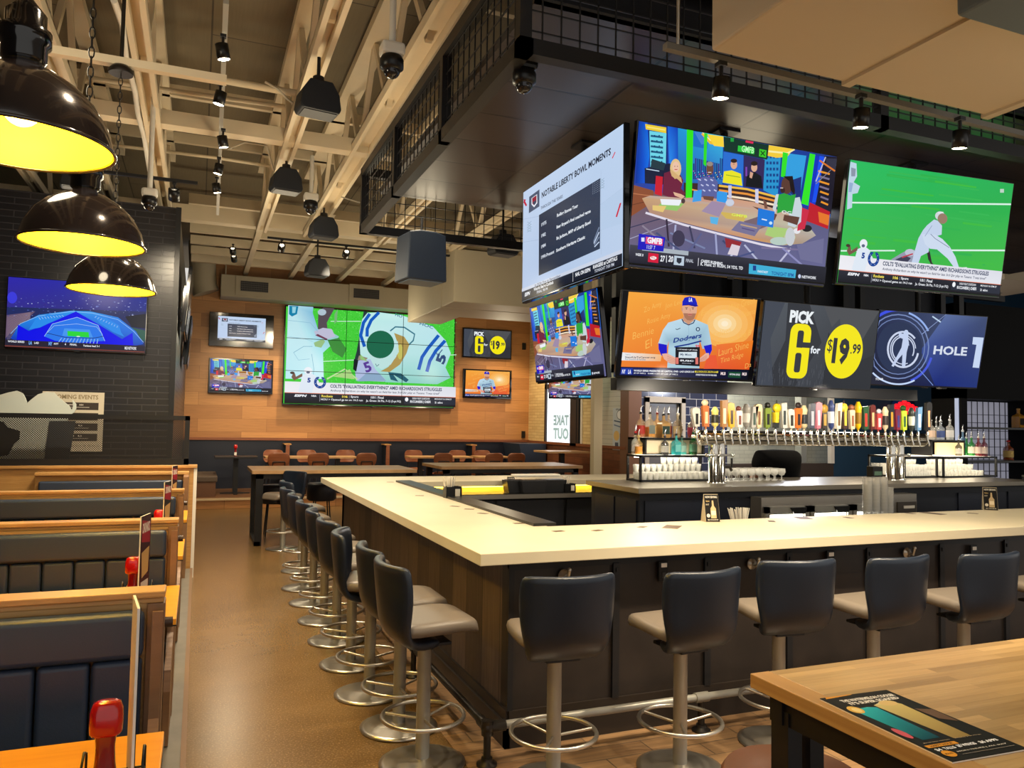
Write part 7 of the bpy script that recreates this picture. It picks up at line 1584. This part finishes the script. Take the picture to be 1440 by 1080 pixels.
# wall chart on pale wall
q0 = P(862, 574, 'x', WRX-.02); q1 = P(882, 634, 'x', WRX-.02)
a = Art(6, 10); a.full((196, 206, 214)); a.ell_u(3, 1.6, 1.3, 1.1, (236, 240, 244)); a.arc(3, 1.6, 1.3, 1.1, .15, (60, 66, 80)); a.text('GUIDE', 1.2, .1, 4.8, .5, (50, 56, 70), .03); a.line([(.5, 3), (5.5, 3.6)], .3, (70, 90, 120)); a.line([(.5, 4), (5.5, 4.9)], .3, (110, 130, 160)); a.ell_u(1.6, 6.6, 1.2, 1.2, (226, 190, 120)); a.rect(3, 6, 5.6, 9.4, (60, 70, 96)); a.rect(1, 8.2, 2.4, 9.6, (80, 90, 110))
ps = thing('wall_chart', 'pale illustrated chart on the tiled wall right of column', 'poster', (WRX-.02, (q0.y+q1.y)/2-.0, (q0.z+q1.z)/2)); art_object('printed_sheet', a, abs(q0.y-q1.y), q0.z-q1.z, M['print'], ps, (0, 0, 0), .004, rot=(0, 0, -PI/2))
# door lettering (seen from inside, so it reads backwards)
ds = Art(10, 7); ds.full((240, 246, 250)); ds.text('TAKE', .6, .4, 9.4, 3.0, (140, 160, 150), .03, mirror=True); ds.text('OUT', .6, 3.7, 9.4, 6.6, (150, 172, 160), .03, mirror=True)
art_object('door_lettering', ds, .95, .66, screenmat('lit_sticker', 1.0, .5), dr, (-.014, 16.98, P(800, 601, 'x', WRX).z), .002, rot=(0, 0, -PI/2))
# a few switches on the wood wall
for k, (px_, py_) in enumerate([(737, 487), (736, 611)]):
    q = P(px_, py_, 'y', YB-.02); o = MB().box(-.05, .05, -.03, .0, -.09, .09).build('wall_switch', M['blackplastic'], None, (q.x, YB-.0, q.z)); tag(o, ['black switch plate high on the wood wall near the corner', 'black outlet plate low on the wood wall near the corner'][k], 'switch')

# ------------------------------------------------------------------ pendants, speakers, cameras, track lights
PENDANTS = []
brz = mat('dark_bronze_shade', (44, 36, 34), .14, .2, .7, coat=.6)
def pendant(label, c, D):
    t = thing('pendant_lamp', label, 'lamp', c); r = D/2
    prof = [(r, 0), (r*.985, .02), (r*.93, r*.28), (r*.8, r*.52), (r*.6, r*.72), (r*.38, r*.86), (r*.22, r*.93), (r*.2, r*.97)]
    MB().lathe(prof, n=48, caps=False).build('lamp_shade', brz, t)
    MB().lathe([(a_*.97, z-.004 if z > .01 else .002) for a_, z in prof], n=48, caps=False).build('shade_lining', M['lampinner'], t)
    MB().ring((0, 0, 0), r, .006, 48, 8).build('rim', brz, t)
    z = r*.97
    MB().lathe([(r*.2, z), (r*.24, z+.01), (r*.24, z+.05), (r*.28, z+.06), (r*.28, z+.10), (r*.22, z+.11), (r*.22, z+.15), (r*.12, z+.18), (.014, z+.2)], n=24).build('socket_cap', M['blackgloss'], t)
    MB().sphere((0, 0, r*.42), .05, 14, 10).build('bulb', mat('bulb_glow', (255, 236, 160), .4, emit=(255, 226, 120), es=12), t)
    L = 4.0-c[2]-z-.2; b = MB(); n = int(L/.045)
    for i in range(n):
        zz_ = z+.2+i*.045+.022; pts = []
        for k in range(10): a_ = 2*PI*k/10; u, v_ = .011*math.cos(a_), .027*math.sin(a_); pts.append((u, 0, zz_+v_) if i % 2 else (0, u, zz_+v_))
        b.tube(pts, .0032, 5, closed=True)
    b.build('chain', M['darksteel'], t); MB().lathe([(.07, 0), (.075, .02), (.05, .05), (.02, .055)], (0, 0, 4.0-c[2]-.05), n=20).build('ceiling_canopy', M['darksteel'], t)
    PENDANTS.append(c); return t
for lb, px_, py_, y in [('large dark dome pendant lamp with yellow inside, cut by left edge', 28, 203, 2.62), ('dark dome pendant lamp with yellow inside, middle of the three', 116.5, 343.5, 3.86), ('dark dome pendant lamp with yellow inside, smallest and farthest', 157, 408, 5.35)]:
    q = P(px_, py_, 'y', y); pendant(lb, (q.x, q.y, q.z), .50)
pb = P(150, 140, 'y', 5.35)
o = MB().box(0, 1.05, -.03, .03, 0, .05).build('support_strut', M['beam'], None, (-.95, 5.35, 4.0)); tag(o, 'cream strut carrying the farthest pendant lamp chain', 'strut')
for (lx, ly, lz), nm in zip(PENDANTS, ('nearest', 'middle', 'farthest')): pipe('pendant_rod', [(lx, ly, 4.05 if nm == 'farthest' else 4.0), (lx, ly, 4.62)], .012, f'thin rod dropping from the truss to the {nm} pendant lamp', 'rod', M['darksteel'], None, 6)
def speaker(label, c, s, kind='bell', ztop=ZB, rz=0):
    t = thing('ceiling_speaker', label, 'speaker', c, rz)
    spm = mat('speaker_black', (30, 34, 42), .55)
    if kind == 'bell':
        MB().prism([(-.5*s, -.42*s), (.5*s, -.42*s), (.56*s, -.3*s), (.5*s, .1*s), (.3*s, .42*s), (-.3*s, .42*s), (-.5*s, .1*s), (-.56*s, -.3*s)], -.36*s, .36*s, 'y').build('speaker_cabinet', spm, t, bevel=.04*s, bseg=2)
        MB().box(-.44*s, .44*s, -.3*s, .3*s, -.44*s, -.42*s).build('grille', mat('speaker_grille', (54, 54, 56), .6), t)
    else:
        MB().prism([(-.5*s, -.6*s), (.5*s, -.6*s), (.46*s, .5*s), (.2*s, .56*s), (-.2*s, .56*s), (-.46*s, .5*s)], -.4*s, .4*s, 'y').build('speaker_cabinet', mat('speaker_blue_black', (34, 44, 60), .5), t, bevel=.03*s)
        MB().box(-.42*s, .42*s, -.34*s, .34*s, -.62*s, -.6*s).build('grille', mat('speaker_grille2', (110, 124, 140), .5), t)
    MB().lathe([(.16*s, .4*s), (.15*s, .62*s), (.05*s, .64*s)], n=16).build('mount_neck', spm, t)
    MB().tube([(0, 0, .6*s), (0, 0, max(ztop-c[2], .7*s))], .014, 8).build('hanging_rod', M['blackmetal'], t)
    return t
for lb, px_, py_, wpx, y, kind, zt_ in [
    ('black bell shaped speaker, largest, hanging from the ceiling near centre', 447, 140, 58, 6.0, 'bell', 4.6), ('black bell speaker behind and below the largest one', 402, 255, 42, 8.6, 'bell', 4.6), ('black bell speaker left of the mesh soffit corner', 455, 321, 38, 10.3, 'bell', 4.6),
    ('small black bell speaker in front of back wall duct', 446, 377, 32, 13.0, 'bell', 5.1), ('boxy blue black speaker hanging below the mesh soffit rail', 592, 362, 66, 7.3, 'box', 3.8), ('flat topped black speaker hidden by the liberty bowl screen edge', 707, 345, 38, 8.6, 'bell', 4.4), ('black bell speaker half hidden behind the big left pendant', 104, 252, 34, 8.4, 'bell', 4.6)]:
    q = P(px_, py_, 'y', y); s = wpx/FPX*(y*.926+q.x*.375)/1.1; speaker(lb, (q.x, q.y, q.z), s, kind, zt_, .15)
def domecam(label, px_, py_, wpx, y, ztop, dark=False):
    q = P(px_, py_, 'y', y); s = wpx/FPX*(y*.926+q.x*.375)
    t = thing('dome_camera', label, 'security camera', (q.x, q.y, q.z))
    mt = M['blackplastic'] if dark else M['white']
    MB().box(-.5*s, .5*s, -.4*s, .4*s, .25*s, .8*s).build('mount_box', mt, t, bevel=.02); MB().lathe([(.42*s, .25*s), (.5*s, .1*s), (.5*s, -.25*s), (.36*s, -.35*s)], n=24).build('camera_ring', M['blackplastic'], t)
    MB().sphere((0, 0, -.34*s), .36*s, 18, 12).build('dome', mat('dome_glass', (60, 60, 64), .05, .6), t)
    MB().tube([(0, 0, .8*s), (0, 0, max(ztop-q.z, .82*s))], .022, 10).build('drop_pipe', mt, t)
domecam('white dome security camera on a long pole at top centre', 551, 88, 34, 4.8, 5.6); domecam('white dome security camera below the left track light', 210, 282, 21, 7.6, 4.7)
domecam('white dome security camera between the two rear speakers', 437, 288, 20, 8.6, 4.7); domecam('black dome security camera under the soffit corner', 737, 108, 35, 4.0, 3.8, True)
domecam('small dome camera hanging under the boxy blue black speaker', 612, 392, 14, 7.4, 3.6, True)
SPOTS = []
def track(label, a, b_, m, ht=.03):
    a, b_ = Vector(a), Vector(b_); t = thing('track_light_rail', label, 'track light', a)
    MB().bar((0, 0, 0), b_-a, .035, ht).build('rail', m, t); return t
def head(label, loc, tgt, size=.055, ln=.12, m=None):
    t = thing('spot_head', label, 'spotlight', loc)
    d = (Vector(tgt)-Vector(loc)).normalized(); R3 = d.to_track_quat('-Z', 'Y').to_matrix()
    b = MB(); pts = [(size*.6, ln*.5), (size, ln*.45), (size, -ln*.5), (size*.9, -ln*.5), (size*.9, ln*.3)]
    b.lathe(pts, n=18, M=R3, caps=False); b.build('lamp_can', m or M['blackplastic'], t, (0, 0, -.12))
    MB().lathe([(0, -ln*.40), (size*.9, -ln*.40), (size*.9, -ln*.46), (0, -ln*.46)], n=18, M=R3, caps=False).build('lens', M['bulb'], t, (0, 0, -.12))
    MB().tube([(0, 0, 0), (0, 0, -.07)], .01, 8).box(-.02, .02, -.02, .02, -.02, .0).build('stem', M['blackmetal'], t)
    SPOTS.append((Vector(loc)+Vector((0, 0, -.12))+d*(ln*.5+.02), tgt, 45 if tgt[1] > 16 else 90))
ta = P(935, 65, 'z', 3.5); tb = P(1440, 190, 'z', 3.5)
track('grey lighting track in front of the soffit at upper right', ta, (5.2, tb.y+.02, 3.5), mat('track_grey', (110, 106, 98), .5))
for k, (px_, py_) in enumerate([(997, 98), (1190, 142), (1324, 174), (1436, 196)]):
    q = P(px_, py_, 'z', 3.49); head(f'black track spotlight on the soffit track, {ORD[k]} from left', (q.x, ta.y, 3.485), (q.x+.1, 3.4, 0), .04, .1)
q = P(955, 68, 'z', 3.5); pipe('track_rod', [(q.x, ta.y, 3.52), (q.x, ta.y, 5.75)], .008, 'thin rod hanging the grey lighting track', 'rod', M['steel'], None, 6)
zc_ = 4.5; ca_ = P(318, 0, 'z', zc_); cb_ = P(306, 300, 'z', zc_)
track('silver lighting track running down the ceiling centre left', ca_, cb_, M['steelpole'], .05)
for k, (px_, py_, xo) in enumerate([(314, 50, 0), (310, 118, 0), (314, 182, 0), (308, 222, 0), (305, 250, 0)]):
    q = P(px_, py_, 'z', zc_-.03); head(f'small spotlight on the silver ceiling track, {ORD[k]} from the camera', (q.x, q.y, zc_-.025), (q.x+(-.8 if k % 2 else .9), q.y+.4, 0), .045, .11)
ba = P(115, 238, 'z', 4.2); bb = P(278, 270, 'z', 4.2)
track('black lighting track below the left cross beam', ba, (bb.x, ba.y, 4.2), M['blackmetal'])
q = P(247, 272, 'z', 4.18); head('black spotlight on the left black track', (q.x, ba.y, 4.18), (q.x, q.y+2, 1.5))
ba = P(376, 334, 'z', 4.55); track('black lighting track behind the rear bell speakers', ba, (6.4, ba.y, 4.55), M['blackmetal'])
for k, px_ in enumerate((396, 487, 662)):
    q = P(px_, 345, 'y', ba.y); head(f'black spotlight on the rear black track, {ORD[k]} from left', (q.x, ba.y, 4.54), (q.x, 18.9, 1.6))
for k, px_ in enumerate((327, 331)):
    q = P(px_, 360, 'z', 4.7); head(['left', 'right'][k]+' of two small spotlights near the back wall duct', (q.x, [14.5, 15.2][k], 4.9), (q.x+.6, 18.9, 2.0))
pipe('hanging_cable', [P(373, 115, 'z', 4.9), P(390, 125, 'z', 4.85), P(405, 140, 'z', 4.8), P(420, 150, 'z', 4.7)], .012, 'looped white cable hanging from the roof near the large speaker', 'cable', M['rope'], None, 6)
pipe('hanging_cable', [P(320, 210, 'z', 4.8), P(345, 200, 'z', 4.8), P(375, 205, 'z', 4.8), P(385, 240, 'z', 4.6)], .01, 'looped white cable hanging right of the silver track', 'cable', M['rope'], None, 6)
pipe('hanging_cable', [P(480, 277, 'z', 4.4), P(500, 283, 'z', 4.4), P(519, 288, 'z', 4.45)], .008, 'thin white cable reaching the soffit mesh corner', 'cable', M['rope'], None, 6)
# ------------------------------------------------------------------ light
w = bpy.data.worlds.new('world'); scene.world = w; w.use_nodes = True
bg = w.node_tree.nodes['Background']; bg.inputs['Color'].default_value = lin((255, 250, 242)); bg.inputs['Strength'].default_value = .62
def spot(name, loc, target, power, color=(255, 235, 200), size=80, r=.06, blend=.6):
    l = bpy.data.lights.new(name, 'SPOT'); l.energy = power; l.color = lin(color)[:3]; l.spot_size = math.radians(size); l.spot_blend = blend; l.shadow_soft_size = r
    o = bpy.data.objects.new(name, l); COL.objects.link(o); o.location = loc
    o.rotation_euler = (Vector(target)-Vector(loc)).to_track_quat('-Z', 'Y').to_euler(); return o
def point(name, loc, power, color=(255, 214, 150), r=.08):
    l = bpy.data.lights.new(name, 'POINT'); l.energy = power; l.color = lin(color)[:3]; l.shadow_soft_size = r
    o = bpy.data.objects.new(name, l); COL.objects.link(o); o.location = loc; return o
for k, (loc, tgt, sz) in enumerate(SPOTS):
    spot('track_spot', loc, tgt, 170, size=sz)
for loc in PENDANTS: point('pendant_bulb', (loc[0], loc[1], loc[2]+.06), 36, (255, 214, 90))
# added downward fill without fixtures over bar counter, dining area, aisle and facing wall
for (x, y) in ((2.2, 4.4), (4.6, 4.4), (7.0, 4.4), (1.9, 7.2), (1.9, 9.0)): spot('down_fill', (x, y, 4.15), (x, y, 0), 130, size=100, r=.3)
for (x, y) in ((.5, 15), (2.4, 17.4), (5.2, 17.2), (7.2, 17.4)): spot('down_fill', (x, y, 4.3), (x+.0, y+1.0, 0), 260, (255, 224, 180), 110)
for (x, y) in ((.6, 3), (.6, 7), (2.6, 1.6), (5, 1.6)): spot('down_fill', (x, y, 4.5), (x, y, 0), 190, (255, 230, 196), 110)
for (x, y) in ((9, 12), (12, 12)): spot('down_fill', (x, y, 3.9), (x, y+1.5, 1.2), 160, (255, 226, 190), 110)
for (x, y, z, e) in ((-.9, 4.2, 3.5, 70), (.9, 6.6, 3.3, 90), (-1.2, 8.6, 3.5, 70), (.9, 9.8, 3.6, 90), (.6, 13.6, 3.4, 90), (3.2, 14.6, 3.4, 90), (3.0, 10.8, 3.6, 60), (6.2, 15.8, 3.2, 120), (3.4, 1.6, 2.7, 16), (4.6, 5.6, 3.9, 14)):
    point('ambient_fill', (x, y, z), e*.45, (255, 238, 202), .25)  # added unseen fill points that lift the ceiling and upper room
spot('back_bar_fill', (4.3, 5.75, 2.15), (4.4, 6.7, 1.6), 55, (255, 240, 214), 110); spot('back_bar_fill', (7.9, 5.75, 2.15), (8.1, 6.7, 1.6), 55, (255, 240, 214), 100); spot('back_bar_fill', (5.6, 5.75, 2.15), (5.7, 6.7, 1.8), 40, (255, 240, 214), 110); spot('back_bar_fill', (6.8, 5.75, 2.15), (6.9, 6.7, 1.8), 40, (255, 240, 214), 110)  # added unseen fill spots to brighten the bottles and taps
point('rear_fill', (10.5, 11.5, 2.8), 150, (235, 240, 255), .2); point('rear_fill', (5.0, 8.0, 2.3), 45, (255, 236, 206), .2); point('rear_fill', (8.2, 7.9, 2.4), 45, (255, 236, 206), .2)  # added unseen fill points brightening the teal wall and rear of the bar
point('kitchen_light', (11.5, FY+1.4, 3.2), 160, (255, 250, 236), .3)
vs = scene.view_settings; scene.display_settings.display_device = 'sRGB'
vs.view_transform = 'Standard'; vs.look = 'None'; vs.exposure = 0.22; vs.gamma = 1.0; vs.use_curve_mapping = False
cy = scene.cycles; cy.use_denoising = True; cy.max_bounces = 6; cy.diffuse_bounces = 3; cy.glossy_bounces = 3; cy.transmission_bounces = 4; cy.transparent_max_bounces = 12
cy.sample_clamp_indirect = 4; cy.caustics_reflective = False; cy.caustics_refractive = False
